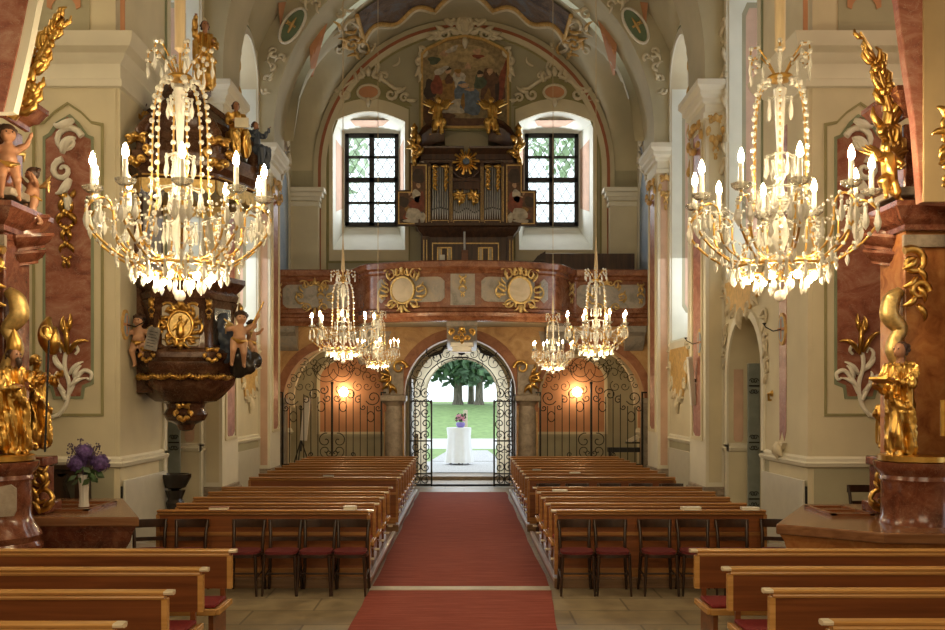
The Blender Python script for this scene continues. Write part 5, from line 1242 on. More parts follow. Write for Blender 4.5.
# ------------------------------------------------------------ carpets
def slab(pts, z0, z1):
    l = MB(); n = len(pts); l.add([(a, b, z0) for a, b in pts]+[(a, b, z1) for a, b in pts], [tuple(range(n)), tuple(range(n, 2*n))]+[(i, (i+1) % n, n+(i+1) % n, n+i) for i in range(n)]); return l
def fl(px, py): Y = F*CH/(py-VPY); return (ax(px, Y), Y)
def wavy(p0, p1, n, a, seed):
    q = random.Random(seed); return [(p0[0]+(p1[0]-p0[0])*i/n+q.uniform(-a, a)*(0 < i < n), p0[1]+(p1[1]-p0[1])*i/n) for i in range(n+1)]
A, B, Cc, D = fl(419.5, 492.5), fl(506, 492.5), fl(549, 587), fl(372.5, 587)
tag(slab(wavy(D, A, 16, .018, 1)+wavy(B, Cc, 16, .018, 2), .002, .014).build('aisle_carpet', 'carpet', smooth=0), 'long red woven runner along the aisle to the church door', 'carpet')
A, B, Cc, D = fl(370, 591.5), fl(551.5, 591.5), fl(560, 645), fl(340, 645)
tag(slab(wavy(D, A, 6, .012, 3)+wavy(B, Cc, 6, .012, 4), .002, .014).build('front_carpet', 'carpet', smooth=0), 'red woven carpet piece in front of the pale strip, nearest the viewer', 'carpet')
A, B, Cc, D = fl(371, 587.5), fl(549.5, 587.5), fl(550.5, 591), fl(369, 591)
tag(slab([A, B, Cc, D], .002, .016).build('joint_strip', 'palestone', smooth=0), 'pale strip lying across the aisle between the two red carpets', 'strip')

# ------------------------------------------------------------ pews
def pew(x0, x1, y, zb, aisle, screen, label, group, near=False, seat=True):
    """y is the backrest; the seat faces the camera side; aisle: -1/+1 the side whose end shows"""
    t = thing('pew', label, 'pew', ((x0+x1)/2, y, zb), group)
    top = .90
    l = MB(); zt = .02+zb if screen else (.56 if near else .50)
    l.box(x0+.02, x1-.02, y-.018, y+.018, zt, top-.05); l.build('backrest', 'pewpanel', t, smooth=0)
    l = MB(); prof = [(-.035, top-.06), (.028, top-.06), (.036, top-.045), (.028, top-.03), (.045, top-.022), (.05, top-.008), (.04, top), (-.04, top), (-.05, top-.015), (-.035, top-.03)]
    if screen: prof = [(a*1.25, b) for a, b in prof]
    l.sweep([((x0, y, 0), (0, -1, 0), (0, 0, 1)), ((x1, y, 0), (0, -1, 0), (0, 0, 1))], prof); l.build('top_rail', 'pewlight' if near else 'pew', t)
    xe = x1 if aisle > 0 else x0
    l = MB(); l.sweep([((xe, y, 0), (0, -1, 0), (0, 0, 1)), ((xe+aisle*.035, y, 0), (0, -1, 0), (0, 0, 1)), ((xe+aisle*.06, y, 0), (0, -.75, 0), (0, 0, 1))], [(a, b) for a, b in prof if b > top-.035]); l.build('rail_end', 'pewend', t)
    for x in (x0, x1):
        l = MB(); l.box(x-.02, x+.02, y-.026, y+.026, zt, top-.055); l.build('end_stile', 'pewlight' if near else 'pew', t, smooth=0)
    if screen:
        l = MB(); l.box(x0+.02, x1-.02, y-.03, y-.015, .60, .64); l.box(x0+.02, x1-.02, y-.035, y-.015, zb+.0, zb+.10); l.build('panel_mouldings', 'pew', t, smooth=0)
    if seat:
        l = MB(); l.box(x0, x1-.0, y-.45, y-.03, .44, .475); l.build('seat', 'pew', t, bevel=.008)
        l = MB(); l.box(x0, x1, y-.475, y-.45, .425, .478); l.box(xe-aisle*.0, xe+aisle*.03, y-.47, y-.03, .43, .478); l.build('seat_moulding', 'pewlight', t, bevel=.006)
        l = MB(); l.box(x0+.02, x1-.02, y-.43, y-.04, .475, .505); l.build('seat_cushion', 'redcloth', t, bevel=.012)
        for x in (x0+.06, x1-.06):
            l = MB(); l.box(x-.02, x+.02, y-.40, y-.02, zb, .44); l.box(x-.02, x+.02, y-.02, y+.018, zb, zt); l.build('seat_support', 'pewpanel', t, smooth=0)
    if not near:
        l = MB(); l.box(x0+.03, x1-.03, y+.12, y+.24, zb+.16, zb+.19); l.build('kneeler', 'pewpanel', t, smooth=0)
        for x in (x0+.2, x1-.2): l = MB(); l.box(x-.02, x+.02, y+.02, y+.2, zb, zb+.16); l.build('kneeler_support', 'pewpanel', t, smooth=0)
        l = MB(); l.box(xe-aisle*.02, xe+aisle*.05, y+.14, y+.2, zb+.16, zb+.19); l.build('kneeler_end', 'pewend', t, bevel=.01)
    return t
ORD = ['first', 'second', 'third', 'fourth', 'fifth', 'sixth', 'seventh', 'eighth', 'ninth']
AY = [11.25+.745*i for i in range(5)]; BY = [16.05+.73*i for i in range(9)]
for s, sd in ((-1, 'left'), (1, 'right')):
    xi, xo = (-1.13, -3.62) if s < 0 else (1.09, 3.56)
    a, b = min(xi, xo), max(xi, xo)
    for (Y0, Y1, nm) in ((11.09, 15.05, 'nearer'), (15.85, 22.15, 'farther')):
        l = MB(); l.box(xi+.035*(-s), xo+s*.25, Y0, Y1, 0, .115)
        p = l.build('pew_platform', 'deck', smooth=0, bevel=.006)
        tag(p, 'low wooden platform under the %s block of pews %s of the aisle' % (nm, sd), 'platform')
        e = MB(); e.box(xi-s*.045, xi-s*.035, Y0+.01, Y1-.01, .085, .121); e.box(xi-s*.04, xi+s*.005, Y0+.01, Y1-.01, .112, .123); e.build('metal_nosing', 'nosing', p, smooth=0)
    for i, y in enumerate(AY):
        lab = 'front screen with rail of the nearer pew block %s of the aisle, chairs before it' % sd if i == 0 else 'brown wooden pew, %s behind the front screen in the nearer block %s of the aisle' % (ORD[i-1], sd)
        pew(a, b, y, .115, -s, i == 0, lab, 'pews of the nearer block %s of the aisle' % sd, seat=i > 0)
    for i, y in enumerate(BY):
        lab = 'front screen with rail of the farther pew block %s of the aisle' % sd if i == 0 else 'brown wooden pew, %s behind the front screen in the farther block %s of the aisle' % (ORD[i-1], sd)
        pew(a, b, y, .115, -s, i == 0, lab, 'pews of the farther block %s of the aisle' % sd, seat=i > 0)
NL = [(8.28, -2.04), (7.37, -2.04), (6.49, -2.04), (5.556, -2.04)]
NR = [(8.29, 2.03), (7.40, 2.07), (6.55, 2.12), (5.62, 2.17)]
pos = ['farthest', 'second farthest', 'second nearest', 'nearest']
for i, (y, x) in enumerate(NL): pew(-4.5, x, y, 0, 1, False, 'golden brown pew at the lower left, %s of the four with red cushions' % pos[i], 'front pews on the left', near=True)
for i, (y, x) in enumerate(NR): pew(x, 4.55, y, 0, -1, False, 'golden brown pew at the lower right, %s of the four with red cushions' % pos[i], 'front pews on the right', near=True)
l = MB(); l.box(2.2, 4.1, 4.9, 8.4, -.02, .02)

# ------------------------------------------------------------ bentwood chairs
def make_chair():
    t = thing('bentwood_chair', 'chair', 'chair', (0, 0, 0))
    for s in (-1, 1):
        l = MB(); l.tube([(s*.17, -.17, .45), (s*.18, -.18, .2), (s*.19, -.195, 0)], [.02, .017, .013], 7); l.build('leg', 'darkwood', t)
        l = MB(); l.tube([(s*.19, .22, 0), (s*.175, .19, .25), (s*.165, .17, .46), (s*.17, .20, .66), (s*.18, .235, .80)], [.016, .02, .022, .02, .018], 7); l.build('rear_leg', 'darkwood', t)
    l = MB(); rim = [(.2*math.copysign(abs(math.cos(a))**.6, math.cos(a)), -.01+.2*math.copysign(abs(math.sin(a))**.6, math.sin(a))) for a in [2*PI*i/24 for i in range(24)]]
    l.prism(lambda a, b, c=0: Vector((a, b, c)), rim, .43, .465); l.build('seat_frame', 'darkwood', t, bevel=.006)
    l = MB(); l.prism(lambda a, b, c=0: Vector((a*.92, b*.92, c)), rim, .465, .495); l.build('seat_pad', 'darkred', t, bevel=.012)
    l = MB(); n = 10
    pth = [((.20*(2*i/n-1), .235+.035*(1-(2*i/n-1)**2), 0), (0, -1, 0), (0, 0, 1)) for i in range(n+1)]
    l.sweep(pth, [(-.012, .715), (.012, .715), (.016, .76), (.012, .81), (-.012, .81)]); l.build('crest_rail', 'darkwood', t)
    l = MB(); l.sweep([((.165*(2*i/n-1), .195+.02*(1-(2*i/n-1)**2), 0), (0, -1, 0), (0, 0, 1)) for i in range(n+1)], [(-.009, .565), (.009, .565), (.009, .61), (-.009, .61)]); l.build('back_slat', 'darkwood', t)
    l = MB(); 
    for s in (-1, 1): l.tube([(s*.183, -.18, .2), (s*.18, .2, .24)], .011, 6)
    l.tube([(-.18, -.0, .22), (.18, 0, .22)], .011, 6); l.build('stretcher', 'darkwood', t)
    return t
chair0 = make_chair(); first = True
def place(x, y, rz, lab, grp, z=0):
    global first
    if first: c = chair0; first = False; c.location = (x, y, z); c.rotation_euler = (0, 0, rz); c['label'] = lab
    else: c = dup(chair0, (x, y, z), rz, lab)
    c['group'] = grp; ROOT[c.name] = Vector((x, y, z))
for i, px in enumerate((351, 317, 282.5, 244.5, 186.8)):
    place(ax(px, 10.85), 10.83, rnd.uniform(-.04, .04), 'dark bentwood chair with red seat, %s from the aisle in the left row' % ORD[i], 'chairs before the left pews')
place(ax(150, 10.9), 10.84, .25, 'dark bentwood chair at the outer end of the left row, beside the side altar', 'chairs before the left pews')
for i, px in enumerate((576, 612, 658, 696, 736.5)):
    place(ax(px, 10.85), 10.83, rnd.uniform(-.04, .04), 'dark bentwood chair with red seat, %s from the aisle in the right row' % ORD[i], 'chairs before the right pews')
place(ax(776, 10.9), 10.84, -.3, 'dark bentwood chair at the outer end of the right row, beside the side altar', 'chairs before the right pews')
for i, px in enumerate((549, 578.4, 611, 643.5, 673.6)):
    place(ax(px, 15.6), 15.58, rnd.uniform(-.04, .04), 'dark chair, %s from the aisle before the farther right pew block' % ORD[i], 'chairs between the right pew blocks')
place(ax(864, 12.1), 11.95, -.1, 'single dark bentwood chair standing beside the right side altar', 'chair beside the altar', z=.3)
# hymn books on the rails
for (px, y, w_, d_, h_, m, lab, rz) in ((219, AY[0], .22, .13, .035, 'black', 'dark hymn book lying on the nearest left pew rail', .05), (350, AY[0], .14, .13, .045, 'page', 'hymn book with pale page edges on the nearest left rail, near the aisle', -.1),
    (328.5, BY[0], .18, .12, .03, 'black', 'dark book on the screen of the farther left pew block', .1), (691, AY[0], .22, .13, .035, 'page', 'pale open book on the nearest right pew rail', .05), (750, AY[0], .2, .13, .03, 'page', 'pale book at the outer end of the nearest right rail', -.05),
    (560, AY[3], .21, .12, .025, 'page', 'pale book on the fourth rail of the nearer right block', 0), (537, BY[2], .16, .12, .025, 'p_blue', 'grey blue book near the aisle on the farther right pews', 0), (575, BY[1], .18, .12, .025, 'page', 'pale book on the second rail of the farther right block', .1)):
    x = ax(px, y); t = thing('hymn_book', lab, 'book', (x, y, .9), 'hymn books on the pew rails')
    Mx = Matrix.Translation((x, y, .901)) @ Matrix.Rotation(rz, 4, 'Z')
    l = MB(); l.box(-w_/2, w_/2, -d_/2, d_/2, 0, .004, Mx); l.box(-w_/2, w_/2, -d_/2, d_/2, h_-.004, h_, Mx); l.box(-w_/2, w_/2, d_/2-.004, d_/2, 0, h_, Mx); l.build('cover', 'redmarble' if m == 'black' and px < 300 else ('white' if m == 'page' else m), t, smooth=0)
    l = MB(); l.box(-w_/2+.005, w_/2-.005, -d_/2+.005, d_/2-.004, .004, h_-.004, Mx); l.build('pages', 'page', t, smooth=0)
# ------------------------------------------------------------ chandeliers
def pend(l, x, y, z, L, w):
    l.lathe([(.002, 0), (w*.55, -L*.12), (w*.35, -L*.25), (w, -L*.62), (w*.75, -L*.82), (.002, -L)], (x, y, z), 6)
def make_chandelier(na, top_len, sleeve):
    t = thing('crystal_chandelier', 'x', 'chandelier', (0, 0, 0))
    # heights are measured from the lowest crystal ball
    Z0 = .92
    l = MB(); l.tube([(0, 0, Z0-.72), (0, 0, Z0+1.5)], .012, 8); l.build('central_rod', 'gold', t)
    l = MB(); l.lathe([(.02, -.62), (.07, -.55), (.03, -.48), (.05, -.42), (.085, -.30), (.06, -.16), (.03, -.1), (.06, -.05), (.10, .0), (.04, .06), (.035, .2), (.06, .26), (.03, .32), (.028, .5), (.04, .75), (.05, .95), (.06, 1.05), (.02, 1.1)], (0, 0, Z0), 14); l.build('glass_baluster', 'crystal', t)
    l = MB(); l.lathe([(.02, 1.12), (.11, 1.13), (.12, 1.15), (.11, 1.17), (.02, 1.18)], (0, 0, Z0), 16); l.build('crown_plate', 'gold', t)
    l = MB(); l.lathe([(.008, 1.38), (.05, 1.42), (.048, 1.5), (sleeve[0], sleeve[1])], (0, 0, Z0), 14); l.build('cord_sleeve', 'sleeve', t)
    l = MB(); l.tube([(0, 0, Z0+1.45), (0, 0, Z0+top_len)], .011, 6); l.build('suspension_cord', 'rope', t)
    # lower ring and its bulbs
    l = MB(); l.tube([(.42*math.cos(a), .42*math.sin(a), Z0-.60) for a in [2*PI*i/40 for i in range(41)]], .014, 6); l.tube([(.25*math.cos(a), .25*math.sin(a), Z0-.68) for a in [2*PI*i/30 for i in range(31)]], .010, 6)
    for i in range(8): a = 2*PI*i/8; l.tube([(.03*math.cos(a), .03*math.sin(a), Z0-.55), (.2*math.cos(a), .2*math.sin(a), Z0-.72), (.42*math.cos(a), .42*math.sin(a), Z0-.60)], .009, 5)
    l.build('lower_ring', 'gold', t)
    l = MB(); l.ball((.30, 0, Z0-.70), .034, 1, 1, 1.2, 8); b0 = l.build('lower_bulb', 'bulb2', t)
    for i in range(1, 8): dup_part(b0, 2*PI*i/8)
    l = MB(); l.ball((0, 0, .055), .055, n=10); l.tube([(0, 0, .1), (0, 0, .25)], .006, 5); l.build('lowest_ball', 'crystal', t)
    l = MB(); pend(l, .43, 0, Z0-.60, .16, .028); l.ball((.43, 0, Z0-.6), .02, n=6); p0 = l.build('ring_pendant', 'crystal', t)
    for i in range(1, 16): dup_part(p0, 2*PI*i/16)
    l = MB(); pend(l, .22, 0, Z0-.70, .15, .026); l.ball((.22, 0, Z0-.7), .018, n=6); p0 = l.build('inner_pendant', 'crystal', t)
    for i in range(1, 10): dup_part(p0, 2*PI*(i+.3)/10)
    # upright bars curving from the crown to the ring, set with crystal beads
    pth = bez((.10, 0, Z0+1.12), (.30, 0, Z0+1.15), (.24, 0, Z0+.5), (.27, 0, Z0+.0), 10)+bez((.27, 0, Z0), (.30, 0, Z0-.25), (.36, 0, Z0-.5), (.42, 0, Z0-.60), 5)[1:]
    l = MB(); l.tube(pth, .009, 5); bar = l.build('upright_bar', 'gold', t)
    l = MB(); 
    for i, p in enumerate(pth):
        l.ball(p+Vector((.012, 0, 0)), .028, n=6)
        if i < len(pth)-1: l.ball((p+pth[i+1])/2+Vector((.012, 0, 0)), .016, n=5)
    l.build('bead_string', 'crystal', bar, kind='stuff')
    for i in range(1, 6): dup_part(bar, 2*PI*i/6)
    # curled scrolls above the crown
    pth = [(.03, 0, Z0+1.15), (.12, 0, Z0+1.3), (.22, 0, Z0+1.42), (.29, 0, Z0+1.40), (.30, 0, Z0+1.32), (.25, 0, Z0+1.28), (.22, 0, Z0+1.33)]
    l = MB(); l.tube(pth, .009, 5); sc_ = l.build('crown_scroll', 'gold', t)
    l = MB(); 
    for p in pth: l.ball(p, .024, n=6)
    pend(l, .3, 0, Z0+1.3, .16, .02); pend(l, .17, 0, Z0+1.28, .14, .018); l.build('scroll_crystals', 'crystal', sc_, kind='stuff')
    for i in range(1, 6): dup_part(sc_, 2*PI*(i+.0)/6)
    # pendants at mid height
    for (r_, z_, n_, L) in ((.11, .95, 6, .18), (.13, .42, 8, .2), (.2, .12, 8, .2), (.15, -.2, 6, .2)):
        l = MB(); pend(l, r_, 0, Z0+z_, L, .024); l.ball((r_, 0, Z0+z_), .018, n=6); l.tube([(.03, 0, Z0+z_+.04), (r_, 0, Z0+z_)], .006, 4)
        p0 = l.build('hanging_crystal', 'crystal', t)
        for i in range(1, n_): dup_part(p0, 2*PI*i/n_)
    # arms with drip pan, candle, bulb and pendants
    Ra = .78
    pth = bez((.10, 0, Z0-.50), (.40, 0, Z0-.62), (.62, 0, Z0-.45), (.60, 0, Z0-.22), 9)+bez((.60, 0, Z0-.22), (.58, 0, Z0-.02), (.72, 0, Z0+.02), (.82, 0, Z0-.12), 6)[1:]
    pth2 = bez((.42, 0, Z0-.60), (.60, 0, Z0-.52), (.86, 0, Z0-.34), (.84, 0, Z0-.16), 8)+[Vector((Ra, 0, Z0-.06))]
    l = MB(); l.tube(pth, .011, 6); l.tube(pth2, .011, 6); l.tube([(Ra, 0, Z0-.08), (Ra, 0, Z0+.01)], .012, 6); arm = l.build('arm', 'gold', t)
    l = MB()
    for p in pth[::2]+pth2[1::2]: l.ball(p+Vector((0, 0, .01)), .023, n=6)
    for dx in (-.3, -.2): pend(l, Ra+dx, 0, Z0-.45+dx*.1, .15, .02)
    l.build('arm_crystals', 'crystal', arm, kind='stuff')
    l = MB(); l.lathe([(.01, -.015), (.05, -.01), (.085, .02), (.09, .045), (.08, .03), (.045, .005), (.01, .0)], (Ra, 0, Z0), 20, rf=lambda a, z: 1+.05*math.cos(8*a)*(z > 0)); l.build('drip_pan', 'pan', arm)
    l = MB(); l.lathe([(.023, .0), (.022, .22), (.012, .225)], (Ra, 0, Z0), 12); l.build('candle', 'candle', arm)
    l = MB(); l.lathe([(.011, .225), (.028, .252), (.028, .285), (.015, .33), (.002, .355)], (Ra, 0, Z0), 8); l.build('bulb', 'bulb', arm)
    for (dx, dy, L) in ((.05, 0, .24), (-.05, .06, .2), (-.05, -.06, .2)):
        l = MB(); pend(l, Ra+dx, dy, Z0-.10, L, .034); l.ball((Ra+dx, dy, Z0-.09), .02, n=6); l.build('pendant', 'crystal', arm)
    for i in range(1, na): dup_part(arm, 2*PI*i/na)
    # bead garland hanging between neighbouring arms
    l = MB(); a1 = 2*PI/na
    for (r_, z_, dr) in ((.74, -.12, .16), (.58, -.05, .12), (.42, -.58, .10)):
        for i in range(11):
            u = i/10; aa = a1*u; rr = r_-.05*math.sin(PI*u); l.ball((rr*math.cos(aa), rr*math.sin(aa), Z0+z_-dr*math.sin(PI*u)), .015, n=5)
    pend(l, (.69)*math.cos(a1/2), .69*math.sin(a1/2), Z0-.28, .16, .024)
    g0 = l.build('bead_garland', 'crystal', t, kind='stuff')
    for i in range(1, na): dup_part(g0, a1*i)
    return t
CHN = [(180, 8.8, 3.17-.06, 1.0, 'big crystal chandelier with ten candles hanging before the pulpit at the left', 0),
       (780, 8.8, 3.17-.06, 1.0, 'big crystal chandelier with ten candles hanging at the right, near the viewer', .2),
       (343, 18.5, 3.0-.09, .77, 'middle sized lit chandelier left of the aisle in front of the gallery', 0.1),
       (596, 18.5, 3.0-.06, .77, 'middle sized lit chandelier right of the aisle in front of the gallery', 0.3),
       (378, 21.4, 2.83, .585, 'smallest lit chandelier left of the aisle, beside the doorway arch', 0.2),
       (553, 21.4, 2.78, .585, 'smallest lit chandelier right of the aisle, beside the doorway arch', 0.4)]
big = make_chandelier(10, 8.6, (.058, 2.6)); far = make_chandelier(8, 12.4, (.012, 2.25)); small = make_chandelier(8, 15.6, (.012, 2.25))
for i, (px, Y, z, k, lab, rz) in enumerate(CHN):
    src = (big, big, far, far, small, small)[i]
    o = src if i % 2 == 0 else ctree(src)
    o.location = (ax(px, Y), Y, z); o.rotation_euler = (0, 0, rz); o.scale = (k, k, k); o['label'] = lab; o['group'] = 'crystal chandeliers of the nave'
# ------------------------------------------------------------ pulpit
PX, PY_ = -4.10, 14.0
octa = lambda a, z: 1/math.cos(((a-R(-80)+PI/6) % (PI/3))-PI/6)*.93
pu = thing('pulpit', 'dark brown marble pulpit with gilded relief and cherubs on the left wall', 'pulpit', (PX, PY_, 1.72))
cc = (PX, PY_, 0)
l = MB(); l.lathe([(.70, 2.88), (.665, 3.0), (.655, 3.3), (.68, 3.5), (.72, 3.62)], cc, 48, rf=octa); l.build('body', 'darkmarble', pu, smooth=25)
l = MB(); l.lathe([(.67, 3.60), (.71, 3.64), (.73, 3.72), (.70, 3.76), (.78, 3.84), (.82, 3.90), (.82, 3.97), (.60, 3.98)], cc, 48, rf=octa); l.build('rim_moulding', 'darkmarble', pu, smooth=25)
l = MB(); l.lathe([(.5, 2.60), (.74, 2.62), (.77, 2.68), (.77, 2.74), (.83, 2.80), (.83, 2.87), (.74, 2.92), (.68, 2.94), (.4, 2.94)], cc, 48, rf=octa); l.build('lower_moulding', 'darkmarble', pu, smooth=25)
l = MB(); l.lathe([(.30, 2.16), (.42, 2.18), (.50, 2.24), (.66, 2.42), (.72, 2.62), (.4, 2.62)], cc, 48, rf=octa); l.build('belly', 'darkmarble', pu, smooth=25)
l = MB(); l.lathe([(.02, 1.74), (.10, 1.76), (.14, 1.84), (.27, 1.90), (.32, 1.99), (.26, 2.08), (.28, 2.14), (.34, 2.18)], cc, 24); l.build('pendant_knob', 'darkmarble', pu)
l = MB(); l.box(-4.75, -4.3, 13.6, 14.4, 2.3, 3.9); l.build('wall_bracket', 'darkmarble', pu, bevel=.02)
def opm(ang, r):       # a plane standing on the pulpit's face
    u = Vector((-math.sin(R(ang)), math.cos(R(ang)), 0)); n_ = Vector((math.cos(R(ang)), math.sin(R(ang)), 0)); o = Vector((PX, PY_, 0))+n_*r
    return lambda a, b, c=0: o+u*a+Vector((0, 0, b))+n_*c
# faces at -12+45k degrees: -102 faces the viewer, -57 to the right
fm = opm(-80, .62)
l = MB(); l.prism(fm, [(-.25, 2.99), (-.21, 2.96), (.21, 2.96), (.25, 2.99), (.25, 3.50), (.21, 3.54), (-.21, 3.54), (-.25, 3.50)], 0, .035); l.build('pale_panel', 'palestone', pu, bevel=.006)
l = MB(); rocaille(l, fm, 0, 3.25, .48, .54, .018, 18, seed=9, c=.05); line2(l, fm, arc(0, 3.25, .17, 0, 2*PI, 20, .2), .025, .05)
for i in range(12): leafy(l, fm, .19*math.cos(i*.52), 3.25+.22*math.sin(i*.52), .12, i*.52+.8, .05, .05)
rel = l.build('gilded_relief', 'gold', pu)
l = MB(); l.prism(fm, arc(0, 3.25, .16, 0, 2*PI, 20, .19)[:-1], .03, .05); l.build('relief_field', 'goldpale', rel, smooth=0)
figure([('c', fm(0, 3.13, .06), fm(0, 3.26, .07), .06, .05, 0), ('e', fm(0, 3.34, .08), (.035, .035, .045), 0), ('c', fm(.05, 3.25, .08), fm(.1, 3.33, .1), .02, .015, 0), ('c', fm(-.05, 3.25, .08), fm(-.1, 3.17, .1), .02, .015, 0)], .012, 'relief_figure', rel, ['gold'], folds=.005)
f2 = opm(-20, .62)
l = MB(); l.prism(f2, [(-.2, 2.99), (.2, 2.99), (.2, 3.52), (-.2, 3.52)], 0, .02); l.build('side_panel', 'blackstone', pu, bevel=.01)
for ang in (-110, -50, 10):
    g = opm(ang, .74); l = MB(); drop(l, g, 0, 3.58, 3.3, .14, c=.03); leafy(l, g, 0, 3.5, .14, PI/2, .06, .03, 0); rocaille(l, g, 0, 2.83, .22, .16, .014, 6, c=.14); l.build('gilded_husk', 'gold', pu)
for k in range(-3, 4):
    g = opm(-80+20*k, (.69 if k % 3 == 0 else .73)); l = MB()
    for i in range(7): 
        x = -.13+.26*i/6; l.ball(g(x, 2.56-.05*math.cos((i-3)/3*1.4), .01), .035, n=6); leafy(l, g, x, 2.56, .07, -PI/2+.3*(i-3), .03, .02)
    l.build('gilded_garland', 'gold', pu)
g = opm(-80, .3); l = MB(); rocaille(l, g, 0, 2.02, .2, .2, .016, 8, c=.03); l.build('knob_ornament', 'gold', pu)
def cherub(parent, base, h, yaw, arm_up, lean=0, name='cherub', leg=0):
    """chubby naked child figure, h = standing height"""
    o = Vector(base); k = h; cR = Matrix.Rotation(yaw, 3, 'Z') @ Matrix.Rotation(lean, 3, 'Y')
    P = lambda x, y, z: o+cR @ Vector((x*k, y*k, z*k))
    q = [('c', P(0, 0, .50), P(0, 0, .66), .115*k, .105*k, 0), ('e', P(0, -.03, .54), (.115*k, .115*k, .10*k), 0), ('c', P(0, 0, .70), P(0, -.01, .78), .05*k, .05*k, 0), ('e', P(0, -.02, .87), (.10*k, .105*k, .11*k), 0),
         ('c', P(0, -.12, .87), P(0, -.135, .85), .018*k, .014*k, 0), ('e', P(-.055, -.09, .84), (.03*k, .03*k, .03*k), 0), ('e', P(.055, -.09, .84), (.03*k, .03*k, .03*k), 0),
         ('c', P(-.07, 0, .46), P(-.09, -.04-.12*leg, .26+.08*leg), .085*k, .06*k, 0), ('c', P(-.09, -.04-.12*leg, .26+.08*leg), P(-.08, .01, .05), .055*k, .035*k, 0), ('c', P(-.08, .01, .04), P(-.08, -.07, .02), .033*k, .025*k, 0),
         ('c', P(.07, 0, .46), P(.10, -.06, .26), .085*k, .06*k, 0), ('c', P(.10, -.06, .26), P(.14, .03+.1*leg, .06), .055*k, .035*k, 0), ('c', P(.14, .03+.1*leg, .05), P(.15, -.04+.1*leg, .02), .033*k, .025*k, 0)]
    for s, up in ((-1, arm_up[0]), (1, arm_up[1])):
        e = P(s*.22, -.05, .62+.16*up); hnd = P(s*(.28-.1*(1-abs(up))), -.12, .60+.34*up)
        q += [('c', P(s*.12, 0, .68), e, .05*k, .04*k, 0), ('c', e, hnd, .038*k, .026*k, 0), ('e', hnd, (.035*k, .03*k, .04*k), 0)]
        for j in range(3): q.append(('c', hnd, hnd+(hnd-e).normalized()*.05*k+Vector(((j-1)*.018*k, 0, 0)), .012*k, .008*k, 0))
    b = figure(q, max(.010, .02*k), name, parent, ['skin'])
    l = MB(); l.ball(P(0, .0, .90), .112*k, n=12)
    for i in range(10): a = i*.7; l.ball(P(.09*math.cos(a), .03+.04*math.sin(a*2), .93+.05*math.sin(a)), .04*k, n=6)
    l.build('hair', 'hair', b)
    for s in (-1, 1):
        l = MB(); l.ball(P(s*.037, -.112, .885), .013*k, n=6); l.build('eye', 'hair', b)
        l = MB()
        for i in range(4): l.tube([P(s*.04, .09, .66), P(s*(.14+.03*i), .16, .74+.03*i-.05*i), P(s*(.28-.02*i), .17, .84-.09*i)], [.02*k, .04*k, .012*k], 6)
        l.build('wing', 'goldpale', b)
    l = MB(); l.tube([P(-.12, -.03, .50), P(0, -.13, .44), P(.12, -.02, .48), P(.16, .08, .42)], [.03*k, .045*k, .035*k, .015*k], 7); l.build('loincloth', 'gold', b)
    return b, P
b, P = cherub(pu, at(139, 367, 13.3), .74, R(-5), (-.1, -.25), 0, leg=.6)
l = MB(); tb = at(153, 338, 13.1); Mx = Matrix.Translation(tb) @ Matrix.Rotation(R(12), 4, 'Y')
tm = lambda a, b_, c=0: Mx @ Vector((a, -c, b_))
l.prism(tm, [(-.085, -.17), (.085, -.17), (.085, .10)]+arc(.04, .11, .045, 0, PI, 6)+arc(-.04, .11, .045, 0, PI, 6)+[(-.085, .1)], 0, .03); tabl = l.build('stone_tablet', 'greymarble', pu, smooth=0)
l = MB()
for i in range(6): l.box(-.06, .06-.02*(i % 2), -.036, -.030, .08-.04*i, .088-.04*i, Mx)
l.build('tablet_lines', 'black', tabl, smooth=0)
b, P = cherub(pu, at(236, 367, 13.45), .80, R(20), (.1, 1.0), R(6), leg=.5)
l = MB(); l.tube([P(.2, -.1, .8), P(.34, -.14, 1.2)], .012, 6); l.build('gilded_rod', 'gold', b)
b, P = cherub(pu, at(250, 362, 13.9), .62, R(60), (.3, .6), R(4), leg=.8)
# dark blue drapery and cloud lumps behind the cherubs
for (px, py, w_, h_, mt) in ((139, 352, .14, .34, 'blackstone'), (222, 338, .15, .36, 'darkblue'), (246, 362, .22, .14, 'blackstone'), (131, 362, .1, .14, 'blackstone')):
    l = MB(); c0 = at(px, py, 13.75)
    for i in range(9): l.ball(c0+Vector((rnd.uniform(-w_, w_)*.6, rnd.uniform(-.05, .08), rnd.uniform(-h_, h_)*.75)), w_*.55, n=8)
    me_ = [('e', c0+Vector((rnd.uniform(-w_, w_)*.6, rnd.uniform(-.05, .08), h_*(-.8+1.6*i/8))), (w_*.6, w_*.5, w_*.6), 0) for i in range(9)]
    figure(me_, .03, 'cloud_drapery', pu, [mt], folds=.01)
# back board and panel on the wall, canopy
l = MB(); l.box(-4.74, -4.62, 13.5, 14.6, 3.9, 5.3); l.build('back_board', 'darkmarble', pu, bevel=.02)
l = MB(); l.box(-4.62, -4.60, 13.65, 14.45, 4.1, 5.15); l.build('back_panel', 'greymarble', pu, bevel=.01)
ca = thing('pulpit_canopy', 'dark carved canopy with figures over the pulpit, behind the left chandelier', 'canopy', (PX, PY_, 5.05))
l = MB(); l.lathe([(.3, 5.22), (.86, 5.22), (.94, 5.30), (.94, 5.36), (1.02, 5.44), (1.06, 5.56), (1.06, 5.62), (.90, 5.66), (.5, 5.7)], cc, 48, rf=octa); l.build('sounding_board', 'darkmarble', ca, smooth=25)
l = MB(); l.lathe([(.86, 5.66), (.80, 5.8), (.66, 5.9), (.62, 6.05), (.66, 6.2), (.55, 6.35), (.35, 6.5), (.28, 6.62), (.34, 6.7), (.34, 6.78), (.1, 6.8)], cc, 32, rf=octa); l.build('domed_top', 'darkmarble', ca, smooth=40)
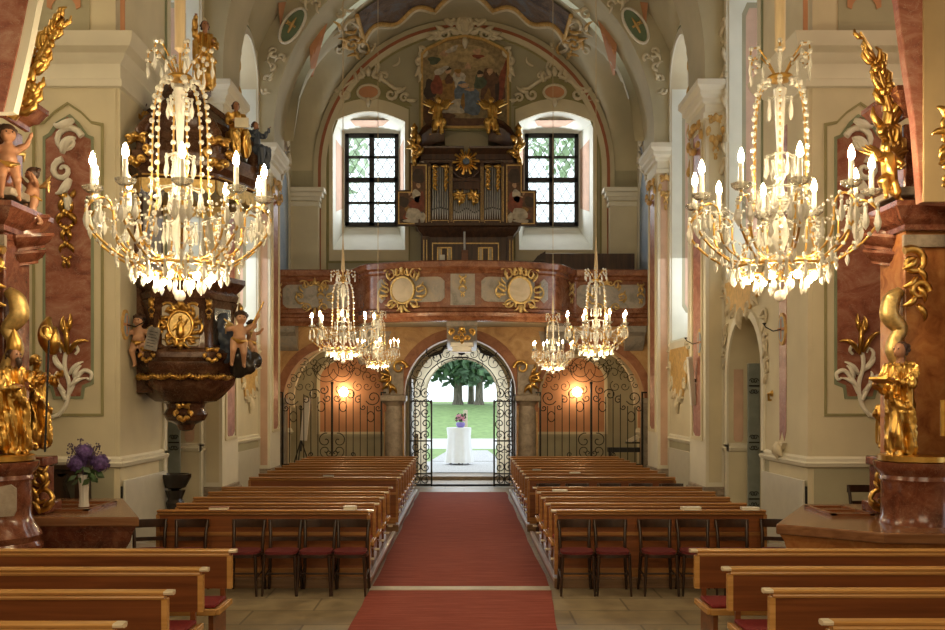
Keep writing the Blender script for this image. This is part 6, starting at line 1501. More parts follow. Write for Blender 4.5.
for k in range(6):
    g = opm(-200+60*k, .87); l = MB()
    for a in (-.42, -.28, -.14, 0, .14, .28, .42):
        l.prism(g, [(a-.07, 5.26), (a+.07, 5.26), (a+.07, 5.16)]+arc(a, 5.15, .07, 0, -PI, 6, .09), -.01, .015)
    l.build('lambrequin', 'goldpale', ca, smooth=0)
    l = MB(); line2(l, g, [(x, 5.3) for x in (-.48, .48)], .014, .04); l.build('gilded_line', 'gold', ca)
    g = opm(-230+60*k, 1.05); l = MB(); rocaille(l, g, 0, 5.62, .34, .34, .026, 8, c=.04); l.build('gilded_finial', 'gold', ca)
    l = MB(); g = opm(-230+60*k, .6); rad = opm(-230+60*k, 0)
    u = [rad(0, z, r) for r, z in ((.95, 5.66), (1.0, 5.9), (.85, 6.1), (.6, 6.2), (.5, 6.4), (.3, 6.55))]; l.tube(u, [.10, .09, .07, .08, .07, .06], 8); l.build('volute_rib', 'darkmarble', ca)
def robed(name, base, h, yaw, label, group=None, mats=('gold', 'skin', 'hair'), cat='statue', arms=((.5, -.1), (.3, .3)), parent=None, seated=False, beard=False, folds=.03, voxel=None, cap=None):
    """robed figure, h tall, facing -Y turned by yaw; arms = (reach, raise) left and right"""
    t = thing(name, label, cat, base, group) if parent is None else parent
    o = Vector(base); k = h; cR = Matrix.Rotation(yaw, 3, 'Z')
    P = lambda x, y, z: o+cR @ Vector((x*k, y*k, z*k))
    if not seated:
        q = [('c', P(-.05, 0, .07), P(-.045, .0, .36), .085*k, .085*k, 0), ('c', P(.07, -.03, .07), P(.05, -.03, .36), .085*k, .085*k, 0), ('c', P(.0, .02, .08), P(0, .01, .45), .10*k, .10*k, 0), ('c', P(.03, -.06, .2), P(.02, -.04, .45), .06*k, .06*k, 0),
             ('c', P(0, 0, .45), P(0, 0, .66), .10*k, .095*k, 0), ('c', P(-.09, 0, .765), P(.09, 0, .765), .052*k, .052*k, 0), ('c', P(0, 0, .60), P(0, 0, .74), .095*k, .085*k, 0),
             ('c', P(-.11, .04, .10), P(-.10, .03, .7), .05*k, .06*k, 0), ('c', P(.05, -.11, .0), P(.06, -.03, .04), .03*k, .04*k, 0), ('c', P(-.05, -.10, .0), P(-.05, -.02, .04), .03*k, .04*k, 0), ('c', P(.10, -.05, .4), P(-.08, -.1, .58), .05*k, .05*k, 0)]
        hz = 0
    else:
        q = [('c', P(-.07, 0, .42), P(-.09, -.25, .40), .10*k, .085*k, 0), ('c', P(.07, 0, .42), P(.10, -.22, .42), .10*k, .085*k, 0), ('c', P(-.09, -.25, .38), P(-.09, -.24, .08), .08*k, .07*k, 0), ('c', P(.10, -.22, .4), P(.11, -.2, .1), .08*k, .07*k, 0),
             ('c', P(0, 0, .42), P(0, 0, .64), .13*k, .10*k, 0), ('c', P(-.09, 0, .74), P(.09, 0, .74), .062*k, .062*k, 0), ('c', P(0, 0, .6), P(0, 0, .74), .11*k, .10*k, 0)]
    q += [('c', P(0, 0, .80), P(0, -.01, .87), .038*k, .036*k, 1), ('e', P(0, -.02, .925), (.052*k, .06*k, .072*k), 1), ('c', P(0, -.078, .925), P(0, -.087, .912), .012*k, .013*k, 1), ('e', P(0, -.055, .885), (.03*k, .028*k, .02*k), 1)]
    for s, (rc, up) in zip((-1, 1), arms):
        e = P(s*(.155), -.04-.08*rc, .60+.10*up); hn = P(s*(.155-.11*rc*(up < .5)), -.12-.16*rc, .60+.22*up)
        q += [('c', P(s*.12, 0, .765), e, .046*k, .038*k, 0), ('c', e, hn, .038*k, .030*k, 0), ('e', hn, (.027*k, .03*k, .032*k), 1)]
        for j in range(4): q.append(('c', hn, hn+(hn-e).normalized()*.045*k+cR @ Vector(((j-1.5)*.014*k, -.004*k, .008*k)), .010*k, .007*k, 1))
        q.append(('c', hn, hn+cR @ Vector((-s*.03*k, -.01*k, .02*k)), .010*k, .008*k, 1))
    b = figure(q, voxel or max(.011, .0125*k), 'body', t, [mats[0], mats[1]], folds=folds*k, fold_from=(0,))
    l = MB(); l.ball(P(0, .008, .945), .064*k, .95, 1, 1.0, 12)
    for i in range(8): a = i*.8; l.ball(P(.05*math.cos(a), .03+.03*math.sin(a), .93+.03*math.sin(a*2)), .025*k, n=6)
    if beard: l.tube([P(0, -.06, .895), P(0, -.08, .86), P(0, -.07, .80)], [.03*k, .032*k, .010*k], 8)
    l.build('hair', mats[2], b)
    for s in (-1, 1): l = MB(); l.ball(P(s*.022, -.072, .938), .008*k, n=6); l.build('eye', 'hair', b)
    return t, P
t, P = robed('standing_figure', at(205, 86, 13.9)+Vector((0, 0, -.05)), 1.0, R(25), 'dark haired figure raising an arm on top of the pulpit canopy', mats=('gold', 'skindark', 'hair'), cat='statue', arms=((.2, 1.7), (.6, .2)))
t, P = robed('seated_figure', at(236, 162, 13.9), .88, R(30), 'gilded seated figure reading on the right edge of the pulpit canopy', mats=('gold', 'skindark', 'hair'), arms=((.5, .1), (.5, .1)), seated=True)
l = MB(); c0 = P(0, -.32, .56); l.box(c0.x-.1, c0.x+.1, c0.y-.02, c0.y+.02, c0.z-.06, c0.z+.08); l.build('open_book', 'page', t, bevel=.005)
robed('seated_figure', at(142, 160, 13.9), .85, R(-40), 'gilded seated figure on the left edge of the pulpit canopy', mats=('gold', 'skindark', 'hair'), arms=((.5, .1), (.6, .5)), seated=True)
robed('kneeling_figure', at(255, 172, 14.2), .75, R(60), 'small dark figure reaching out at the wall side of the pulpit canopy', mats=('darkblue', 'skindark', 'hair'), arms=((.5, .8), (.8, 1.2)), seated=True)

# ------------------------------------------------------------ side altars
def altar(s):
    sd = 'left' if s < 0 else 'right'
    A = lambda px, py, Y=9.3: at(px, py, Y)
    # stone step under the altar
    l = MB(); l.box(s*3.7, s*6.4, 9.15, 12.7, 0, .15); st = l.build('altar_step', 'greystone', bevel=.01); tag(st, 'broad stone step under the side altar on the %s' % sd, 'step')
    l = MB(); l.box(s*3.9, s*6.4, 9.0, 12.6, .15, .3); l.build('upper_step', 'greystone', st, bevel=.01)
    # mensa
    if s < 0: top = [(-3.33, 9.74), (-4.16, 11.6), (-5.3, 11.6), (-5.3, 9.74)]
    else: top = [(3.02, 9.2), (3.92, 10.98), (5.2, 10.98), (5.2, 8.45), (3.80, 8.57)]
    al = thing('altar_table', 'red marble side altar table with a brown slab on the %s of the nave' % sd, 'altar', (top[0][0]*1.2, 10, .3))
    cx_ = sum(p[0] for p in top)/len(top); cy_ = sum(p[1] for p in top)/len(top)
    sc_p = lambda f_: [(cx_+(x-cx_)*f_, cy_+(y-cy_)*f_) for x, y in top]
    slab(top, .90, 1.0).build('slab', 'altarwood', al, smooth=0, bevel=.015)
    l = MB(); lv = [(.97, .90), (.93, .84), (.90, .74), (.78, .55), (.74, .42), (.84, .36), (.86, .3)]
    n = len(top); vs = []
    for f_, z in lv: vs += [(x, y, z) for x, y in sc_p(f_)]
    l.add(vs, [(i*n+j, i*n+(j+1) % n, (i+1)*n+(j+1) % n, (i+1)*n+j) for i in range(len(lv)-1) for j in range(n)]+[tuple(range(n)), tuple((len(lv)-1)*n+j for j in range(n))])
    l.build('marble_body', 'ochremarble' if s > 0 else 'altarmarble', al, smooth=0, bevel=.01)
    # wooden frames lying on the slab
    rects = (((-4.72, -4.02, 10.15, 11.0),) if s < 0 else ((3.78, 4.22, 9.75, 10.55),))
    for (x0, x1, y0, y1) in rects:
        t = thing('altar_stone_cover', 'low brown wooden frame lying on the slab of the %s side altar' % sd, 'board', ((x0+x1)/2, (y0+y1)/2, 1.0))
        l = MB(); l.box(x0, x1, y0, y1, 1.001, 1.012); l.build('board', 'altarwood', t, smooth=0)
        l = MB()
        for (a, b, c_, d) in ((x0, x1, y0, y0+.05), (x0, x1, y1-.05, y1), (x0, x0+.05, y0, y1), (x1-.05, x1, y0, y1), (x0, x1, (y0+y1)/2-.02, (y0+y1)/2+.02)): l.box(a, b, c_, d, 1.012, 1.032)
        l.build('border', 'pewpanel', t, smooth=0)
    # retable seen in profile
    rt = thing('side_altar_retable', 'tall red marble altar retable with gilded ornament at the %s edge' % sd, 'altarpiece', (s*4.6, 9.5, .3))
    xc = -4.62 if s < 0 else 4.47
    l = MB(); l.lathe([(.47, .3), (.47, .78), (.44, .82), (.46, .88), (.42, .95), (.39, 1.0), (.36, 1.08), (.36, 1.40), (.38, 1.43), (.37, 1.47), (.41, 1.52), (.43, 1.56), (.43, 1.60), (.1, 1.60)], (xc, 9.3, 0), 32); l.build('round_pedestal', 'altarmarble', rt)
    l = MB(); l.lathe([(.34, 1.60), (.36, 1.61), (.36, 1.66), (.33, 1.67), (.05, 1.67)], (xc+s*-.03, 9.3, 0), 32); l.build('gilded_plinth', 'gold', rt)
    if s < 0: l = MB(); l.prism(lambda a, b, c=0: Vector((-4.32+a, 8.985+a*.6-c, b)), [(-.05, 1.1), (.05, 1.1), (.07, 1.15), (.07, 1.36), (.03, 1.4), (-.07, 1.38)], 0, .02); l.build('grey_inlay', 'greystone', rt, smooth=0)
    # inner narrow pedestal with gilded volute
    xi = s*4.2 if s < 0 else 4.32
    xi = -4.58 if s < 0 else 4.53
    l = MB(); l.box(xi-.14, xi+.14, 10.0, 10.3, 1.0, 1.50); l.box(xi-.17, xi+.17, 9.97, 10.33, 1.50, 1.60); l.box(xi-.2, xi+.2, 9.94, 10.36, 1.0, 1.12); l.build('narrow_pedestal', 'altarmarble', rt, bevel=.015)
    g = lambda a, b, c=0: Vector((xi-s*.17+a*(-s), 9.92-c, b))
    l = MB(); 
    line2(l, g, [(x, z) for x, z in spiral(.02, 1.18, .13, -PI/2, 1.2, 14, .2)], taper(14, .032, .018), .03); line2(l, g, spiral(-.02, 1.38, .10, PI/2, -1.2, 14, .2), taper(14, .03, .015), .03)
    for i in range(6): leafy(l, g, .04*math.sin(i*2), 1.02+i*.08, .15, 1.2+.7*(-1)**i, .04, .03, .5)
    l.build('gilded_volute', 'gold', rt)
    # the pier with cornices (orange marble on the right)
    px0 = .0; xa = 4.36; 
    mt = 'altarmarble' if s < 0 else 'ochremarble'
    xa = 4.52 if s < 0 else 4.33
    l = MB(); l.box(s*xa, s*5.6, 9.35, 9.9, 1.6, az(222, 9.35)); l.build('pier', mt, rt, bevel=.02)
    l = MB(); l.box(s*(xa-.02), s*5.6, 9.30, 9.35, 3.70, 3.82); l.build('grey_frieze', 'greystone', rt, smooth=0)
    zc0 = az(232, 9.35)
    ent = [(0, 0), (.03, .01), (.03, .06), (.06, .09), (.10, .11), (.15, .20), (.17, .22), (.17, .27), (.0, .29)]
    x2 = s*xa
    def corn(xe, y0, y1, z, mat_, nm, k_=1.0):
        l = MB(); pth = [((s*5.6, y0, z), (0, -1, 0), (0, 0, 1)), ((xe, y0, z), (-s, -1, 0), (0, 0, 1)), ((xe, y1, z), (-s, 1, 0), (0, 0, 1)), ((s*5.6, y1, z), (0, 1, 0), (0, 0, 1))]
        l.sweep(pth, [(a*k_, b*k_) for a, b in ent]); l.build(nm, mat_, rt)
    corn(x2, 9.3, 9.9, zc0, 'altarmarble', 'main_cornice', 1.0)
    # curled cornice ends sticking out towards the nave
    for (dz, dx, kk) in ((-.02, .04, .7), (-.34, .03, .55), (-.18, .10, .6)):
        l = MB(); xe = x2-s*dx; 
        l.sweep([((xe+s*.35, 9.7, zc0+dz), (-0.0, -1, 0), (0, 0, 1)), ((xe+s*.1, 9.62, zc0+dz+.02), (-s*.3, -1, 0), (0, 0, 1)), ((xe, 9.72, zc0+dz+.06), (-s*.8, -.6, 0), (0, 0, 1)), ((xe-s*.06, 9.85, zc0+dz+.1), (-s, 0, 0), (0, 0, 1))], [(a*kk*1.1, b*kk) for a, b in ent]); l.build('curled_cornice_end', 'altarmarble', rt)
    # gilded capital and S scroll below the cornice
    g2 = lambda a, b, c=0: Vector((x2+s*.02+a*(-s), 9.25-c, b))
    l = MB(); zz = az(280, 9.3)
    line2(l, g2, spiral(.0, zz+.16, .14, PI*.3, 1.2, 16, .2), taper(16, .045, .02), .04); line2(l, g2, spiral(-.06, zz-.12, .10, PI, -1.2, 14, .2), taper(14, .04, .02), .05)
    for i in range(6): leafy(l, g2, -.04, zz+.2-i*.09, .18, -1.57+.7*(-1)**i, .05, .04, .5)
    l.build('gilded_capital', 'gold', rt)
    l = MB(); S_ = [(.05, az(290, 9.3)), (.14, az(300, 9.3)), (.16, az(315, 9.3)), (.06, az(328, 9.3)), (.10, az(338, 9.3)), (.12, az(350, 9.3)), (.06, az(365, 9.3)), (.0, az(385, 9.3)), (.0, az(420, 9.3))]
    line2(l, g2, [(a, b) for a, b, _ in cr([(a, b, 0) for a, b in S_])], lerpl([.05, .09, .10, .08, .07, .09, .08, .07, .06]), -.1, 8); l.build('scroll_bracket', 'goldpale', rt)
    # upper order: block, small cornice
    x3 = x2-s*(-.05)
    l = MB(); l.box(x3, s*5.6, 9.45, 9.85, zc0+.35, az(112, 9.4)-.1); l.build('upper_block', 'altarmarble', rt, bevel=.02)
    l = MB(); l.sweep([((s*5.6, 9.4, az(118, 9.4)), (0, -1, 0), (0, 0, 1)), ((x3, 9.4, az(118, 9.4)), (-s, -1, 0), (0, 0, 1)), ((x3, 9.9, az(118, 9.4)), (-s, 1, 0), (0, 0, 1))], [(a*1.0, b) for a, b in ent]); l.build('upper_cornice', 'altarmarble', rt)
    l = MB(); l.box(x2-s*.1, s*5.6, 9.3, 9.9, zc0+.36, zc0+.44); l.build('stone_ledge', 'greystone', rt, bevel=.02)
    # gilded feathery leaf strip reaching inwards and up
    if s > 0: pts = [(900, 168), (893, 150), (886, 130), (889, 110), (884, 90), (878, 70), (870, 50), (860, 32)]
    else: pts = [(12, 118), (22, 104), (30, 90), (28, 76), (38, 60), (48, 42), (55, 30), (63, 19)]
    fo_ = thing('gilded_foliage', 'tall gilded leaf spray rising from the top of the %s side altar' % sd, 'altar ornament', at(pts[0][0], pts[0][1], 9.5))
    V = [at(a, b, 9.5-.02*i) for i, (a, b) in enumerate(pts)]
    l = MB(); l.tube(V, [.05, .055, .06, .055, .045, .035, .025, .012], 8); l.build('stem', 'gold', fo_)
    l = MB(); q = random.Random(11+s)
    for i in range(46):
        t_ = q.random()**.9*(len(V)-1.01); j = int(t_); p = V[j].lerp(V[j+1], t_-j); d = (V[j+1]-V[j]).normalized(); kk = 1-.5*t_/len(V)
        side_ = q.choice((-1, 1)); L = q.uniform(.12, .26)*kk
        o_ = Vector((d.z*side_, -abs(q.gauss(0, .5)), -d.x*side_)).normalized()
        l.tube([p, p+o_*L*.35+d*L*.35, p+o_*L*.55+d*L*.8, p+o_*L*.35+d*L*1.15], [.02*kk, .05*kk, .035*kk, .008], 6)
    for i in range(14):
        j = q.randrange(len(V)-2); l.ball(V[j]+Vector((q.uniform(-.09, .09), -.06, q.uniform(-.05, .05))), q.uniform(.03, .05), n=8)
    l.build('leaves', 'gold', fo_)
    l = MB(); m_ = V[4]; l.tube([m_, m_+Vector((s*.32, .0, .03))], .008, 5); l.build('iron_stay', 'iron', fo_)
altar(-1); altar(1)
# statues on the altars
t, P = robed('bishop_statue', at(14, 452, 9.3)-Vector((0, 0, .0)), 1.02, R(62), 'gilded bearded bishop statue with mitre standing on the left altar pedestal', arms=((.5, .1), (.9, .55)), beard=True, mats=('gold', 'skindark', 'hair'))
l = MB(); l.lathe([(.055, .96), (.075, 1.02), (.065, 1.10), (.01, 1.20)], (P(0, 0, 0).x, P(0, 0, 0).y, P(0, 0, 0).z), 12, sy=.7); l.build('mitre', 'gold', t)
l = MB(); a_ = at(45, 452, 9.2); b_ = at(49, 340, 9.2); l.tube([a_, b_], .011, 6); l.build('staff', 'iron', t)
l = MB(); l.tube([b_]+[b_+Vector((-.03+.05*math.cos(a), 0, .08+.06*math.sin(a))) for a in [PI*1.2-i*.6 for i in range(8)]], .014, 6); l.build('crook', 'gold', t)
t, P = robed('saint_statue', at(36, 447, 10.1), .98, R(50), 'smaller gilded figure holding up a flame shaped cloth behind the bishop', arms=((.4, .2), (.7, .9)), mats=('gold', 'gold', 'gold'))
l = MB(); g = front(9.9); leafy(l, g, ax(53, 9.9), az(352, 9.9), .36, 1.75, .14, .03, -.2); leafy(l, g, ax(55, 9.9), az(354, 9.9), .28, 1.4, .1, .04, .2); l.build('raised_cloth', 'gold', t)
t, P = robed('monk_statue', at(901, 455, 9.25), 1.10, R(-58), 'gilded tonsured monk statue holding a book on the right altar pedestal', arms=((.6, .1), (.7, .25)), mats=('gold', 'skindark', 'hair'), folds=.032)
l = MB(); c0 = P(.0, -.28, .66); Mx = Matrix.Translation(c0) @ Matrix.Rotation(R(-58), 4, 'Z') @ Matrix.Rotation(R(-20), 4, 'X'); l.box(-.1, .1, -.06, .06, -.015, .015, Mx); l.build('book', 'gold', t, bevel=.004)
robed('saint_statue', at(884, 447, 10.1), .55, R(-40), 'small gilded figure half hidden behind the monk statue', arms=((.4, .2), (.5, .6)), mats=('gold', 'gold', 'gold'))
# putti and angels on the cornices
for (px, py, Y, h, yaw, lab, up) in ((33, 226, 9.75, .60, R(-40), 'dark winged putto with raised arms on the left altar cornice', (.9, .6)), (8, 200, 9.35, .74, R(35), 'seated gilded cherub at the very left edge on the altar cornice', (.2, .8))):
    t = thing('putto', lab, 'figure', at(px, py, Y)); b, P = cherub(t, at(px, py, Y), h, yaw, up, leg=.5)
    b.data.materials[0] = M['skindark']
angel('cornice_angel', at(890, 200, 9.15), .56, -1, 'gilded kneeling angel on the cornice of the right side altar')
t = thing('wall_light_bracket', 'gilded foliage bracket at the right edge of the frame beside the altar pier', 'bracket', at(943, 160, 8.35))
l = MB(); g = front(8.38)
for i in range(5): line2(l, g, spiral(ax(944, 8.4), az(125+i*14, 8.4), .06, i, 1.2*(-1)**i, 12, .2), .018, .03); leafy(l, g, ax(944, 8.4), az(120+i*14, 8.4), .14, 2+i, .05, .03)
l.build('leaves', 'gold', t)
t = thing('wall_bracket_lamp', 'small gilded bracket low at the right edge beside the monk statue', 'bracket', at(943, 430, 8.3))
l = MB(); line2(l, g, spiral(ax(945, 8.4), az(420, 8.4), .07, 0, 1.3, 12, .2), .02, .03); l.tube([at(943, 400, 8.35), at(943, 436, 8.35)], .025, 8); l.build('scroll', 'gold', t)

# ------------------------------------------------------------ vase of flowers
VX, VY = ax(84, 10.4), 10.4
t = thing('glass_vase', 'cut glass vase standing on the left side altar', 'vase', (VX, VY, 1.033))
l = MB(); l.lathe([(.02, 0), (.055, .0), (.05, .04), (.045, .12), (.055, .28), (.062, .35), (.055, .35), (.045, .26), (.038, .1), (.01, .05)], (VX, VY, 1.034), 20, rf=lambda a, z: 1+.05*math.cos(10*a)); l.build('vase_body', 'crystal', t)
t = thing('flower_bouquet', 'bouquet of purple hydrangeas with dark sprigs in the glass vase', 'flowers', (VX, VY, 1.1))
q = random.Random(5)
for (px, py, r_) in ((77, 463, .098), (84.5, 452, .095), (101, 463, .095), (90, 459, .07)):
    c0 = at(px, py, 10.35+(.1 if px == 90 else 0)); l = MB()
    for i in range(150):
        d = Vector((q.gauss(0, 1), q.gauss(0, 1), q.gauss(0, 1))).normalized(); p = c0+d*r_*q.uniform(.85, 1.05); u = d.orthogonal().normalized(); v = d.cross(u); a = q.random()*3
        for j in range(2):
            e = (u*math.cos(a+j*PI/2)+v*math.sin(a+j*PI/2))*.017; g_ = d.cross(e)*.5; l.add([p-e+d*.006, p+g_, p+e+d*.006, p-g_], [(0, 1, 2, 3)])
    l.ball(c0, r_*.88, n=12); l.build('flower_head', 'purple', t, smooth=0)
for (px, py) in ((70, 445), (74, 448), (95, 446), (99, 445), (80, 441)):
    l = MB(); p0 = Vector((VX, VY, 1.35)); p1 = at(px, py, 10.35); l.tube([p0, (p0+p1)/2+Vector((0, 0, .05)), p1], .005, 4)
    for i in range(14): l.ball(p1+Vector((q.uniform(-.03, .03), q.uniform(-.02, .02), q.uniform(-.14, .02))), .011, n=5)
    l.build('sprig', 'sprig', t)
l = MB()
for i in range(26):
    p = Vector((VX+q.uniform(-.06, .14), VY+q.uniform(-.12, .06), 1.36+q.uniform(-.03, .13))); a = q.random()*6.3; u = Vector((math.cos(a), math.sin(a)*.6, -.5-.4*q.random())).normalized()*.12; v = u.orthogonal().normalized()*.035
    l.add([p, p+u*.5+v, p+u, p+u*.5-v], [(0, 1, 2, 3)])
l.build('leaves', 'leaf', t, smooth=0)

# ------------------------------------------------------------ wall panels, lamps and fittings
for s, sd in ((-1, 'left'), (1, 'right')):
    t = thing('heating_panel', 'flat pale grey heating panel low on the %s wall beside the altar' % sd, 'heater', (s*4.45, 13.9, .1))
    xx = 4.66
    l = MB(); l.box(s*(xx), s*(xx-.03), 12.98, 14.8, .12, 1.10); l.build('panel', 'panelwhite', t, bevel=.006)
    l = MB(); 
    for y in (13.2, 14.6): l.box(s*(xx), s*(4.74), y, y+.04, .5, .54)
    l.box(s*(xx+.0), s*4.69, 12.97, 12.99, .2, 1.02); l.build('brackets_and_dark_gap', 'black', t, smooth=0)  # black strip at the near end paints the dark gap behind the panel
    t = thing('heating_panel', 'grey heating panel under the farther window of the %s wall' % sd, 'heater', (s*4.7, 20.3, .1))
    l = MB(); l.box(s*4.70, s*4.67, 18.7, 21.7, .15, 1.12); l.build('panel', 'panelwhite', t, bevel=.006)
    l = MB(); l.box(s*4.74, s*4.70, 18.66, 18.70, .2, 1.05); l.build('edge', 'black', t, smooth=0)
    # consecration medallions: one by the niche, one on the farther pilaster strip
    for k, (X_, Yc, Zc, w_) in enumerate(((4.69, 13.95 if s > 0 else 13.12, 3.24, .15 if s > 0 else .13), (4.4, 17.65, 3.27, .16))):
        t = thing('consecration_medallion', 'round painted consecration medallion with candle holder on the %s wall, %s one' % (sd, ('nearer', 'farther')[k]), 'medallion', (s*X_, Yc, Zc-.3))
        pm = side(s, X_)
        l = MB(); l.prism(pm, arc(Yc, Zc, w_, 0, 2*PI, 28, w_*1.6)[:-1], 0, .03); l.build('disc', 'ochre', t, bevel=.005)
        l = MB(); l.prism(pm, arc(Yc, Zc, w_*.75, 0, 2*PI, 28, w_*1.25)[:-1], .03, .035); l.build('painted_face', 'skyblue', t, smooth=0)
        l = MB(); 
        for a in (0, PI/2): l.box(-.02, .02, -.004, .004, -w_, w_, Matrix.Translation(pm(Yc, Zc, .037)) @ Matrix.Rotation(PI/2, 4, 'Z') @ Matrix.Rotation(a, 4, 'Y'))
        l.build('cross', 'terracotta', t, smooth=0)
        l = MB(); l.tube([pm(Yc, Zc, .03), pm(Yc, Zc-.03, .15), pm(Yc, Zc+.03, .26), pm(Yc, Zc+.06, .28)], .009, 5); l.lathe([(.01, 0), (.03, .02), (.03, .03)], pm(Yc, Zc+.06, .28), 8); l.build('candle_arm', 'iron', t)
    # iron door leaf in the niche
    t = thing('niche_door', 'blue grey iron clad door standing open in the niche of the %s wall' % sd, 'door', (s*5.12, 16.85, 0))
    l = MB(); l.box(s*5.03, s*5.24, 16.82, 16.87, .02, 2.85); l.build('leaf', 'doorgrey', t, bevel=.006)
    for z in (.45, 1.45, 2.45):
        l = MB(); g = lambda a, b, c=0: Vector((s*5.13+a, 16.81-c, b)); l.box(s*5.04, s*5.23, 16.80, 16.82, z-.012, z+.012)
        for sg in (-1, 1): line2(l, g, [(sg*u, v) for u, v in spiral(.03, z+.09, .05, 0, 1.2, 10, .2)], .008, .01, 4); line2(l, g, [(sg*u, v) for u, v in spiral(.03, z-.09, .05, 0, -1.2, 10, .2)], .008, .01, 4)
        l.build('strap_hinge', 'iron', t)
# slim loudspeaker, gilded bracket on the right wall
t = thing('column_speaker', 'slim white column loudspeaker tilted on the right wall pilaster', 'loudspeaker', (4.36, 17.75, 2.15))
l = MB(); Mx = Matrix.Translation((4.31, 18.0, 2.56)) @ Matrix.Rotation(R(-6), 4, 'Y') @ Matrix.Rotation(R(6), 4, 'X'); l.box(-.05, .05, -.05, .05, -.46, .46, Mx); l.build('cabinet', 'white', t, bevel=.01)
l = MB(); l.box(-.038, .038, -.055, -.05, -.43, .43, Mx); l.build('grille', 'panelwhite', t, smooth=0)
l = MB(); l.box(4.33, 4.41, 17.97, 18.03, 2.54, 2.60); l.build('wall_arm', 'black', t, smooth=0)
t = thing('gilded_wall_holder', 'small gilded holder on the right wall between niche and medallion', 'holder', (4.7, 14.5, 2.2))
l = MB(); g = side(1, 4.75); line2(l, g, [(14.45, 2.28), (14.5, 2.16), (14.6, 2.2)], .03, .03); l.ball(g(14.45, 2.3, .06), .05, n=8); l.tube([g(14.5, 2.2, .0), g(14.5, 2.2, .1), g(14.45, 2.3, .12)], .02, 6); l.build('scroll', 'gold', t)
# stone corbel heads under the marble strips
for s, sd in ((1, 'right'),):
    l = MB(); g = side(s, 4.69); l.prism(g, [(13.8, 1.58), (14.2, 1.58), (14.12, 1.5), (14.0, 1.42), (13.88, 1.5)], 0, .06); leafy(l, g, 14.0, 1.56, .25, -PI/2, .08, .05, 0)
    for k in (-1, 1): leafy(l, g, 14.0, 1.56, .22, -PI/2+k*.6, .1, .05, 0)
    tag(l.build('strip_corbel', 'stucco'), 'small leafy corbel at the foot of the red strip on the %s corner pier' % sd, 'corbel')
# scrollwork round the niches
for s, sd in ((-1, 'left'), (1, 'right')):
    t = thing('niche_stucco', 'cream and ochre scrollwork round the head of the niche in the %s wall' % sd, 'stucco ornament', (s*4.7, 16.1, 3.4)); g = side(s, 4.75)
    l = MB()
    for (y, z, r_, a, tn) in ((14.95, 3.5, .16, 0, 1.2), (14.9, 3.1, .14, 2, -1.2), (14.85, 2.7, .12, 1, 1.2), (17.18, 3.4, .12, 1, -1.2), (17.2, 3.0, .11, 0, 1.2)): line2(l, g, spiral(y, z, r_, a, tn, 14, .2), taper(14, .026, .012), .025); leafy(l, g, y, z, .24, a*2, .045, .02); leafy(l, g, y, z-.1, .2, -1.2, .04, .02)
    l.build('scrolls', 'stucco', t)
# black holy water font on the left wall
t = thing('holy_water_font', 'black stone holy water font on a pedestal by the left wall', 'font', (-4.42, 14.85, 0))
l = MB(); l.lathe([(.05, .80), (.16, .84), (.22, .95), (.245, 1.0), (.245, 1.05), (.21, 1.05), (.18, .97), (.02, .93)], (-4.50, 14.8, 0), 28); l.build('bowl', 'blackstone', t)
l = MB(); l.lathe([(.22, 0), (.22, .08), (.12, .14), (.10, .4), (.14, .6), (.11, .66), (.16, .8)], (-4.50, 14.8, 0), 20); l.build('pedestal', 'blackstone', t)
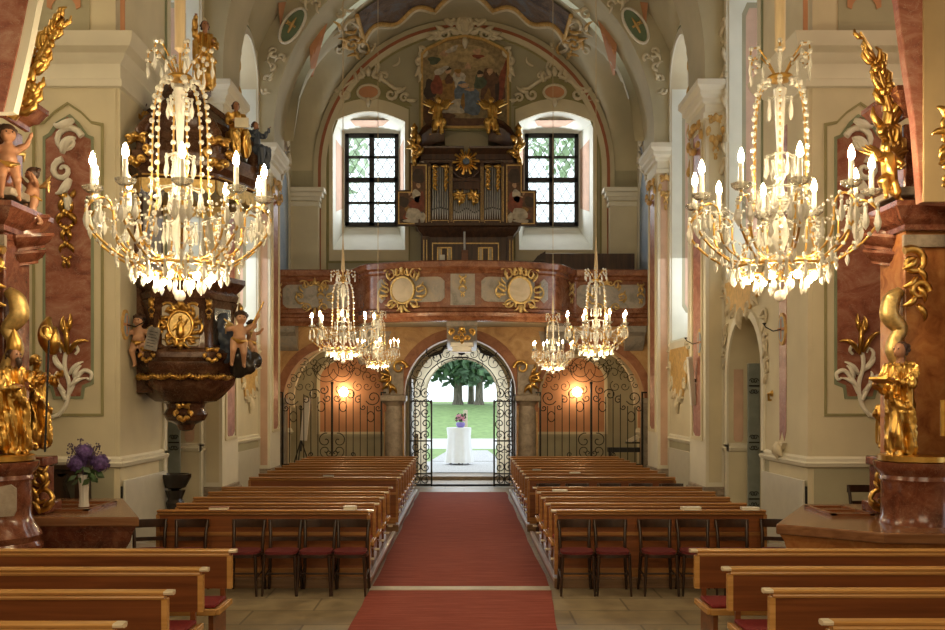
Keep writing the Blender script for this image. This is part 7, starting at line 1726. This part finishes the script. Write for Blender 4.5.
# dark carved bench behind the left altar
t = thing('carved_console', 'dark brown carved console bench against the wall behind the left altar', 'bench', (ax(57, 12.5), 12.5, 0))
l = MB(); l.box(ax(36, 12.5), ax(82, 12.5), 12.35, 12.85, 1.29, 1.36); l.build('top', 'darkwood', t, bevel=.01)
g = front(12.4); xs = [ax(37+i*44/16, 12.5) for i in range(17)]
l = MB(); l.prism(g, [(x, 1.29) for x in xs]+[(x, 1.24-.05*abs(math.sin(i*PI/4))) for i, x in reversed(list(enumerate(xs)))], 0, -.04); l.build('scalloped_apron', 'darkwood', t, smooth=0)
l = MB(); xm = ax(60, 12.5); l.prism(g, [(xm-.14, 1.24), (xm+.14, 1.24), (xm+.08, 1.1), (xm+.13, .95), (xm+.16, .8), (xm+.1, .6), (xm+.2, .3), (xm-.2, .3), (xm-.1, .6), (xm-.16, .8), (xm-.13, .95), (xm-.08, 1.1)], 0, -.1); l.build('shaped_support', 'darkwood', t, smooth=0)
for k in (0, 1): x_ = ax((38, 80)[k], 12.5); l = MB(); l.box(x_-.03, x_+.03, 12.4, 12.8, 0.0, 1.29); l.build('leg', 'darkwood', t, smooth=0)
l = MB(); l.box(xm-.25, xm+.25, 12.36, 12.5, 0.0, .3); l.build('foot_block', 'darkwood', t, smooth=0)
# things behind the grilles
t = thing('tripod_stand', 'black tripod with a tall white screen behind the left iron gate', 'stand', (ax(301, 25), 25, 0))
b0 = Vector((ax(301, 25), 25, 1.15))
for a in (0.5, 2.6, 4.5): l = MB(); l.tube([b0, (b0.x+.42*math.cos(a), b0.y+.3*math.sin(a), .02)], .018, 6); l.build('leg', 'black', t)
l = MB(); l.tube([b0-Vector((0, 0, .3)), b0+Vector((0, 0, .9))], .02, 6); l.build('pole', 'black', t)
l = MB(); Mx = Matrix.Translation((ax(305.5, 25), 25, 1.75)) @ Matrix.Rotation(R(5), 4, 'Y'); l.box(-.09, .09, -.03, .03, -.62, .5, Mx); l.build('rolled_screen', 'white', t, bevel=.01)
t = thing('candle_rack', 'black stand with a long tray behind the right iron gate', 'stand', (ax(625, 25), 25, 0))
l = MB(); l.box(ax(608, 25), ax(642, 25), 24.9, 25.15, az(452, 25), az(447.5, 25)); l.build('tray', 'black', t, bevel=.006)
for p_ in (610, 641): l = MB(); l.box(ax(p_, 25)-.03, ax(p_, 25)+.03, 24.98, 25.06, 0, az(438 if p_ > 620 else 450, 25)); l.build('leg', 'black', t, smooth=0)
l = MB(); Mx = Matrix.Translation((ax(633, 25), 25.0, az(438, 25)-.03)) @ Matrix.Rotation(R(-28), 4, 'Y'); l.box(-.16, .16, -.02, .10, -.05, .05, Mx); tag(l.build('open_book', 'page', bevel=.004), 'pale book leaning on the black stand behind the right gate', 'book')
l = MB(); l.box(ax(626, 25), ax(641, 25), 24.94, 25.12, az(443.5, 25), az(442, 25)); l.build('book_rest', 'iron', t, smooth=0)
